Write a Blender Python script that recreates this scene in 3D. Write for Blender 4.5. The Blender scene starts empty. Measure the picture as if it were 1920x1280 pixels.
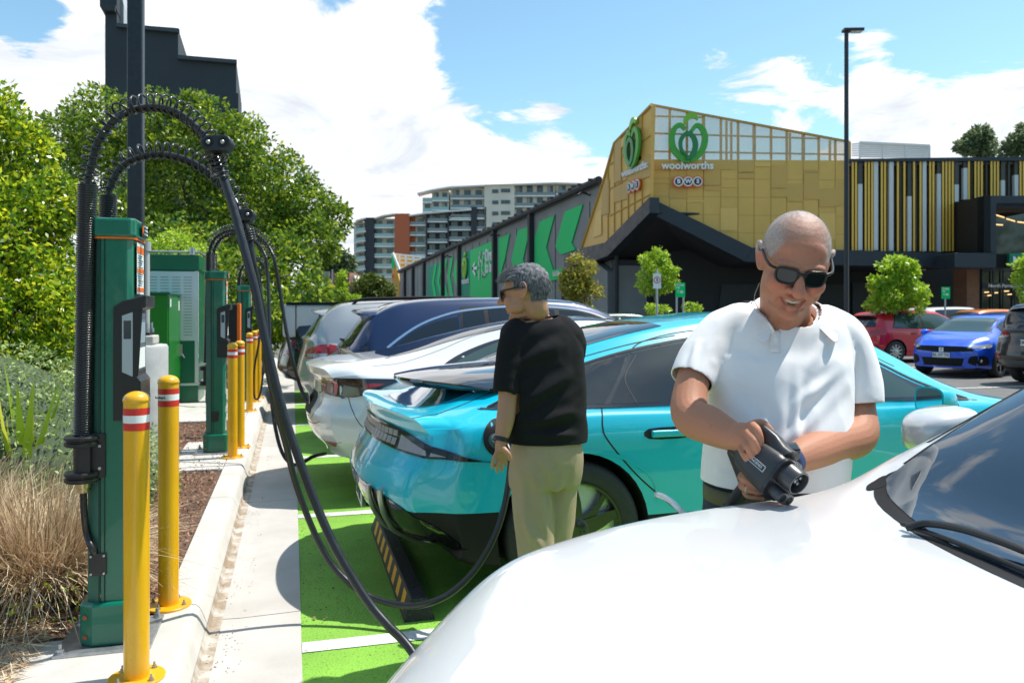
import bpy, bmesh, math, random
import numpy as np
from mathutils import Vector, Matrix, noise as mnoise
from mathutils.bvhtree import BVHTree
from mathutils.geometry import delaunay_2d_cdt
R = math.radians
SC = bpy.context.scene
COL = SC.collection
# ------------------------------------------------------------ camera
F = 1493.0; HOR = 582.0; CX = 960.0; TH = math.atan(412/F); CS = math.cos(TH); SN = math.sin(TH); CH = 1.5
cam = bpy.data.objects.new('camera', bpy.data.cameras.new('camera'))
COL.objects.link(cam); SC.camera = cam
cam.location = (0, 0, CH); cam.rotation_euler = (R(90), 0, -TH)
cam.data.sensor_width = 36; cam.data.lens = F/1920*36
cam.data.shift_y = -(640-HOR)/1920
cam.data.clip_start = .05; cam.data.clip_end = 2000
cam.data.dof.use_dof = True; cam.data.dof.focus_distance = 2.3; cam.data.dof.aperture_fstop = 8.0
# ------------------------------------------------------------ light
SUN_AZ = R(2); SUN_EL = R(63)          # azimuth from +X towards +Y
sv = Vector((math.cos(SUN_AZ)*math.cos(SUN_EL), math.sin(SUN_AZ)*math.cos(SUN_EL), math.sin(SUN_EL)))
sun = bpy.data.objects.new('sun', bpy.data.lights.new('sun', 'SUN')); COL.objects.link(sun)
sun.data.energy = 5.0; sun.data.angle = R(.53); sun.data.color = (1, .965, .90)
sun.rotation_euler = sv.to_track_quat('Z', 'Y').to_euler(); sun.location = (0, 0, 30)
SC.view_settings.view_transform = 'Standard'; SC.view_settings.look = 'None'
SC.view_settings.exposure = 0.27; SC.view_settings.gamma = 1
SC.cycles.use_denoising = True
SC.cycles.max_bounces = 8; SC.cycles.transparent_max_bounces = 12
SC.cycles.sample_clamp_indirect = 6; SC.cycles.caustics_reflective = False; SC.cycles.caustics_refractive = False
def dirpx(px, py):
    a = (px-CX)/F; e = (HOR-py)/F
    return Vector((a*CS+SN, -a*SN+CS, e))
world = bpy.data.worlds.new('World'); SC.world = world; world.use_nodes = True
def build_world():
    nt = world.node_tree; N = nt.nodes; L = nt.links; N.clear()
    out = N.new('ShaderNodeOutputWorld'); bg = N.new('ShaderNodeBackground'); bg.inputs[1].default_value = .105
    L.new(bg.outputs[0], out.inputs[0])
    sky = N.new('ShaderNodeTexSky'); sky.sky_type = 'NISHITA'; sky.sun_disc = False
    sky.sun_elevation = SUN_EL; sky.sun_rotation = math.pi/2 - SUN_AZ
    sky.air_density = 1.0; sky.dust_density = .6; sky.ozone_density = 1.6
    tc = N.new('ShaderNodeTexCoord')
    def mth(op, a, b=None):
        m = N.new('ShaderNodeMath'); m.operation = op
        for i, v in enumerate((a, b)):
            if v is None: continue
            if isinstance(v, (int, float)): m.inputs[i].default_value = v
            else: L.new(v, m.inputs[i])
        return m.outputs[0]
    nrm = N.new('ShaderNodeVectorMath'); nrm.operation = 'NORMALIZE'; L.new(tc.outputs['Generated'], nrm.inputs[0])
    sep = N.new('ShaderNodeSeparateXYZ'); L.new(nrm.outputs[0], sep.inputs[0])
    zc = mth('ADD', mth('MAXIMUM', sep.outputs[2], 0.0), .16)
    px = mth('DIVIDE', sep.outputs[0], zc); py = mth('DIVIDE', sep.outputs[1], zc)
    cmb = N.new('ShaderNodeCombineXYZ'); L.new(px, cmb.inputs[0]); L.new(py, cmb.inputs[1])
    def fbm(scale, det, rough, dist, off=0, vec=None):
        n = N.new('ShaderNodeTexNoise'); n.inputs['Scale'].default_value = scale; n.inputs['Detail'].default_value = det
        n.inputs['Roughness'].default_value = rough; n.inputs['Distortion'].default_value = dist
        mp = N.new('ShaderNodeMapping'); mp.inputs['Location'].default_value = (off, off*.7, off*.3)
        L.new(vec or cmb.outputs[0], mp.inputs[0]); L.new(mp.outputs[0], n.inputs['Vector'])
        return n.outputs[0]
    n1 = fbm(.95, 10, .60, .45, 3.1)
    n3 = fbm(3.4, 9, .66, .6, 7.7)
    tot = mth('ADD', mth('MULTIPLY', mth('SUBTRACT', n1, .5), 2.0), mth('MULTIPLY', mth('SUBTRACT', n3, .5), 1.5))
    # (px, py, spread, weight): where the photograph's clouds and blue gaps stand
    blobs = [(60,250,.2,.6),(330,180,.17,.6),(560,170,.13,.6),(480,400,.2,.6),(700,110,.05,.45),(820,300,.09,.3),(1040,330,.10,.3),(1250,170,.05,.22),
             (1450,110,.05,.6),(1330,85,.03,.25),(1640,90,.03,.5),(1640,185,.035,.5),(1850,180,.05,.35),(1050,225,.03,.5),(1600,260,.06,.3),(1900,300,.1,.35),
             (900,90,.08,-.42),(1080,80,.10,-.5),(1250,20,.09,-.35),(900,190,.06,-.3),(1150,140,.06,-.3),(110,0,.07,-.95),(30,60,.03,-.5),(360,62,.03,-.62),(410,80,.02,-.5),(512,82,.02,-.6),(440,120,.02,-.4),(620,110,.03,-.45),(700,200,.03,-.3),(1500,20,.1,-.45),(1780,40,.09,-.5),(1850,110,.05,-.12),(600,0,.05,-1.3),(740,40,.04,-.5)]
    for (bx, by, s, w) in blobs:
        d = dirpx(bx, by).normalized()
        dp = N.new('ShaderNodeVectorMath'); dp.operation = 'DOT_PRODUCT'; L.new(nrm.outputs[0], dp.inputs[0]); dp.inputs[1].default_value = d
        g = mth('POWER', math.e, mth('MULTIPLY', mth('SUBTRACT', dp.outputs['Value'], 1.0), 1/(s*s)))
        tot = mth('ADD', tot, mth('MULTIPLY', g, w))
    tot = mth('ADD', tot, mth('MULTIPLY', mth('MINIMUM', mth('ADD', sep.outputs[1], .25), 0.0), 1.1))
    tot = mth('ADD', tot, -.04)
    mr = N.new('ShaderNodeMapRange'); mr.interpolation_type = 'SMOOTHSTEP'; L.new(tot, mr.inputs[0])
    mr.inputs[1].default_value = 0.0; mr.inputs[2].default_value = .20
    # soft grey body shading inside thick clouds
    n2 = fbm(1.9, 9, .62, .6, 11.3)
    cr = N.new('ShaderNodeMapRange'); L.new(n2, cr.inputs[0]); cr.inputs[1].default_value = .36; cr.inputs[2].default_value = .58
    cmix = N.new('ShaderNodeMix'); cmix.data_type = 'RGBA'; L.new(cr.outputs[0], cmix.inputs[0])
    cmix.inputs[6].default_value = (6.3, 6.75, 7.4, 1); cmix.inputs[7].default_value = (9.6, 9.7, 9.9, 1)
    hz = N.new('ShaderNodeMix'); hz.data_type = 'RGBA'; hz.blend_type = 'MULTIPLY'; hz.inputs[0].default_value = 1
    L.new(sky.outputs[0], hz.inputs[6]); hz.inputs[7].default_value = (1.45, 1.75, 1.62, 1)
    mx = N.new('ShaderNodeMix'); mx.data_type = 'RGBA'; L.new(mr.outputs[0], mx.inputs[0])
    L.new(hz.outputs[2], mx.inputs[6]); L.new(cmix.outputs[2], mx.inputs[7])
    L.new(mx.outputs[2], bg.inputs[0])
build_world()
# ------------------------------------------------------------ pixel -> place helpers
def P(px, py, D):                       # a point at depth D (metres along the view axis) seen at that pixel
    d = dirpx(px, py); return Vector((d.x*D, d.y*D, CH+d.z*D))
def PZ(px, py, z=0.0):                  # on the level z
    return P(px, py, (z-CH)/((HOR-py)/F))
def PX(px, py, X):                      # on the plane x = X
    return P(px, py, X/dirpx(px, py).x)
def PY(px, py, Y):
    return P(px, py, Y/dirpx(px, py).y)
# ------------------------------------------------------------ materials
def mat(name, col, rough=.5, metal=0.0, spec=.5, coat=0.0, noise=None, col2=None, bump=None, sss=0, trans=0, emit=None, alpha=1, sheen=0, ior=None, wear=None, coords='Object', stretch=None, bump2=None):
    m = bpy.data.materials.new(name); m.use_nodes = True
    nt = m.node_tree; N = nt.nodes; L = nt.links; b = N['Principled BSDF']
    c = tuple(col)+(1,); b.inputs['Base Color'].default_value = c
    b.inputs['Roughness'].default_value = rough; b.inputs['Metallic'].default_value = metal
    b.inputs['Specular IOR Level'].default_value = spec; b.inputs['Coat Weight'].default_value = coat
    b.inputs['Coat Roughness'].default_value = .03
    if sss: b.inputs['Subsurface Weight'].default_value = sss; b.inputs['Subsurface Radius'].default_value = (.012, .005, .003); b.inputs['Subsurface Scale'].default_value = .6
    if trans: b.inputs['Transmission Weight'].default_value = trans
    if emit: b.inputs['Emission Color'].default_value = tuple(emit[0])+(1,); b.inputs['Emission Strength'].default_value = emit[1]
    if sheen: b.inputs['Sheen Weight'].default_value = sheen
    if ior: b.inputs['IOR'].default_value = ior
    b.inputs['Alpha'].default_value = alpha
    tc = N.new('ShaderNodeTexCoord'); src = tc.outputs[coords]
    if stretch:
        mp = N.new('ShaderNodeMapping'); mp.inputs['Scale'].default_value = stretch; L.new(src, mp.inputs[0]); src = mp.outputs[0]
    def nz(scale, det=6, rg=.6):
        n = N.new('ShaderNodeTexNoise'); n.inputs['Scale'].default_value = scale; n.inputs['Detail'].default_value = det; n.inputs['Roughness'].default_value = rg
        L.new(src, n.inputs['Vector']); return n.outputs[0]
    if noise:
        f = nz(noise[0]); r = N.new('ShaderNodeMapRange'); L.new(f, r.inputs[0]); r.inputs[1].default_value = noise[1]; r.inputs[2].default_value = noise[2]
        x = N.new('ShaderNodeMix'); x.data_type = 'RGBA'; L.new(r.outputs[0], x.inputs[0]); x.inputs[6].default_value = c; x.inputs[7].default_value = tuple(col2)+(1,)
        L.new(x.outputs[2], b.inputs['Base Color'])
    if wear:                            # roughness variation
        f = nz(wear[0]); r = N.new('ShaderNodeMapRange'); L.new(f, r.inputs[0]); r.inputs[1].default_value = .3; r.inputs[2].default_value = .7
        r.inputs[3].default_value = rough-wear[1]; r.inputs[4].default_value = rough+wear[1]; L.new(r.outputs[0], b.inputs['Roughness'])
    if bump:
        f = nz(bump[0], 8); bp = N.new('ShaderNodeBump'); bp.inputs['Strength'].default_value = bump[1]; bp.inputs['Distance'].default_value = bump[2] if len(bump) > 2 else .01
        L.new(f, bp.inputs['Height']); L.new(bp.outputs[0], b.inputs['Normal'])
    return m
def leafmat(name, c1, c2, c3, rough=.38, scale=9, tr=.35):
    m = bpy.data.materials.new(name); m.use_nodes = True
    nt = m.node_tree; N = nt.nodes; L = nt.links; b = N['Principled BSDF']; out = N['Material Output']
    g = N.new('ShaderNodeNewGeometry'); rp = N.new('ShaderNodeValToRGB'); L.new(g.outputs['Random Per Island'], rp.inputs[0])
    e = rp.color_ramp.elements; e[0].color = tuple(c1)+(1,); e[1].color = tuple(c3)+(1,); k = e.new(.5); k.color = tuple(c2)+(1,)
    L.new(rp.outputs[0], b.inputs['Base Color']); b.inputs['Roughness'].default_value = rough
    t = N.new('ShaderNodeBsdfTranslucent'); hs = N.new('ShaderNodeHueSaturation'); hs.inputs['Value'].default_value = 1.5; hs.inputs['Hue'].default_value = .485
    L.new(rp.outputs[0], hs.inputs['Color']); L.new(hs.outputs[0], t.inputs[0])
    mx = N.new('ShaderNodeMixShader'); mx.inputs[0].default_value = tr; L.new(b.outputs[0], mx.inputs[1]); L.new(t.outputs[0], mx.inputs[2]); L.new(mx.outputs[0], out.inputs[0])
    return m
MATS = {}
def M(name, *a, **k):
    if name not in MATS: MATS[name] = mat(name, *a, **k)
    return MATS[name]
# ------------------------------------------------------------ objects
def tag(o, label=None, cat=None, group=None, kind=None):
    if label: o['label'] = label
    if cat: o['category'] = cat
    if group: o['group'] = group
    if kind: o['kind'] = kind
    return o
def thing(name, label, cat, loc=(0,0,0), rz=0, group=None):
    o = bpy.data.objects.new(name, None); COL.objects.link(o); o.location = loc; o.rotation_euler = (0, 0, rz)
    o.empty_display_size = .2
    return tag(o, label, cat, group)
def wmat(o):
    m = Matrix.Identity(4)
    while o is not None:
        m = Matrix.LocRotScale(o.location, o.rotation_euler, o.scale) @ m; o = o.parent
    return m
def mkobj(name, me, m=None, parent=None, world=False, smooth=35, bevel=0, label=None):
    if world and parent is not None: me.transform(wmat(parent).inverted())
    if m is not None:
        for x in (m if isinstance(m, (list, tuple)) else [m]): me.materials.append(x)
    if smooth:
        me.polygons.foreach_set('use_smooth', [True]*len(me.polygons))
        if smooth < 180: me.set_sharp_from_angle(angle=R(smooth))
    o = bpy.data.objects.new(name, me); COL.objects.link(o)
    if parent is not None: o.parent = parent
    if bevel:
        b = o.modifiers.new('bevel', 'BEVEL'); b.width = bevel; b.segments = 2; b.limit_method = 'ANGLE'; b.angle_limit = R(40); b.harden_normals = False
    if label: o['label'] = label
    return o
def copy_tree(o, parent=None):
    c = o.copy(); COL.objects.link(c); c.parent = parent
    for ch in list(o.children): copy_tree(ch, c)
    return c
def catmull(pts, n=8, closed=False):
    pts = [Vector(p) for p in pts]; out = []; N = len(pts)
    rng = range(N) if closed else range(N-1)
    for i in rng:
        p0 = pts[(i-1) % N] if (closed or i > 0) else pts[0]*2-pts[1]
        p1 = pts[i]; p2 = pts[(i+1) % N]
        p3 = pts[(i+2) % N] if (closed or i < N-2) else pts[-1]*2-pts[-2]
        for k in range(n):
            t = k/n
            out.append(.5*((2*p1)+(p2-p0)*t+(2*p0-5*p1+4*p2-p3)*t*t+(3*p1-p0-3*p2+p3)*t*t*t))
    if not closed: out.append(pts[-1])
    return out
class MB:
    def __init__(s): s.v = []; s.f = []; s.m = []
    def add(s, v, f, mi=0, T=None):
        o = len(s.v)
        s.v += [tuple(T @ Vector(p)) if T else tuple(p) for p in v]
        s.f += [tuple(i+o for i in q) for q in f]; s.m += [mi]*len(f); return s
    def box(s, lo, hi, mi=0, T=None):
        x0,y0,z0 = lo; x1,y1,z1 = hi
        v = [(x0,y0,z0),(x1,y0,z0),(x1,y1,z0),(x0,y1,z0),(x0,y0,z1),(x1,y0,z1),(x1,y1,z1),(x0,y1,z1)]
        return s.add(v, [(0,3,2,1),(4,5,6,7),(0,1,5,4),(1,2,6,5),(2,3,7,6),(3,0,4,7)], mi, T)
    def cbox(s, c, d, mi=0, T=None):
        return s.box([c[i]-d[i]/2 for i in range(3)], [c[i]+d[i]/2 for i in range(3)], mi, T)
    def prism(s, poly, z0, z1, mi=0, T=None):        # poly in xy
        n = len(poly); v = [(p[0],p[1],z0) for p in poly]+[(p[0],p[1],z1) for p in poly]
        f = [tuple(range(n))[::-1], tuple(range(n, 2*n))]+[(i,(i+1)%n,(i+1)%n+n,i+n) for i in range(n)]
        return s.add(v, f, mi, T)
    def slab(s, poly, off, mi=0):                    # 3d polygon extruded by vector off
        n = len(poly); off = Vector(off); v = [Vector(p) for p in poly]+[Vector(p)+off for p in poly]
        f = [tuple(range(n))[::-1], tuple(range(n, 2*n))]+[(i,(i+1)%n,(i+1)%n+n,i+n) for i in range(n)]
        return s.add(v, f, mi)
    def lathe(s, prof, n=24, mi=0, T=None, cap=True): # prof [(r,z)]
        v = []; f = []
        for r, z in prof:
            for k in range(n): a = 2*math.pi*k/n; v.append((r*math.cos(a), r*math.sin(a), z))
        for j in range(len(prof)-1):
            for k in range(n): a = j*n+k; b = j*n+(k+1)%n; f.append((a,b,b+n,a+n))
        if cap: f.append(tuple(range(n))[::-1]); f.append(tuple(range((len(prof)-1)*n, len(prof)*n)))
        return s.add(v, f, mi, T)
    def cyl(s, a, b, r, n=16, mi=0, r2=None):
        a = Vector(a); b = Vector(b); d = b-a
        T = Matrix.Translation(a) @ d.to_track_quat('Z','Y').to_matrix().to_4x4()
        return s.lathe([(r,0),(r if r2 is None else r2, d.length)], n, mi, T)
    def tube(s, pts, r, n=10, mi=0, cap=True, flat=None):   # r number or list; flat=(vector, ratio) squashes along vector
        pts = [Vector(p) for p in pts]; N = len(pts)
        rs = r if isinstance(r, (list, tuple)) else [r]*N
        up = None; v = []; f = []
        for i, p in enumerate(pts):
            t = (pts[min(i+1,N-1)]-pts[max(i-1,0)])
            t = t.normalized() if t.length > 1e-9 else Vector((0,0,1))
            if up is None:
                up = t.orthogonal().normalized()
            up = (up - t*up.dot(t)); up = up.normalized() if up.length > 1e-6 else t.orthogonal().normalized()
            w = t.cross(up)
            for k in range(n):
                a = 2*math.pi*k/n; o = (up*math.cos(a)+w*math.sin(a))*rs[i]
                if flat: fv = flat[0]; o = o-fv*(o.dot(fv)*(1-flat[1]))
                v.append(p+o)
        for j in range(N-1):
            for k in range(n): a = j*n+k; b = j*n+(k+1)%n; f.append((a,b,b+n,a+n))
        if cap: f.append(tuple(range(n))[::-1]); f.append(tuple(range((N-1)*n, N*n)))
        return s.add(v, f, mi)
    def ell(s, c, rad, rot=None, n=16, m=10, mi=0):
        T = Matrix.Translation(Vector(c)) @ ((rot if rot else Matrix.Identity(3)).to_4x4()) @ Matrix.Diagonal((*rad, 1))
        v = [(0,0,1)]; f = []
        for j in range(1, m):
            p = math.pi*j/m
            for k in range(n): a = 2*math.pi*k/n; v.append((math.sin(p)*math.cos(a), math.sin(p)*math.sin(a), math.cos(p)))
        v.append((0,0,-1)); last = len(v)-1
        for k in range(n): f.append((0, 1+k, 1+(k+1)%n)); f.append((last, last-n+(k+1)%n, last-n+k))
        for j in range(m-2):
            for k in range(n): a = 1+j*n+k; b = 1+j*n+(k+1)%n; f.append((a, a+n, b+n, b))
        return s.add(v, f, mi, T)
    def limb(s, pts, rs, n=16, sub=5, mi=0, flat=None):     # smooth tapering closed limb with rounded ends
        q = [Vector((*p, r)) if len(p) == 3 else p for p, r in zip([tuple(p) for p in pts], rs)]
        c = catmull(q, sub); P3 = [Vector(x[:3]) for x in c]; rr = [x[3] for x in c]
        t0 = (P3[0]-P3[1]).normalized(); t1 = (P3[-1]-P3[-2]).normalized()
        a = [(P3[0]+t0*rr[0]*math.sin(R(k)), rr[0]*math.cos(R(k))) for k in (85,65,40,20)]
        b = [(P3[-1]+t1*rr[-1]*math.sin(R(k)), rr[-1]*math.cos(R(k))) for k in (20,40,65,85)]
        return s.tube([x[0] for x in a]+P3+[x[0] for x in b], [x[1] for x in a]+rr+[x[1] for x in b], n, mi, True, flat)
    def mesh(s, name):
        me = bpy.data.meshes.new(name); me.from_pydata([tuple(p) for p in s.v], [], s.f); me.update()
        return me
    def build(s, name, m=None, parent=None, world=False, smooth=35, bevel=0, label=None, fixn=False):
        me = s.mesh(name)
        if fixn:
            bm = bmesh.new(); bm.from_mesh(me); bmesh.ops.recalc_face_normals(bm, faces=bm.faces); bm.to_mesh(me); bm.free()
        o = mkobj(name, me, m, parent, world, smooth, bevel, label)
        if any(s.m): me.polygons.foreach_set('material_index', s.m)
        return o
def np_mesh(name, V, Fq):
    me = bpy.data.meshes.new(name); V = np.asarray(V, dtype=np.float32); Fq = np.asarray(Fq, dtype=np.int32)
    me.vertices.add(len(V)); me.vertices.foreach_set('co', V.ravel())
    k = Fq.shape[1]; me.loops.add(Fq.size); me.loops.foreach_set('vertex_index', Fq.ravel())
    me.polygons.add(len(Fq)); me.polygons.foreach_set('loop_start', np.arange(0, Fq.size, k, dtype=np.int32))
    me.update(calc_edges=True); me.validate(); return me
def text_mesh(s, size=1, ext=.01, align='CENTER', bold=0, xs=1.0, shear=0, spacing=1.0):
    c = bpy.data.curves.new('t', 'FONT'); c.body = s; c.size = size; c.extrude = ext; c.align_x = align; c.align_y = 'CENTER'; c.offset = bold
    c.resolution_u = 3; c.shear = shear; c.space_character = spacing
    o = bpy.data.objects.new('t', c); COL.objects.link(o)
    dg = bpy.context.evaluated_depsgraph_get(); me = bpy.data.meshes.new_from_object(o.evaluated_get(dg))
    bpy.data.objects.remove(o); bpy.data.curves.remove(c)
    if xs != 1: me.transform(Matrix.Diagonal((xs,1,1,1)))
    return me
def put_text(name, s, m, parent, origin, right, up, size, ext=.01, bold=0, xs=1.0, align='CENTER', shear=0, spacing=1.0, label=None):
    me = text_mesh(s, size, ext, align, bold, xs, shear, spacing)
    r = Vector(right).normalized(); u = Vector(up).normalized(); n = r.cross(u)
    T = Matrix((r, u, n)).transposed().to_4x4(); T.translation = Vector(origin); me.transform(T)
    me.materials.clear()
    return mkobj(name, me, m, parent, True, 0, 0, label)
def remesh(me, vox, smooth_it=4):
    o = bpy.data.objects.new('t', me); COL.objects.link(o)
    r = o.modifiers.new('r', 'REMESH'); r.mode = 'VOXEL'; r.voxel_size = vox; r.adaptivity = 0
    if smooth_it: s = o.modifiers.new('s', 'SMOOTH'); s.factor = .5; s.iterations = smooth_it
    dg = bpy.context.evaluated_depsgraph_get(); m2 = bpy.data.meshes.new_from_object(o.evaluated_get(dg))
    bpy.data.objects.remove(o); m2.materials.clear(); return m2
def get_np(me):
    V = np.empty(len(me.vertices)*3); me.vertices.foreach_get('co', V); return V.reshape(-1, 3)
def set_np(me, V): me.vertices.foreach_set('co', V.ravel()); me.update()
def get_nn(me):
    V = np.empty(len(me.vertices)*3); me.vertices.foreach_get('normal', V); return V.reshape(-1, 3)
# ============================================================ GROUND
rnd = random.Random(7); nrs = np.random.RandomState(11)
def sheet(name, x0, y0, x1, y1, z, m, n=1, kind='structure', label=None, cat=None):
    mb = MB(); mb.add([(x0,y0,z),(x1,y0,z),(x1,y1,z),(x0,y1,z)], [(0,1,2,3)])
    o = mb.build(name, m, smooth=0); tag(o, label, cat, kind=kind); return o
def painted(name, col, wearcol, bump=.35, scale=60):
    """rough paint over coarse asphalt: pits where the stone shows through"""
    m = bpy.data.materials.new(name); m.use_nodes = True; nt = m.node_tree; N = nt.nodes; L = nt.links; b = N['Principled BSDF']
    tc = N.new('ShaderNodeTexCoord')
    def nz(s, d=5, r=.6):
        n = N.new('ShaderNodeTexNoise'); n.inputs['Scale'].default_value = s; n.inputs['Detail'].default_value = d; n.inputs['Roughness'].default_value = r; L.new(tc.outputs['Object'], n.inputs['Vector']); return n.outputs[0]
    def ramp(f, a, c):
        r = N.new('ShaderNodeMapRange'); L.new(f, r.inputs[0]); r.inputs[1].default_value = a; r.inputs[2].default_value = c; return r.outputs[0]
    def mix(f, a, c):
        x = N.new('ShaderNodeMix'); x.data_type = 'RGBA'; L.new(f, x.inputs[0])
        for i, v in ((6, a), (7, c)):
            if isinstance(v, tuple): x.inputs[i].default_value = v+(1,)
            else: L.new(v, x.inputs[i])
        return x.outputs[2]
    vo = N.new('ShaderNodeTexVoronoi'); vo.inputs['Scale'].default_value = scale*1.6; L.new(tc.outputs['Object'], vo.inputs['Vector'])
    c1 = mix(ramp(nz(1.3, 4), .35, .65), tuple(col), tuple(x*.70 for x in col))
    c2 = mix(ramp(nz(scale, 3, .7), .58, .67), c1, tuple(wearcol))
    c3 = mix(ramp(nz(6, 6, .75), .61, .72), c2, tuple(wearcol))
    L.new(c3, b.inputs['Base Color']); b.inputs['Roughness'].default_value = .75
    bp = N.new('ShaderNodeBump'); bp.inputs['Strength'].default_value = bump; bp.inputs['Distance'].default_value = .01
    L.new(vo.outputs['Distance'], bp.inputs['Height']); L.new(bp.outputs[0], b.inputs['Normal'])
    return m
m_asph = mat('asphalt', (.10,.098,.093), .85, noise=(2.2,.3,.7), col2=(.15,.145,.137), bump=(120,.5,.008))
m_green = painted('green_paint', (.235,.50,.05), (.07,.16,.025))
m_white = painted('white_paint', (.78,.78,.74), (.30,.31,.28), .25)
m_conc = mat('concrete', (.56,.535,.49), .8, noise=(3.5,.35,.7), col2=(.46,.435,.39), bump=(70,.22,.006))
m_conc2 = mat('concrete_gutter', (.52,.49,.45), .8, noise=(2.2,.35,.68), col2=(.43,.40,.36), bump=(55,.25,.006))
m_dirt = mat('gutter_dirt', (.30,.23,.16), .9, noise=(9,.42,.6), col2=(.5,.46,.40), bump=(60,.5,.006))
m_mulch = mat('mulch', (.10,.055,.035), .95, noise=(22,.35,.7), col2=(.24,.14,.09), bump=(45,1.0,.03))
m_joint = mat('joint', (.13,.115,.10), .9)
sheet('ground', -300, -60, 300, 420, -.004, m_asph)
sheet('parking_bay', .04, -4.0, 5.4, 15.4, 0.0, m_green)
for i, y in enumerate((-1.08, 1.29, 3.66, 6.0, 8.40, 10.82, 13.18)):
    sheet('bay_line', .042, y-.055, 5.2, y+.055, .004, m_white)
sheet('bay_line', 5.4, -4, 5.5, 15.4, .004, m_white)
# lot beyond: aisles and the bay lines there
m_lane = mat('asphalt_light', (.17,.165,.155), .85, noise=(1.3,.3,.7), col2=(.115,.11,.105), bump=(100,.4,.008))
sheet('driveway', 5.6, -4, 9.4, 60, .001, m_lane)
for k in range(9):
    q = PZ(1750, 690, 0); y = 10+2.5*k
    sheet('bay_line', 11.5, y-.05, 16.5, y+.05, .004, m_white)
sheet('bay_line', 11.4, 8, 11.5, 34, .005, m_white)
# kerb as a rolled section swept along Y, with gutter tray
def sweep_y(name, prof, y0, y1, m, kind='structure', step=None, smooth=40):
    mb = MB(); n = len(prof); mb.add([(x, y0, z) for x, z in prof]+[(x, y1, z) for x, z in prof], [(i, i+1, i+1+n, i+n) for i in range(n-1)])
    o = mb.build(name, m, smooth=smooth, fixn=False); tag(o, kind=kind); return o
kerbp = [(-.585,.02),(-.583,.122),(-.578,.13),(-.46,.132),(-.435,.127),(-.418,.112),(-.405,.085),(-.385,.03),(-.37,.004)]
for (a, b_) in ((-4, 1.0),(1.006, 3.98),(3.986, 6.2),(6.206, 8.9),(8.906, 11.6),(11.606, 14.3),(14.306, 24)):
    sweep_y('kerb', kerbp[::-1], a, b_, m_conc)
for (a, b_) in ((-4,1.4),(1.406, 4.1),(4.106, 6.55),(6.556, 9.2),(9.206, 12),(12.006, 15),(15.006, 24)):
    sweep_y('gutter', [(.04,.006),(-.25,-.001),(-.37,.004)], a, b_, m_conc2, smooth=0)
sweep_y('gutter_dirt', [(-.325,.0048),(-.371,.0075),(-.384,.035)], -4, 22, m_dirt, smooth=0)
sheet('kerb_joint', -.585, -4, .04, 24, -.003, m_joint)
# island: mulch bed with uneven surface, concrete pads
def bumpy(name, x0, y0, x1, y1, z, amp, n, m, f=3.0, kind='structure'):
    nx = n; ny = int(n*(y1-y0)/(x1-x0)); V = []; Q = []
    for j in range(ny+1):
        for i in range(nx+1):
            x = x0+(x1-x0)*i/nx; y = y0+(y1-y0)*j/ny
            e = min(1, i/3, (nx-i)/3)
            V.append((x, y, z+amp*e*(mnoise.fractal(Vector((x*f, y*f, 1.3)), .8, 2.0, 5))))
    for j in range(ny):
        for i in range(nx): a = j*(nx+1)+i; Q.append((a, a+1, a+nx+2, a+nx+1))
    me = np_mesh(name, V, Q); o = mkobj(name, me, m, smooth=180); tag(o, kind=kind); return o
bumpy('mulch_bed', -7.5, 3.6, -.583, 22, .095, .03, 90, m_mulch)
bumpy('garden_soil', -14, -4, -1.25, 3.62, .10, .03, 60, mat('soil', (.12,.08,.05), .95, noise=(20,.35,.7), col2=(.22,.16,.10), bump=(45,1,.03)))
def padbox(x0, y0, x1, y1, z, nm='concrete_pad'):
    mb = MB().box((x0,y0,0), (x1,y1,z)); o = mb.build(nm, m_conc, smooth=0, bevel=.006); tag(o, kind='structure')
padbox(-1.27, -4, -.5865, 3.70, .1285)
padbox(-1.05, 7.35, -.5865, 8.9, .1285)
padbox(-3.2, 10.6, -.5865, 14.8, .126)
# bark chips on the mulch
def chips(name, n, area, z, l, w, mats, seed, kind='stuff', up=.5, label=None, cat=None):
    rs = np.random.RandomState(seed); x0, y0, x1, y1 = area
    c = np.stack([rs.uniform(x0, x1, n), rs.uniform(y0, y1, n), np.full(n, z)+rs.uniform(0, .02, n)], 1)
    a = rs.uniform(0, 2*np.pi, n); tl = rs.normal(0, up, n); L = rs.uniform(.4, 1.3, n)*l; W = rs.uniform(.5, 1.2, n)*w
    d = np.stack([np.cos(a)*np.cos(tl), np.sin(a)*np.cos(tl), np.sin(tl)], 1); s = np.stack([-np.sin(a), np.cos(a), rs.normal(0, .3, n)], 1)
    L = L[:, None]; W = W[:, None]
    V = np.concatenate([c-d*L/2-s*W*.3, c-d*L*.1+s*W*.5, c+d*L/2+s*W*.2, c+d*L*.15-s*W*.5], 1).reshape(-1, 3)
    V[:, 2] = np.maximum(V[:, 2], z-.004)
    Q = np.arange(4*n).reshape(-1, 4); me = np_mesh(name, V, Q); o = mkobj(name, me, mats, smooth=0)
    return tag(o, label, cat, kind=kind)
m_chip = leafmat('bark_chip', (.09,.035,.02), (.23,.10,.05), (.40,.25,.16), .85, tr=.0)
chips('bark_chips', 9000, (-1.7, 3.7, -.60, 10.6), .112, .035, .012, m_chip, 5, label='reddish brown bark chips strewn over the garden bed behind the kerb', cat='bark mulch')
chips('leaf_litter', 500, (-.58, 1.5, -.2, 9), .008, .014, .008, m_chip, 6, up=.1, label='small dry leaf scraps lying along the gutter', cat='leaf litter')
chips('leaf_litter', 260, (.05, 3.9, .28, 6), .008, .018, .01, m_chip, 9, up=.1, label='dry leaf scraps on green paint along the concrete edge', cat='leaf litter')
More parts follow.
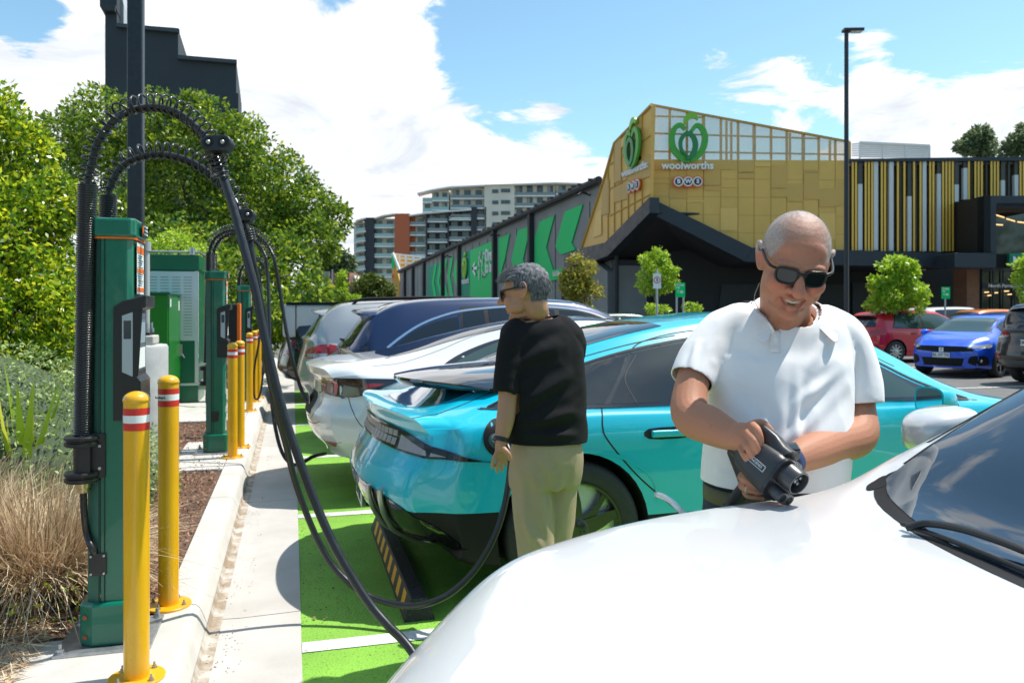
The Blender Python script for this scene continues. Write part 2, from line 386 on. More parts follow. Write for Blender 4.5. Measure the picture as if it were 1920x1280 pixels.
# ============================================================ BOLLARDS
m_yel = mat('yellow_powdercoat', (.80,.42,.006), .32, coat=.4, noise=(3,.4,.65), col2=(.74,.36,.006), wear=(8,.08))
m_red = mat('red_tape', (.62,.03,.02), .4); m_wt = mat('white_tape', (.80,.80,.78), .4)
m_bolt = mat('zinc_bolt', (.45,.44,.42), .4, .9)
m_blackprint = mat('black_print', (.03,.03,.035), .5)
def make_bollard(h=1.07):
    t = thing('bollard', None, 'bollard')
    MB().lathe([(.0445,.012),(.0452,h-.04)], 40, cap=False).build('post', m_yel, t, smooth=60)
    MB().lathe([(.0452,h-.04),(.0475,h-.038),(.0475,h-.03)]+[(.0465*math.cos(R(a)), h-.03+.03*math.sin(R(a))) for a in range(10, 91, 10)], 40, cap=True).build('cap', m_yel, t, smooth=50)
    z = h-.115
    MB().lathe([(.0458,z-.028),(.0458,z)], 40, cap=False).build('red_band', m_red, t)
    MB().lathe([(.0459,z),(.0459,z+.028)], 40, cap=False).build('white_band', m_wt, t)
    MB().lathe([(.0458,z+.028),(.0458,z+.054)], 40, cap=False).build('red_band', m_red, t)
    MB().lathe([(.10,0),(.10,.009),(.098,.011),(.046,.012),(.046,.016)], 40).build('base_plate', m_yel, t, smooth=30)
    for a in (40, 130, 220, 310):
        x, y = .078*math.cos(R(a)), .078*math.sin(R(a)); b = MB()
        b.lathe([(.011,.011),(.011,.014)], 16, T=Matrix.Translation((x,y,0))); b.lathe([(.008,.014),(.008,.022)], 6, T=Matrix.Translation((x,y,0))); b.lathe([(.0045,.022),(.004,.034)], 10, T=Matrix.Translation((x,y,0)))
        b.build('bolt', m_bolt, t, smooth=30)
    return t
bpos = [(256,1272,'nearest yellow bollard, standing in front of the first green charger',.0),(316,1135,'yellow bollard with black print on its white band, right beside the first charger',.0),
        (436,857,'yellow bollard in front of the second green charger, nearer of that pair',.0),(450,838,'yellow bollard half behind another, right side of the second charger',.0),
        (468,770,'yellow bollard past the second charger, nearest of the far three',.0),(477,753,'middle one of the three far yellow bollards',.0),(484.5,746,'farthest yellow bollard, mostly hidden behind the other far ones',.0)]
b0 = make_bollard()
for i, (px, py, lab, _) in enumerate(bpos):
    b = b0 if i == 0 else copy_tree(b0)
    q = PZ(px, py, .131); b.location = (q.x, q.y, .131); b.rotation_euler.z = R(17*i+8); tag(b, lab, 'bollard', 'yellow bollards along the kerb')
    if i == 1:
        put_text('band_print', 'landmark', m_blackprint, b, (q.x-.030, q.y-.0360, .131+.969), (1,-.8,0), (0,0,1), .017, .0004, .0003)
# ============================================================ CHARGERS
m_cg = mat('charger_green', (.0,.145,.085), .33, coat=.35, noise=(4,.4,.7), col2=(.0,.125,.075), wear=(6,.08))
m_cg2 = mat('charger_green_dull', (.035,.13,.085), .5, noise=(9,.35,.7), col2=(.05,.155,.11), wear=(14,.1))
m_blk = mat('black_plastic', (.014,.014,.015), .42, wear=(20,.08)); m_rub = mat('black_rubber', (.018,.018,.02), .33, wear=(30,.1))
m_ora = mat('orange', (.85,.16,.01), .45); m_scr = mat('screen', (.10,.12,.14), .1, spec=.6); m_lab = mat('label_white', (.8,.8,.78), .45)
m_steel = mat('galvanised', (.48,.49,.50), .42, .8, noise=(25,.4,.6), col2=(.36,.37,.38)); m_brass = mat('brass', (.62,.50,.28), .3, .9)
m_rust = mat('rust', (.35,.09,.03), .8); m_coil = mat('coil_black', (.016,.015,.016), .26, coat=.2)
m_txt = mat('print_dark', (.05,.06,.10), .5)
CP = [(-.085,-.065),(-.03,-.104),(.070,-.108),(.090,-.085),(.090,.108),(-.085,.108)]
def grow(poly, g): return [(x+(g if x > 0 else -g), y+(g if y > 0 else -g)) for x, y in poly]
def make_charger(detail=True):
    t = thing('charger', None, 'ev charger')
    MB().prism(CP, .17, 1.68).build('column', m_cg, t, smooth=0, bevel=.006)
    MB().add([(-.0855,-.067,.185),(-.036,-.1022,.185),(-.036,-.1022,1.672),(-.0855,-.067,1.672)], [(0,1,2,3)]).build('side_panel', m_cg2, t, smooth=0)
    MB().box((-.037,-.1095,.175),(-.030,-.100,1.675)).box((-.016,-.1105,.175),(-.0135,-.100,1.675)).build('column_groove', M('groove', (.0,.03,.02), .6), t, smooth=0)
    MB().prism(grow(CP, .016), 1.672, 1.75).build('cap', m_cg, t, smooth=0, bevel=.010)
    MB().prism(grow(CP, .011), 1.664, 1.672).build('cap_seal', m_ora, t, smooth=0)
    MB().prism(grow(CP, .026), .012, .185).build('base_box', m_cg, t, smooth=0, bevel=.012)
    b = MB()
    for z in (.05, .13): b.cyl((-.085,-.098-.012, z), (-.085,-.118, z), .009, 12)
    b.build('rivet', m_rust, t)
    p = MB().cbox((-.01,0,.006), (.36,.36,.012)); p.build('base_plate', m_steel, t, smooth=0, bevel=.003)
    for sx in (-1,1):
        for sy in (-1,1):
            x, y = -.01+sx*.155, sy*.155; q = MB()
            q.lathe([(.018,.012),(.018,.016)], 16, T=Matrix.Translation((x,y,0))); q.lathe([(.013,.016),(.013,.03)], 6, T=Matrix.Translation((x,y,0))); q.lathe([(.008,.03),(.008,.05)], 10, T=Matrix.Translation((x,y,0)))
            q.build('anchor_bolt', m_steel, t, smooth=30)
    # black screen surround: profile in x,z swept across y, open on the +X side
    def xz(name, prof, y0, y1, m, par=t, bv=.004):
        n = len(prof); mb = MB(); mb.add([(x,y0,z) for x,z in prof]+[(x,y1,z) for x,z in prof], [tuple(range(n)), tuple(range(n,2*n))[::-1]]+[(i,i+n,(i+1)%n+n,(i+1)%n) for i in range(n)])
        return mb.build(name, m, par, smooth=0, bevel=bv, fixn=True)
    sb = xz('screen_surround', [(.018,.92),(.018,1.385),(.052,1.41),(.142,1.435),(.142,1.385),(.105,1.372),(.105,1.10),(.122,1.078),(.122,.92)], -.114, .114, m_blk)
    xz('screen_surround_rim', [(.10,1.10),(.10,1.372),(.128,1.38),(.112,1.10)], -.114, -.100, m_blk)
    MB().box((.104,-.085,1.12),(.1075,.085,1.36)).build('screen', m_scr, t, smooth=0)
    MB().add([(.052,-.1150,1.12),(.092,-.1150,1.10),(.092,-.1150,1.365),(.052,-.1150,1.35)], [(0,1,2,3)]).build('side_screen', M('side_screen', (.42,.46,.48), .2), t, smooth=0)
    MB().box((.058,-.1160,1.255),(.086,-.1151,1.33)).build('display', M('display2', (.04,.05,.06), .1), t, smooth=0)
    s = MB(); s.box((.1070,-.075,1.235),(.1085,.075,1.335)); s.build('display', M('display', (.35,.42,.45), .15), t, smooth=0)
    MB().box((.1070,-.075,1.13),(.1085,.075,1.215)).build('keypad', m_lab, t, smooth=0)
    q = MB(); q.cyl((.121,-.05,1.0), (.128,-.05,1.0), .03, 18); q.cyl((.121,.05,1.0), (.128,.05,1.0), .03, 18); q.build('plug_holster', m_blk, t)
    # instruction label and the little brand plate
    MB().box((.0995,-.07,1.44),(.1015,.08,1.655)).build('label', m_lab, t, smooth=0)
    q = MB()
    for z in (1.45,1.53,1.61): q.box((.101,-.068,z),(.1022,.078,z+.018 if z != 1.61 else z+.03))
    q.build('label_stripe', m_ora, t, smooth=0)
    q = MB()
    for k in range(14): q.box((.101,-.055+(k%2)*.01,1.475+k*.0095),(.1021,.03+.04*((k*7)%3)/3,1.479+k*.0095))
    q.build('label_text', m_txt, t, smooth=0)
    MB().box((.1155,-.05,1.682),(.1175,.09,1.738)).build('name_plate', m_blk, t, smooth=0)
    MB().add([(.118,-.04,1.69),(.118,-.01,1.71),(.118,-.03,1.733),(.118,-.045,1.72)], [(0,1,2,3)]).build('flame_mark', m_ora, t, smooth=0)
    q = MB()
    for k in range(3): q.box((.1174,.0,1.692+k*.016),(.1182,.075,1.700+k*.016))
    q.build('plate_print', m_lab, t, smooth=0)
    return t
def path_frame(pts):
    T = [(pts[min(i+1,len(pts)-1)]-pts[max(i-1,0)]).normalized() for i in range(len(pts))]; up = T[0].orthogonal().normalized(); fr = []
    for t in T:
        up = (up-t*up.dot(t)).normalized(); fr.append((t, up.copy(), t.cross(up)))
    return fr
def resample(pts, n):
    P_ = [Vector(p) for p in pts]; d = [0]
    for a, b in zip(P_, P_[1:]): d.append(d[-1]+(b-a).length)
    out = []; j = 0
    for k in range(n):
        s = d[-1]*k/(n-1)
        while j < len(d)-2 and d[j+1] < s: j += 1
        t = (s-d[j])/max(1e-9, d[j+1]-d[j]); out.append(P_[j].lerp(P_[j+1], min(1, t)))
    return out, d[-1]
def coil(mb, pts, r, wire, turns, seg=14, n=5, off=Vector((0,0,0)), dens=None):
    N = int(turns*seg); q, L_ = resample(pts, N+1); fr = path_frame(q); out = []
    for i, p in enumerate(q):
        a = 2*math.pi*i/seg; out.append(p+off+(fr[i][1]*math.cos(a)+fr[i][2]*math.sin(a))*r)
    mb.tube(out, wire, n)
def hose_arm(t, top, low, arc, seed, small=False, wire=.0045, turns=25, stack_r=.038):
    """closed coil stack from low to top, then an arch of inner hose with an open spring round it"""
    top = Vector(top); low = Vector(low); L_ = (top-low).length; n = int(L_/.0098); prof = []
    T = Matrix.Translation(low) @ (top-low).to_track_quat('Z','Y').to_matrix().to_4x4()
    for k in range(n):
        z = k*.0098
        for a, rr in ((0,.031),(.2,stack_r-.0018),(.5,stack_r),(.8,stack_r-.0018)): prof.append((rr*1.0, z+a*.0098))
    MB().lathe(prof, 14 if small else 28, T=T).build('coil_sleeve', m_coil, t, world=True, smooth=180)
    pts = catmull(arc, 10)
    MB().tube(pts, .0145, 12).build('arch_hose', m_rub, t, world=True, smooth=180)
    mb = MB(); coil(mb, pts, .035, wire, turns, 12 if small else 18, 5 if small else 7, off=Vector((0,0,.019))); mb.build('arch_spring', m_coil, t, world=True, smooth=180)
c1 = thing; ch1 = make_charger()
q = PZ(214, 1192, .13); ch1.location = (q.x, q.y, .1285)
tag(ch1, 'nearest slim green charger with black coiled hoses arching over it', 'ev charger', 'green chargers on the kerb')
D1 = 3.33
A1 = [P(x,y,D) for x,y,D in [(164,350,3.24),(166,333,3.24),(172,305,3.24),(181,272,3.24),(198,244,3.24),(219,221,3.24),(245,208,3.28),(273,202,3.26),(299,202,3.24),(323,208,3.21),(348,222,3.19),(369,240,3.17),(388,261,3.15),(402,287,3.13),(413,316,3.1)]]
A2 = [P(x,y,D) for x,y,D in [(203,372,3.5),(205,355,3.5),(213,335,3.5),(228,313,3.5),(252,299,3.5),(283,291,3.49),(312,291,3.48),(340,297,3.46),(368,309,3.44),(395,327,3.42),(420,350,3.4),(440,376,3.38),(452,405,3.36),(466,440,3.35)]]
hose_arm(ch1, P(164,342,3.24), P(156,815,3.24), A1, 1)
hose_arm(ch1, P(203,366,3.5), P(202,412,3.5)+Vector((0,0,.0)), A2, 2, turns=24)
def clamp_set(t, c, r=.07):
    c = Vector(c)
    for dz in (0, -.145):
        MB().lathe([(r*.6,-.02),(r*.93,-.02),(r,-.015),(r,-.004),(r*.9,0),(r*.9,.004),(r,.008),(r,.018),(r*.93,.022),(r*.5,.022)], 32, T=Matrix.Translation(c+Vector((0,0,dz)))).build('clamp_disc', m_blk, t, world=True, smooth=40)
    MB().lathe([(.036,-.145),(.036,0)], 20, T=Matrix.Translation(c)).build('clamp_core', m_rub, t, world=True)
    MB().lathe([(.033-.003*(k%2), -.135+k*.0055) for k in range(22)], 20, T=Matrix.Translation(c)).build('core_rib', m_coil, t, world=True)
    MB().lathe([(.020,-.166),(.028,-.17),(.028,-.19),(.024,-.195),(.024,-.208),(.018,-.212)], 20, T=Matrix.Translation(c)).build('cable_gland', m_brass, t, world=True, smooth=30)
k1 = P(156, 826, 3.24); clamp_set(ch1, k1)
q = ch1.location
MB().box((k1.x-.005, k1.y-.05, k1.z-.15),(q.x-.06, k1.y-.005, k1.z+.025)).box((q.x-.075,q.y-.115,k1.z-.15),(q.x-.01,q.y-.098,k1.z+.03)).build('hose_bracket', m_blk, ch1, world=True, smooth=0, bevel=.003)
jb = P(190, 1049, 3.30)
MB().tube(catmull([k1+Vector((0,0,-.2)), k1+Vector((.004,0,-.30)), P(163,1000,3.25), P(174,1030,3.23), jb], 8), .0135, 12).build('supply_lead', m_rub, ch1, world=True, smooth=180)
MB().cbox((jb.x, q.y-.108, jb.z), (.065,.012,.09)).build('inlet_plate', m_blk, ch1, world=True, smooth=0, bevel=.003)
b = MB()
for dx in (-.024,.024):
    for dz in (-.036,.036): b.cyl((jb.x+dx, q.y-.113, jb.z+dz), (jb.x+dx, q.y-.119, jb.z+dz), .0045, 10)
for dz in (-.11,-.02): b.cyl((q.x-.03, q.y-.113, k1.z+dz), (q.x-.03, q.y-.122, k1.z+dz), .006, 10)
b.build('screw', m_steel, ch1, world=True)
def arm_clip(t, c, axis, s=1.0):
    a = Vector(axis).normalized(); c = Vector(c); side = a.cross(Vector((0,0,1))).normalized(); n_ = a
    mb = MB(); pr = []
    for k in range(24):
        an = 2*math.pi*k/24; pr.append((.046*s*(1 if math.cos(an) > 0 else -1)*.55+.032*s*math.cos(an), .030*s*math.sin(an)))
    T = Matrix((Vector((CS,-SN,0)), Vector((.1,.1,.98)).normalized(), Vector((CS,-SN,0)).cross(Vector((.1,.1,.98))).normalized())).transposed().to_4x4(); T.translation = c
    mb.prism(pr, -.028*s, .028*s, T=T); o = mb.build('hose_clip', m_blk, t, world=True, smooth=40, bevel=.004)
    b = MB()
    for sx in (-1,1): b.lathe([(.019*s,-.0285*s),(.019*s,-.0292*s)], 18, T=T @ Matrix.Translation((sx*.027*s,0,.058*s)))
    b.build('clip_hole', M('hole_black', (.004,.004,.004), .7), o, world=True)
    b = MB()
    for sx in (-1,1): b.ell(T @ Vector((sx*.027*s,0,.029*s)), (.009*s,)*3, n=10, m=6)
    b.build('clip_bolt', m_bolt, o, world=True)
arm_clip(ch1, P(409,271,3.06), (1,0,0)); arm_clip(ch1, P(458,404,3.32), (1,0,0), .8)
mb = MB(); coil(mb, [P(400,285,3.1), P(409,305,3.09), P(413,335,3.09)], .032, .004, 6, 16, 6, Vector((0,0,0))); mb.build('end_spring', m_coil, ch1, world=True, smooth=180)
mb = MB(); coil(mb, [P(462,430,3.33), P(467,452,3.33)], .028, .004, 5, 14, 6, Vector((0,0,0))); mb.build('end_spring', m_coil, ch1, world=True, smooth=180)
# chargers two and three: same column, arms of their own
def far_charger(px, py, lab, arcs, Dd):
    t = make_charger(); q = PZ(px, py, .13); t.location = (q.x, q.y, .1285); tag(t, lab, 'ev charger', 'green chargers on the kerb')
    for (tp, lw, arc) in arcs: hose_arm(t, P(*tp), P(*lw), [P(*a) for a in arc], 3, small=True, turns=26)
    return t
ch2 = far_charger(405, 846, 'second green charger from the front, behind two yellow bollards', [
    ((393,472,7.75),(388,680,7.75),[(393,476,7.75),(395,462,7.75),(403,447,7.7),(418,436,7.6),(440,431,7.5),(465,433,7.4),(487,445,7.3),(502,460,7.2),(513,480,7.15)]),
    ((400,474,8.0),(400,508,8.0),[(400,478,8.0),(404,462,8.0),(415,447,7.95),(435,438,7.9),(455,438,7.8),(475,449,7.7),(490,465,7.6),(498,480,7.55)])], 7.8)
k2 = P(388, 690, 7.75); clamp_set(ch2, k2)
MB().box((k2.x-.005, k2.y-.05, k2.z-.15),(ch2.location.x-.06, k2.y-.005, k2.z+.025)).build('hose_bracket', m_blk, ch2, world=True, smooth=0)
MB().tube(catmull([k2+Vector((0,0,-.2)), k2+Vector((.0,0,-.33)), P(393,768,7.7), P(402,782,7.65)], 8), .0135, 10).build('supply_lead', m_rub, ch2, world=True)
MB().cbox((P(402,782,7.6).x, ch2.location.y-.112, P(402,782,7.6).z), (.065,.012,.09)).build('inlet_plate', m_blk, ch2, world=True, smooth=0)
ch3 = far_charger(458, 750, 'third and farthest green charger, under the big tree', [
    ((449,520,12.2),(447,640,12.2),[(449,522,12.2),(452,506,12.1),(462,493,12),(475,488,11.9),(487,490,11.8),(496,500,11.7),(499,515,11.6)])], 12)
# ============================================================ CABLES AND PLUGS
m_cab = mat('cable_black', (.014,.015,.018), .36, wear=(40,.1))
def cable(label, pts, r=.0165, n=14, sub=10):
    t = thing('charging_cable', label, 'charging cable', tuple(Vector(pts[0]) if not isinstance(pts[0], tuple) else pts[0]), group='charging cables')
    MB().tube(catmull(pts, sub), r, n).build('lead', m_cab, t, world=True, smooth=180); return t
cab1 = cable('thick black cable from the taller arch down behind the white car to the bald man',
    [P(413,316,3.10),P(427,358,3.09),P(440,400,3.08),P(460,475,3.06),P(480,550,3.05),P(497,635,3.04),P(530,768,3.02),P(566,875,3.0),P(602,968,2.98),P(640,1047,2.95),P(688,1124,2.92),P(727,1171,2.89),P(770,1217,2.86),
     Vector((.55,2.66,.10)),Vector((.85,2.45,.035)),Vector((1.02,2.25,.06)),Vector((1.04,2.05,.35)),P(1345,1010,1.93),P(1375,945,1.85),P(1402,908,1.80)], r=.0165)
cab2 = cable('black cable looping low in front of the teal car to its charge port',
    [P(466,440,3.35),P(474,490,3.35),P(484,545,3.4),P(495,600,3.46),P(501,680,3.56),P(518,765,3.66),P(537,836,3.74),P(550,890,3.8),P(569,948,3.83),P(597,1014,3.84),P(629,1066,3.83),P(676,1108,3.8),P(727,1129,3.76),P(774,1135,3.72),P(813,1127,3.66),P(852,1106,3.68),P(891,1067,3.7),P(923,1014,3.72),P(942,963,3.75),P(953,909,3.78),P(957,862,3.8),P(950,835,3.84),P(936,825,3.9)], r=.0155)
cab3 = cable('black cable running from the second charger to the far side of the white sedan',
    [P(513,480,7.15),P(517,500,7.15),P(527,560,7.2),P(537,620,7.2),P(550,680,7.2),P(565,730,7.2),P(582,762,7.1),P(592,772,7.4)], n=8)
cab4 = cable('black cable drooping to the gutter and then to the white sedan tail',
    [P(498,480,7.5),P(502,520,7.5),P(505,600,7.4),P(506,680,7.3),P(509,750,7.2),P(518,810,7.1),P(530,850,7.05),P(548,870,7.0),P(568,866,7.0),P(588,855,7.1),P(610,850,7.4)], n=8)
cab5 = cable('thin black cable loop hanging beside the farthest bollards',
    [P(487,500,11.7),P(491,560,11.6),P(494,640,11.2),P(493,700,11),P(487,740,11),P(480,748,11),P(476,735,11),P(477,690,11),P(486,640,11),P(492,600,11.2)], n=8, r=.014)
# ============================================================ CABINETS, FOOTING + POLE
m_pole = mat('dark_pole', (.018,.021,.027), .42, metal=.2, noise=(20,.4,.6), col2=(.026,.029,.036))
fp = P(257, 700, 6.9); fx, fy = fp.x, fp.y
lp = thing('street_lamp', 'tall square dark lamp post on a round concrete footing behind the first charger', 'lamp post', (fx, fy, .12))
MB().lathe([(.25,0),(.25,1.06),(.243,1.078),(.235,1.085)], 44, T=Matrix.Translation((fx,fy,.12))).build('footing', mat('cast_concrete', (.46,.46,.44), .75, noise=(6,.35,.7), col2=(.36,.36,.345), bump=(40,.3,.006)), lp, world=True, smooth=50)
MB().cbox((fx+.005,fy,1.2475), (.30,.30,.075)).build('grout', m_conc2, lp, world=True, smooth=0, bevel=.012)
MB().cbox((fx-.005,fy+.02,1.30), (.24,.24,.02)).build('base_flange', m_pole, lp, world=True, smooth=0)
MB().cbox((fx-.012,fy+.02,5.8), (.124,.124,8.98)).build('pole', m_pole, lp, world=True, smooth=0, bevel=.012)
for dx, dy in ((.095,-.1),(-.105,-.1),(.095,.13),(-.105,.13)):
    MB().cyl((fx+dx,fy+dy,1.31), (fx+dx,fy+dy,1.345), .022, 6).cyl((fx+dx,fy+dy,1.345), (fx+dx,fy+dy,1.395), .012, 10).build('anchor_bolt', m_steel, lp, world=True)
m_gcab = mat('cabinet_green', (.008,.19,.012), .35, coat=.3, noise=(2,.35,.7), col2=(.007,.16,.012)); m_gd = mat('cabinet_dark_green', (.0,.12,.06), .35, coat=.2)
gx, gy = -1.62, 11.6
gc = thing('electrical_cabinet', 'bright green steel cabinet with a handle beside the tall white ventilated one', 'electrical cabinet', (gx-.3, gy+.6, .12))
MB().box((gx-.75,gy,.13),(gx,gy+1.25,1.72)).build('case', m_gcab, gc, world=True, smooth=0, bevel=.008)
MB().box((gx-.78,gy-.03,1.72),(gx+.03,gy+1.28,1.745)).build('lid', m_gd, gc, world=True, smooth=0)
MB().box((gx+.001,gy+.03,.2),(gx+.012,gy+1.2,1.69)).build('door', m_gcab, gc, world=True, smooth=0, bevel=.003)
MB().box((gx+.012,gy+1.0,.83),(gx+.05,gy+1.08,1.0)).cyl((gx+.05,gy+1.04,.86),(gx+.08,gy+1.04,.80),.012,8).build('handle', m_bolt, gc, world=True, smooth=0)
for z in (.35,1.0,1.6): MB().cyl((gx+.012,gy+.01,z-.05),(gx+.012,gy+.01,z+.05),.012,8).build('hinge', m_gd, gc, world=True)
b = MB(); b.box((gx+.0121,gy+.12,1.55),(gx+.014,gy+.22,1.66)); b.box((gx+.0121,gy+.95,1.5),(gx+.014,gy+1.05,1.64)); b.build('warning_label', m_lab, gc, world=True, smooth=0)
wx, wy = -1.36, 12.75
wc = thing('power_cabinet', 'tall white and green power cabinet with rows of ventilation slots', 'power cabinet', (wx-.5, wy+.4, .12))
m_wcab = mat('cabinet_white', (.60,.62,.62), .4)
MB().box((wx-1.1,wy,.13),(wx,wy+.95,.38)).build('plinth', m_gd, wc, world=True, smooth=0, bevel=.006)
MB().box((wx-1.1,wy+.001,.415),(wx-.001,wy+.95,2.1)).build('case', m_gd, wc, world=True, smooth=0)
MB().box((wx-1.1,wy-.004,.38),(wx+.003,wy+.95,.415)).build('trim', m_wcab, wc, world=True, smooth=0)
MB().box((wx-1.08,wy-.012,1.05),(wx-.03,wy,2.08)).build('vent_panel', m_wcab, wc, world=True, smooth=0, bevel=.003)
MB().box((wx-.045,wy-.010,.42),(wx+.005,wy+.03,2.09)).build('corner_post', m_wcab, wc, world=True, smooth=0)
b = MB()
for cx in range(6):
    for cz in range(21): b.box((wx-1.0+cx*.16, wy-.0135, 1.13+cz*.043),(wx-.885+cx*.16, wy-.011, 1.139+cz*.043))
b.build('vent_slots', M('slot', (.16,.17,.17), .6), wc, world=True, smooth=0)
MB().box((wx-1.12,wy-.02,2.1),(wx+.02,wy+.97,2.33)).build('top_band', m_gd, wc, world=True, smooth=0, bevel=.01)
b = MB(); b.cyl((wx-1.1,wy+.0,2.37),(wx+.02,wy+.0,2.37),.018,8); b.cyl((wx+.02,wy,2.37),(wx+.02,wy+.95,2.37),.018,8)
for x in (-1.0,-.08): b.cyl((wx+x,wy+.0,2.33),(wx+x,wy+.0,2.44),.04,10)
b.build('lifting_rail', m_steel, wc, world=True)
pp = thing('conduit_pipe', 'pale vertical conduit pipe rising behind the first charger', 'conduit', (-2.3,12.2,.12)); q = P(274,520,9.5)
pp.location = (q.x,q.y,.12); MB().cyl((q.x,q.y,.12),(q.x,q.y,P(274,455,9.5).z),.04,12).build('pipe', M('pipe_grey', (.42,.44,.42), .5), pp, world=True)
MB().cyl((q.x,q.y,P(274,455,9.5).z-.1),(q.x,q.y,P(274,453,9.5).z),.055,12).cyl((q.x,q.y,1.0),(q.x,q.y,1.05),.055,12).build('coupling', M('pipe_grey2', (.35,.37,.36), .5), pp, world=True)
# orange and black unit between the second and third chargers
q = P(436, 604, 8.9); ou = thing('payment_kiosk', 'narrow black kiosk with an orange side panel behind the second charger', 'kiosk', (q.x, q.y, .12))
MB().box((q.x-.09,q.y-.06,1.16),(q.x+.05,q.y+.14,1.57)).build('housing', m_blk, ou, world=True, smooth=0, bevel=.01)
MB().box((q.x+.0505,q.y-.07,1.15),(q.x+.085,q.y+.14,1.58)).build('side_panel', m_ora, ou, world=True, smooth=0, bevel=.004)
MB().box((q.x-.04,q.y-.02,.13),(q.x+.03,q.y+.08,1.16)).build('stem', m_blk, ou, world=True, smooth=0)
# ============================================================ WHEEL STOPS
m_ws = mat('recycled_rubber', (.018,.018,.02), .6, noise=(80,.55,.62), col2=(.05,.05,.055), bump=(90,.4,.004)); m_wy = mat('reflective_yellow', (.75,.36,.01), .5)
def make_stop(x, y0, L_=1.65, lab=''):
    t = thing('wheel_stop', lab, 'wheel stop', (x, y0+L_/2, 0), group='wheel stops in the bays')
    sec = [(-.075,0),(-.070,.02),(-.042,.098),(-.035,.103),(.035,.103),(.042,.098),(.070,.02),(.075,0)]
    n = len(sec); vs = [(a*1.0, (0.02 if b > .05 else 0), b) for a, b in sec]+[(a, L_-(0.02 if b > .05 else 0), b) for a, b in sec]
    mb = MB(); mb.add(vs, [tuple(range(n))[::-1], tuple(range(n,2*n))]+[(i,i+1,i+1+n,i+n) for i in range(n-1)]+[(n-1,0,n,2*n-1)])
    mb.build('block', m_ws, t, smooth=25, fixn=True); t.location = (x, y0, 0)
    b = MB(); k = 0; y = .1
    while y < L_-.15:
        b.add([(-.0705,y,.022),(-.0705,y+.09,.022),(-.0445,y+.13,.094),(-.0445,y+.04,.094)], [(0,1,2,3)][::1]); y += .19
    b.build('stripe', m_wy, t, smooth=0)
    b = MB()
    for yy in (.2, L_/2, L_-.2): b.lathe([(.016,.104),(.016,.1045)], 14, T=Matrix.Translation((0,yy,0)))
    b.build('fixing_hole', m_blk, t)
make_stop(PZ(770,1122,0).x, 3.83, 1.7, 'black rubber wheel stop with yellow stripes under the teal car tail')
make_stop(.62, 6.2, 1.65, 'black wheel stop mostly hidden beneath the white sedan')
# ============================================================ TREES AND PLANTS
FWD = Vector((SN, CS, 0)); RGT = Vector((CS, -SN, 0)); UP = Vector((0,0,1))
def leaf_cloud(name, lobes, n, size, m, parent, seed=1, droop=.2, clump=1.6, thr=.0, shell=.55, aspect=.5, label=None, kind=None):
    """leaves scattered through the lobes' volume, thinned by 3-D noise so gaps show"""
    rs = np.random.RandomState(seed); C = np.array([list(l[0]) for l in lobes]); Rr = np.array([l[1] for l in lobes]); w = Rr**2/np.sum(Rr**2)
    k = int(n*2.4); idx = rs.choice(len(lobes), k, p=w); d = rs.normal(size=(k,3)); d /= np.linalg.norm(d, axis=1)[:,None]
    rad = (shell+(1.08-shell)*rs.uniform(0,1,k)**.6)[:,None]; sc = Rr[idx][:,None]*np.array([[1,1,.85]])
    Pn = C[idx]+d*rad*sc
    dep = np.zeros(k)
    for c, r in zip(C, Rr): q = np.linalg.norm((Pn-c)/np.array([1,1,.85]), axis=1)/r; dep = np.maximum(dep, 1-q)
    keep = dep < .5
    Pn = Pn[keep]; d = d[keep]
    nv = np.array([mnoise.noise(Vector(p)*clump/1.0)+.5*mnoise.noise(Vector(p)*clump*2.3+Vector((7,3,1))) for p in Pn])
    kk = nv > thr-.25; Pn = Pn[kk]; d = d[kk]; nv = nv[kk]
    Pn = Pn[:n]; d = d[:n]; nv = nv[:n]; n = len(Pn)
    Pn = Pn+d*(nv[:,None]*size*2.2)
    a = d*.6+rs.normal(size=(n,3))*.55; a[:,2] -= droop; a /= np.linalg.norm(a, axis=1)[:,None]
    s = np.cross(a, rs.normal(size=(n,3))); s /= np.linalg.norm(s, axis=1)[:,None]; nn = np.cross(a, s)
    L = (size*rs.uniform(.65,1.3,n))[:,None]; W = L*aspect
    V = np.concatenate([Pn, Pn+a*L*.45+s*W*.5+nn*L*.06, Pn+a*L, Pn+a*L*.45-s*W*.5+nn*L*.06], 1).reshape(-1,3)
    if parent is not None:
        inv = np.array(wmat(parent).inverted()); V = V @ inv[:3,:3].T+inv[:3,3]
    me = np_mesh(name, V, np.arange(4*n).reshape(-1,4)); o = mkobj(name, me, m, parent, smooth=0)
    tag(o, label, None, kind=kind); return o
m_bark = mat('bark', (.11,.085,.065), .9, noise=(8,.35,.65), col2=(.19,.155,.12), bump=(22,.8,.02), stretch=(1,1,.25))
m_bark2 = mat('pale_bark', (.30,.25,.20), .85, noise=(8,.35,.65), col2=(.20,.165,.13), bump=(22,.5,.01), stretch=(1,1,.25))
L_big = leafmat('leaf_fig', (.025,.07,.008), (.10,.21,.014), (.42,.50,.04), .32, tr=.36)
L_shr = leafmat('leaf_lillypilly', (.03,.09,.008), (.15,.30,.014), (.75,.76,.04), .27, tr=.42)
L_yng = leafmat('leaf_young', (.14,.28,.015), (.30,.48,.03), (.50,.60,.07), .35, tr=.42)
L_oli = leafmat('leaf_olive', (.14,.15,.02), (.28,.27,.03), (.42,.38,.07), .5, tr=.4)
L_euc = leafmat('leaf_eucalypt', (.07,.11,.05), (.13,.19,.08), (.23,.28,.14), .5, tr=.3)
L_drk = leafmat('leaf_dark', (.05,.08,.012), (.10,.15,.018), (.20,.23,.03), .5, tr=.3)
L_yel = leafmat('leaf_yellow', (.25,.24,.03), (.42,.38,.05), (.50,.48,.10), .5, tr=.35)
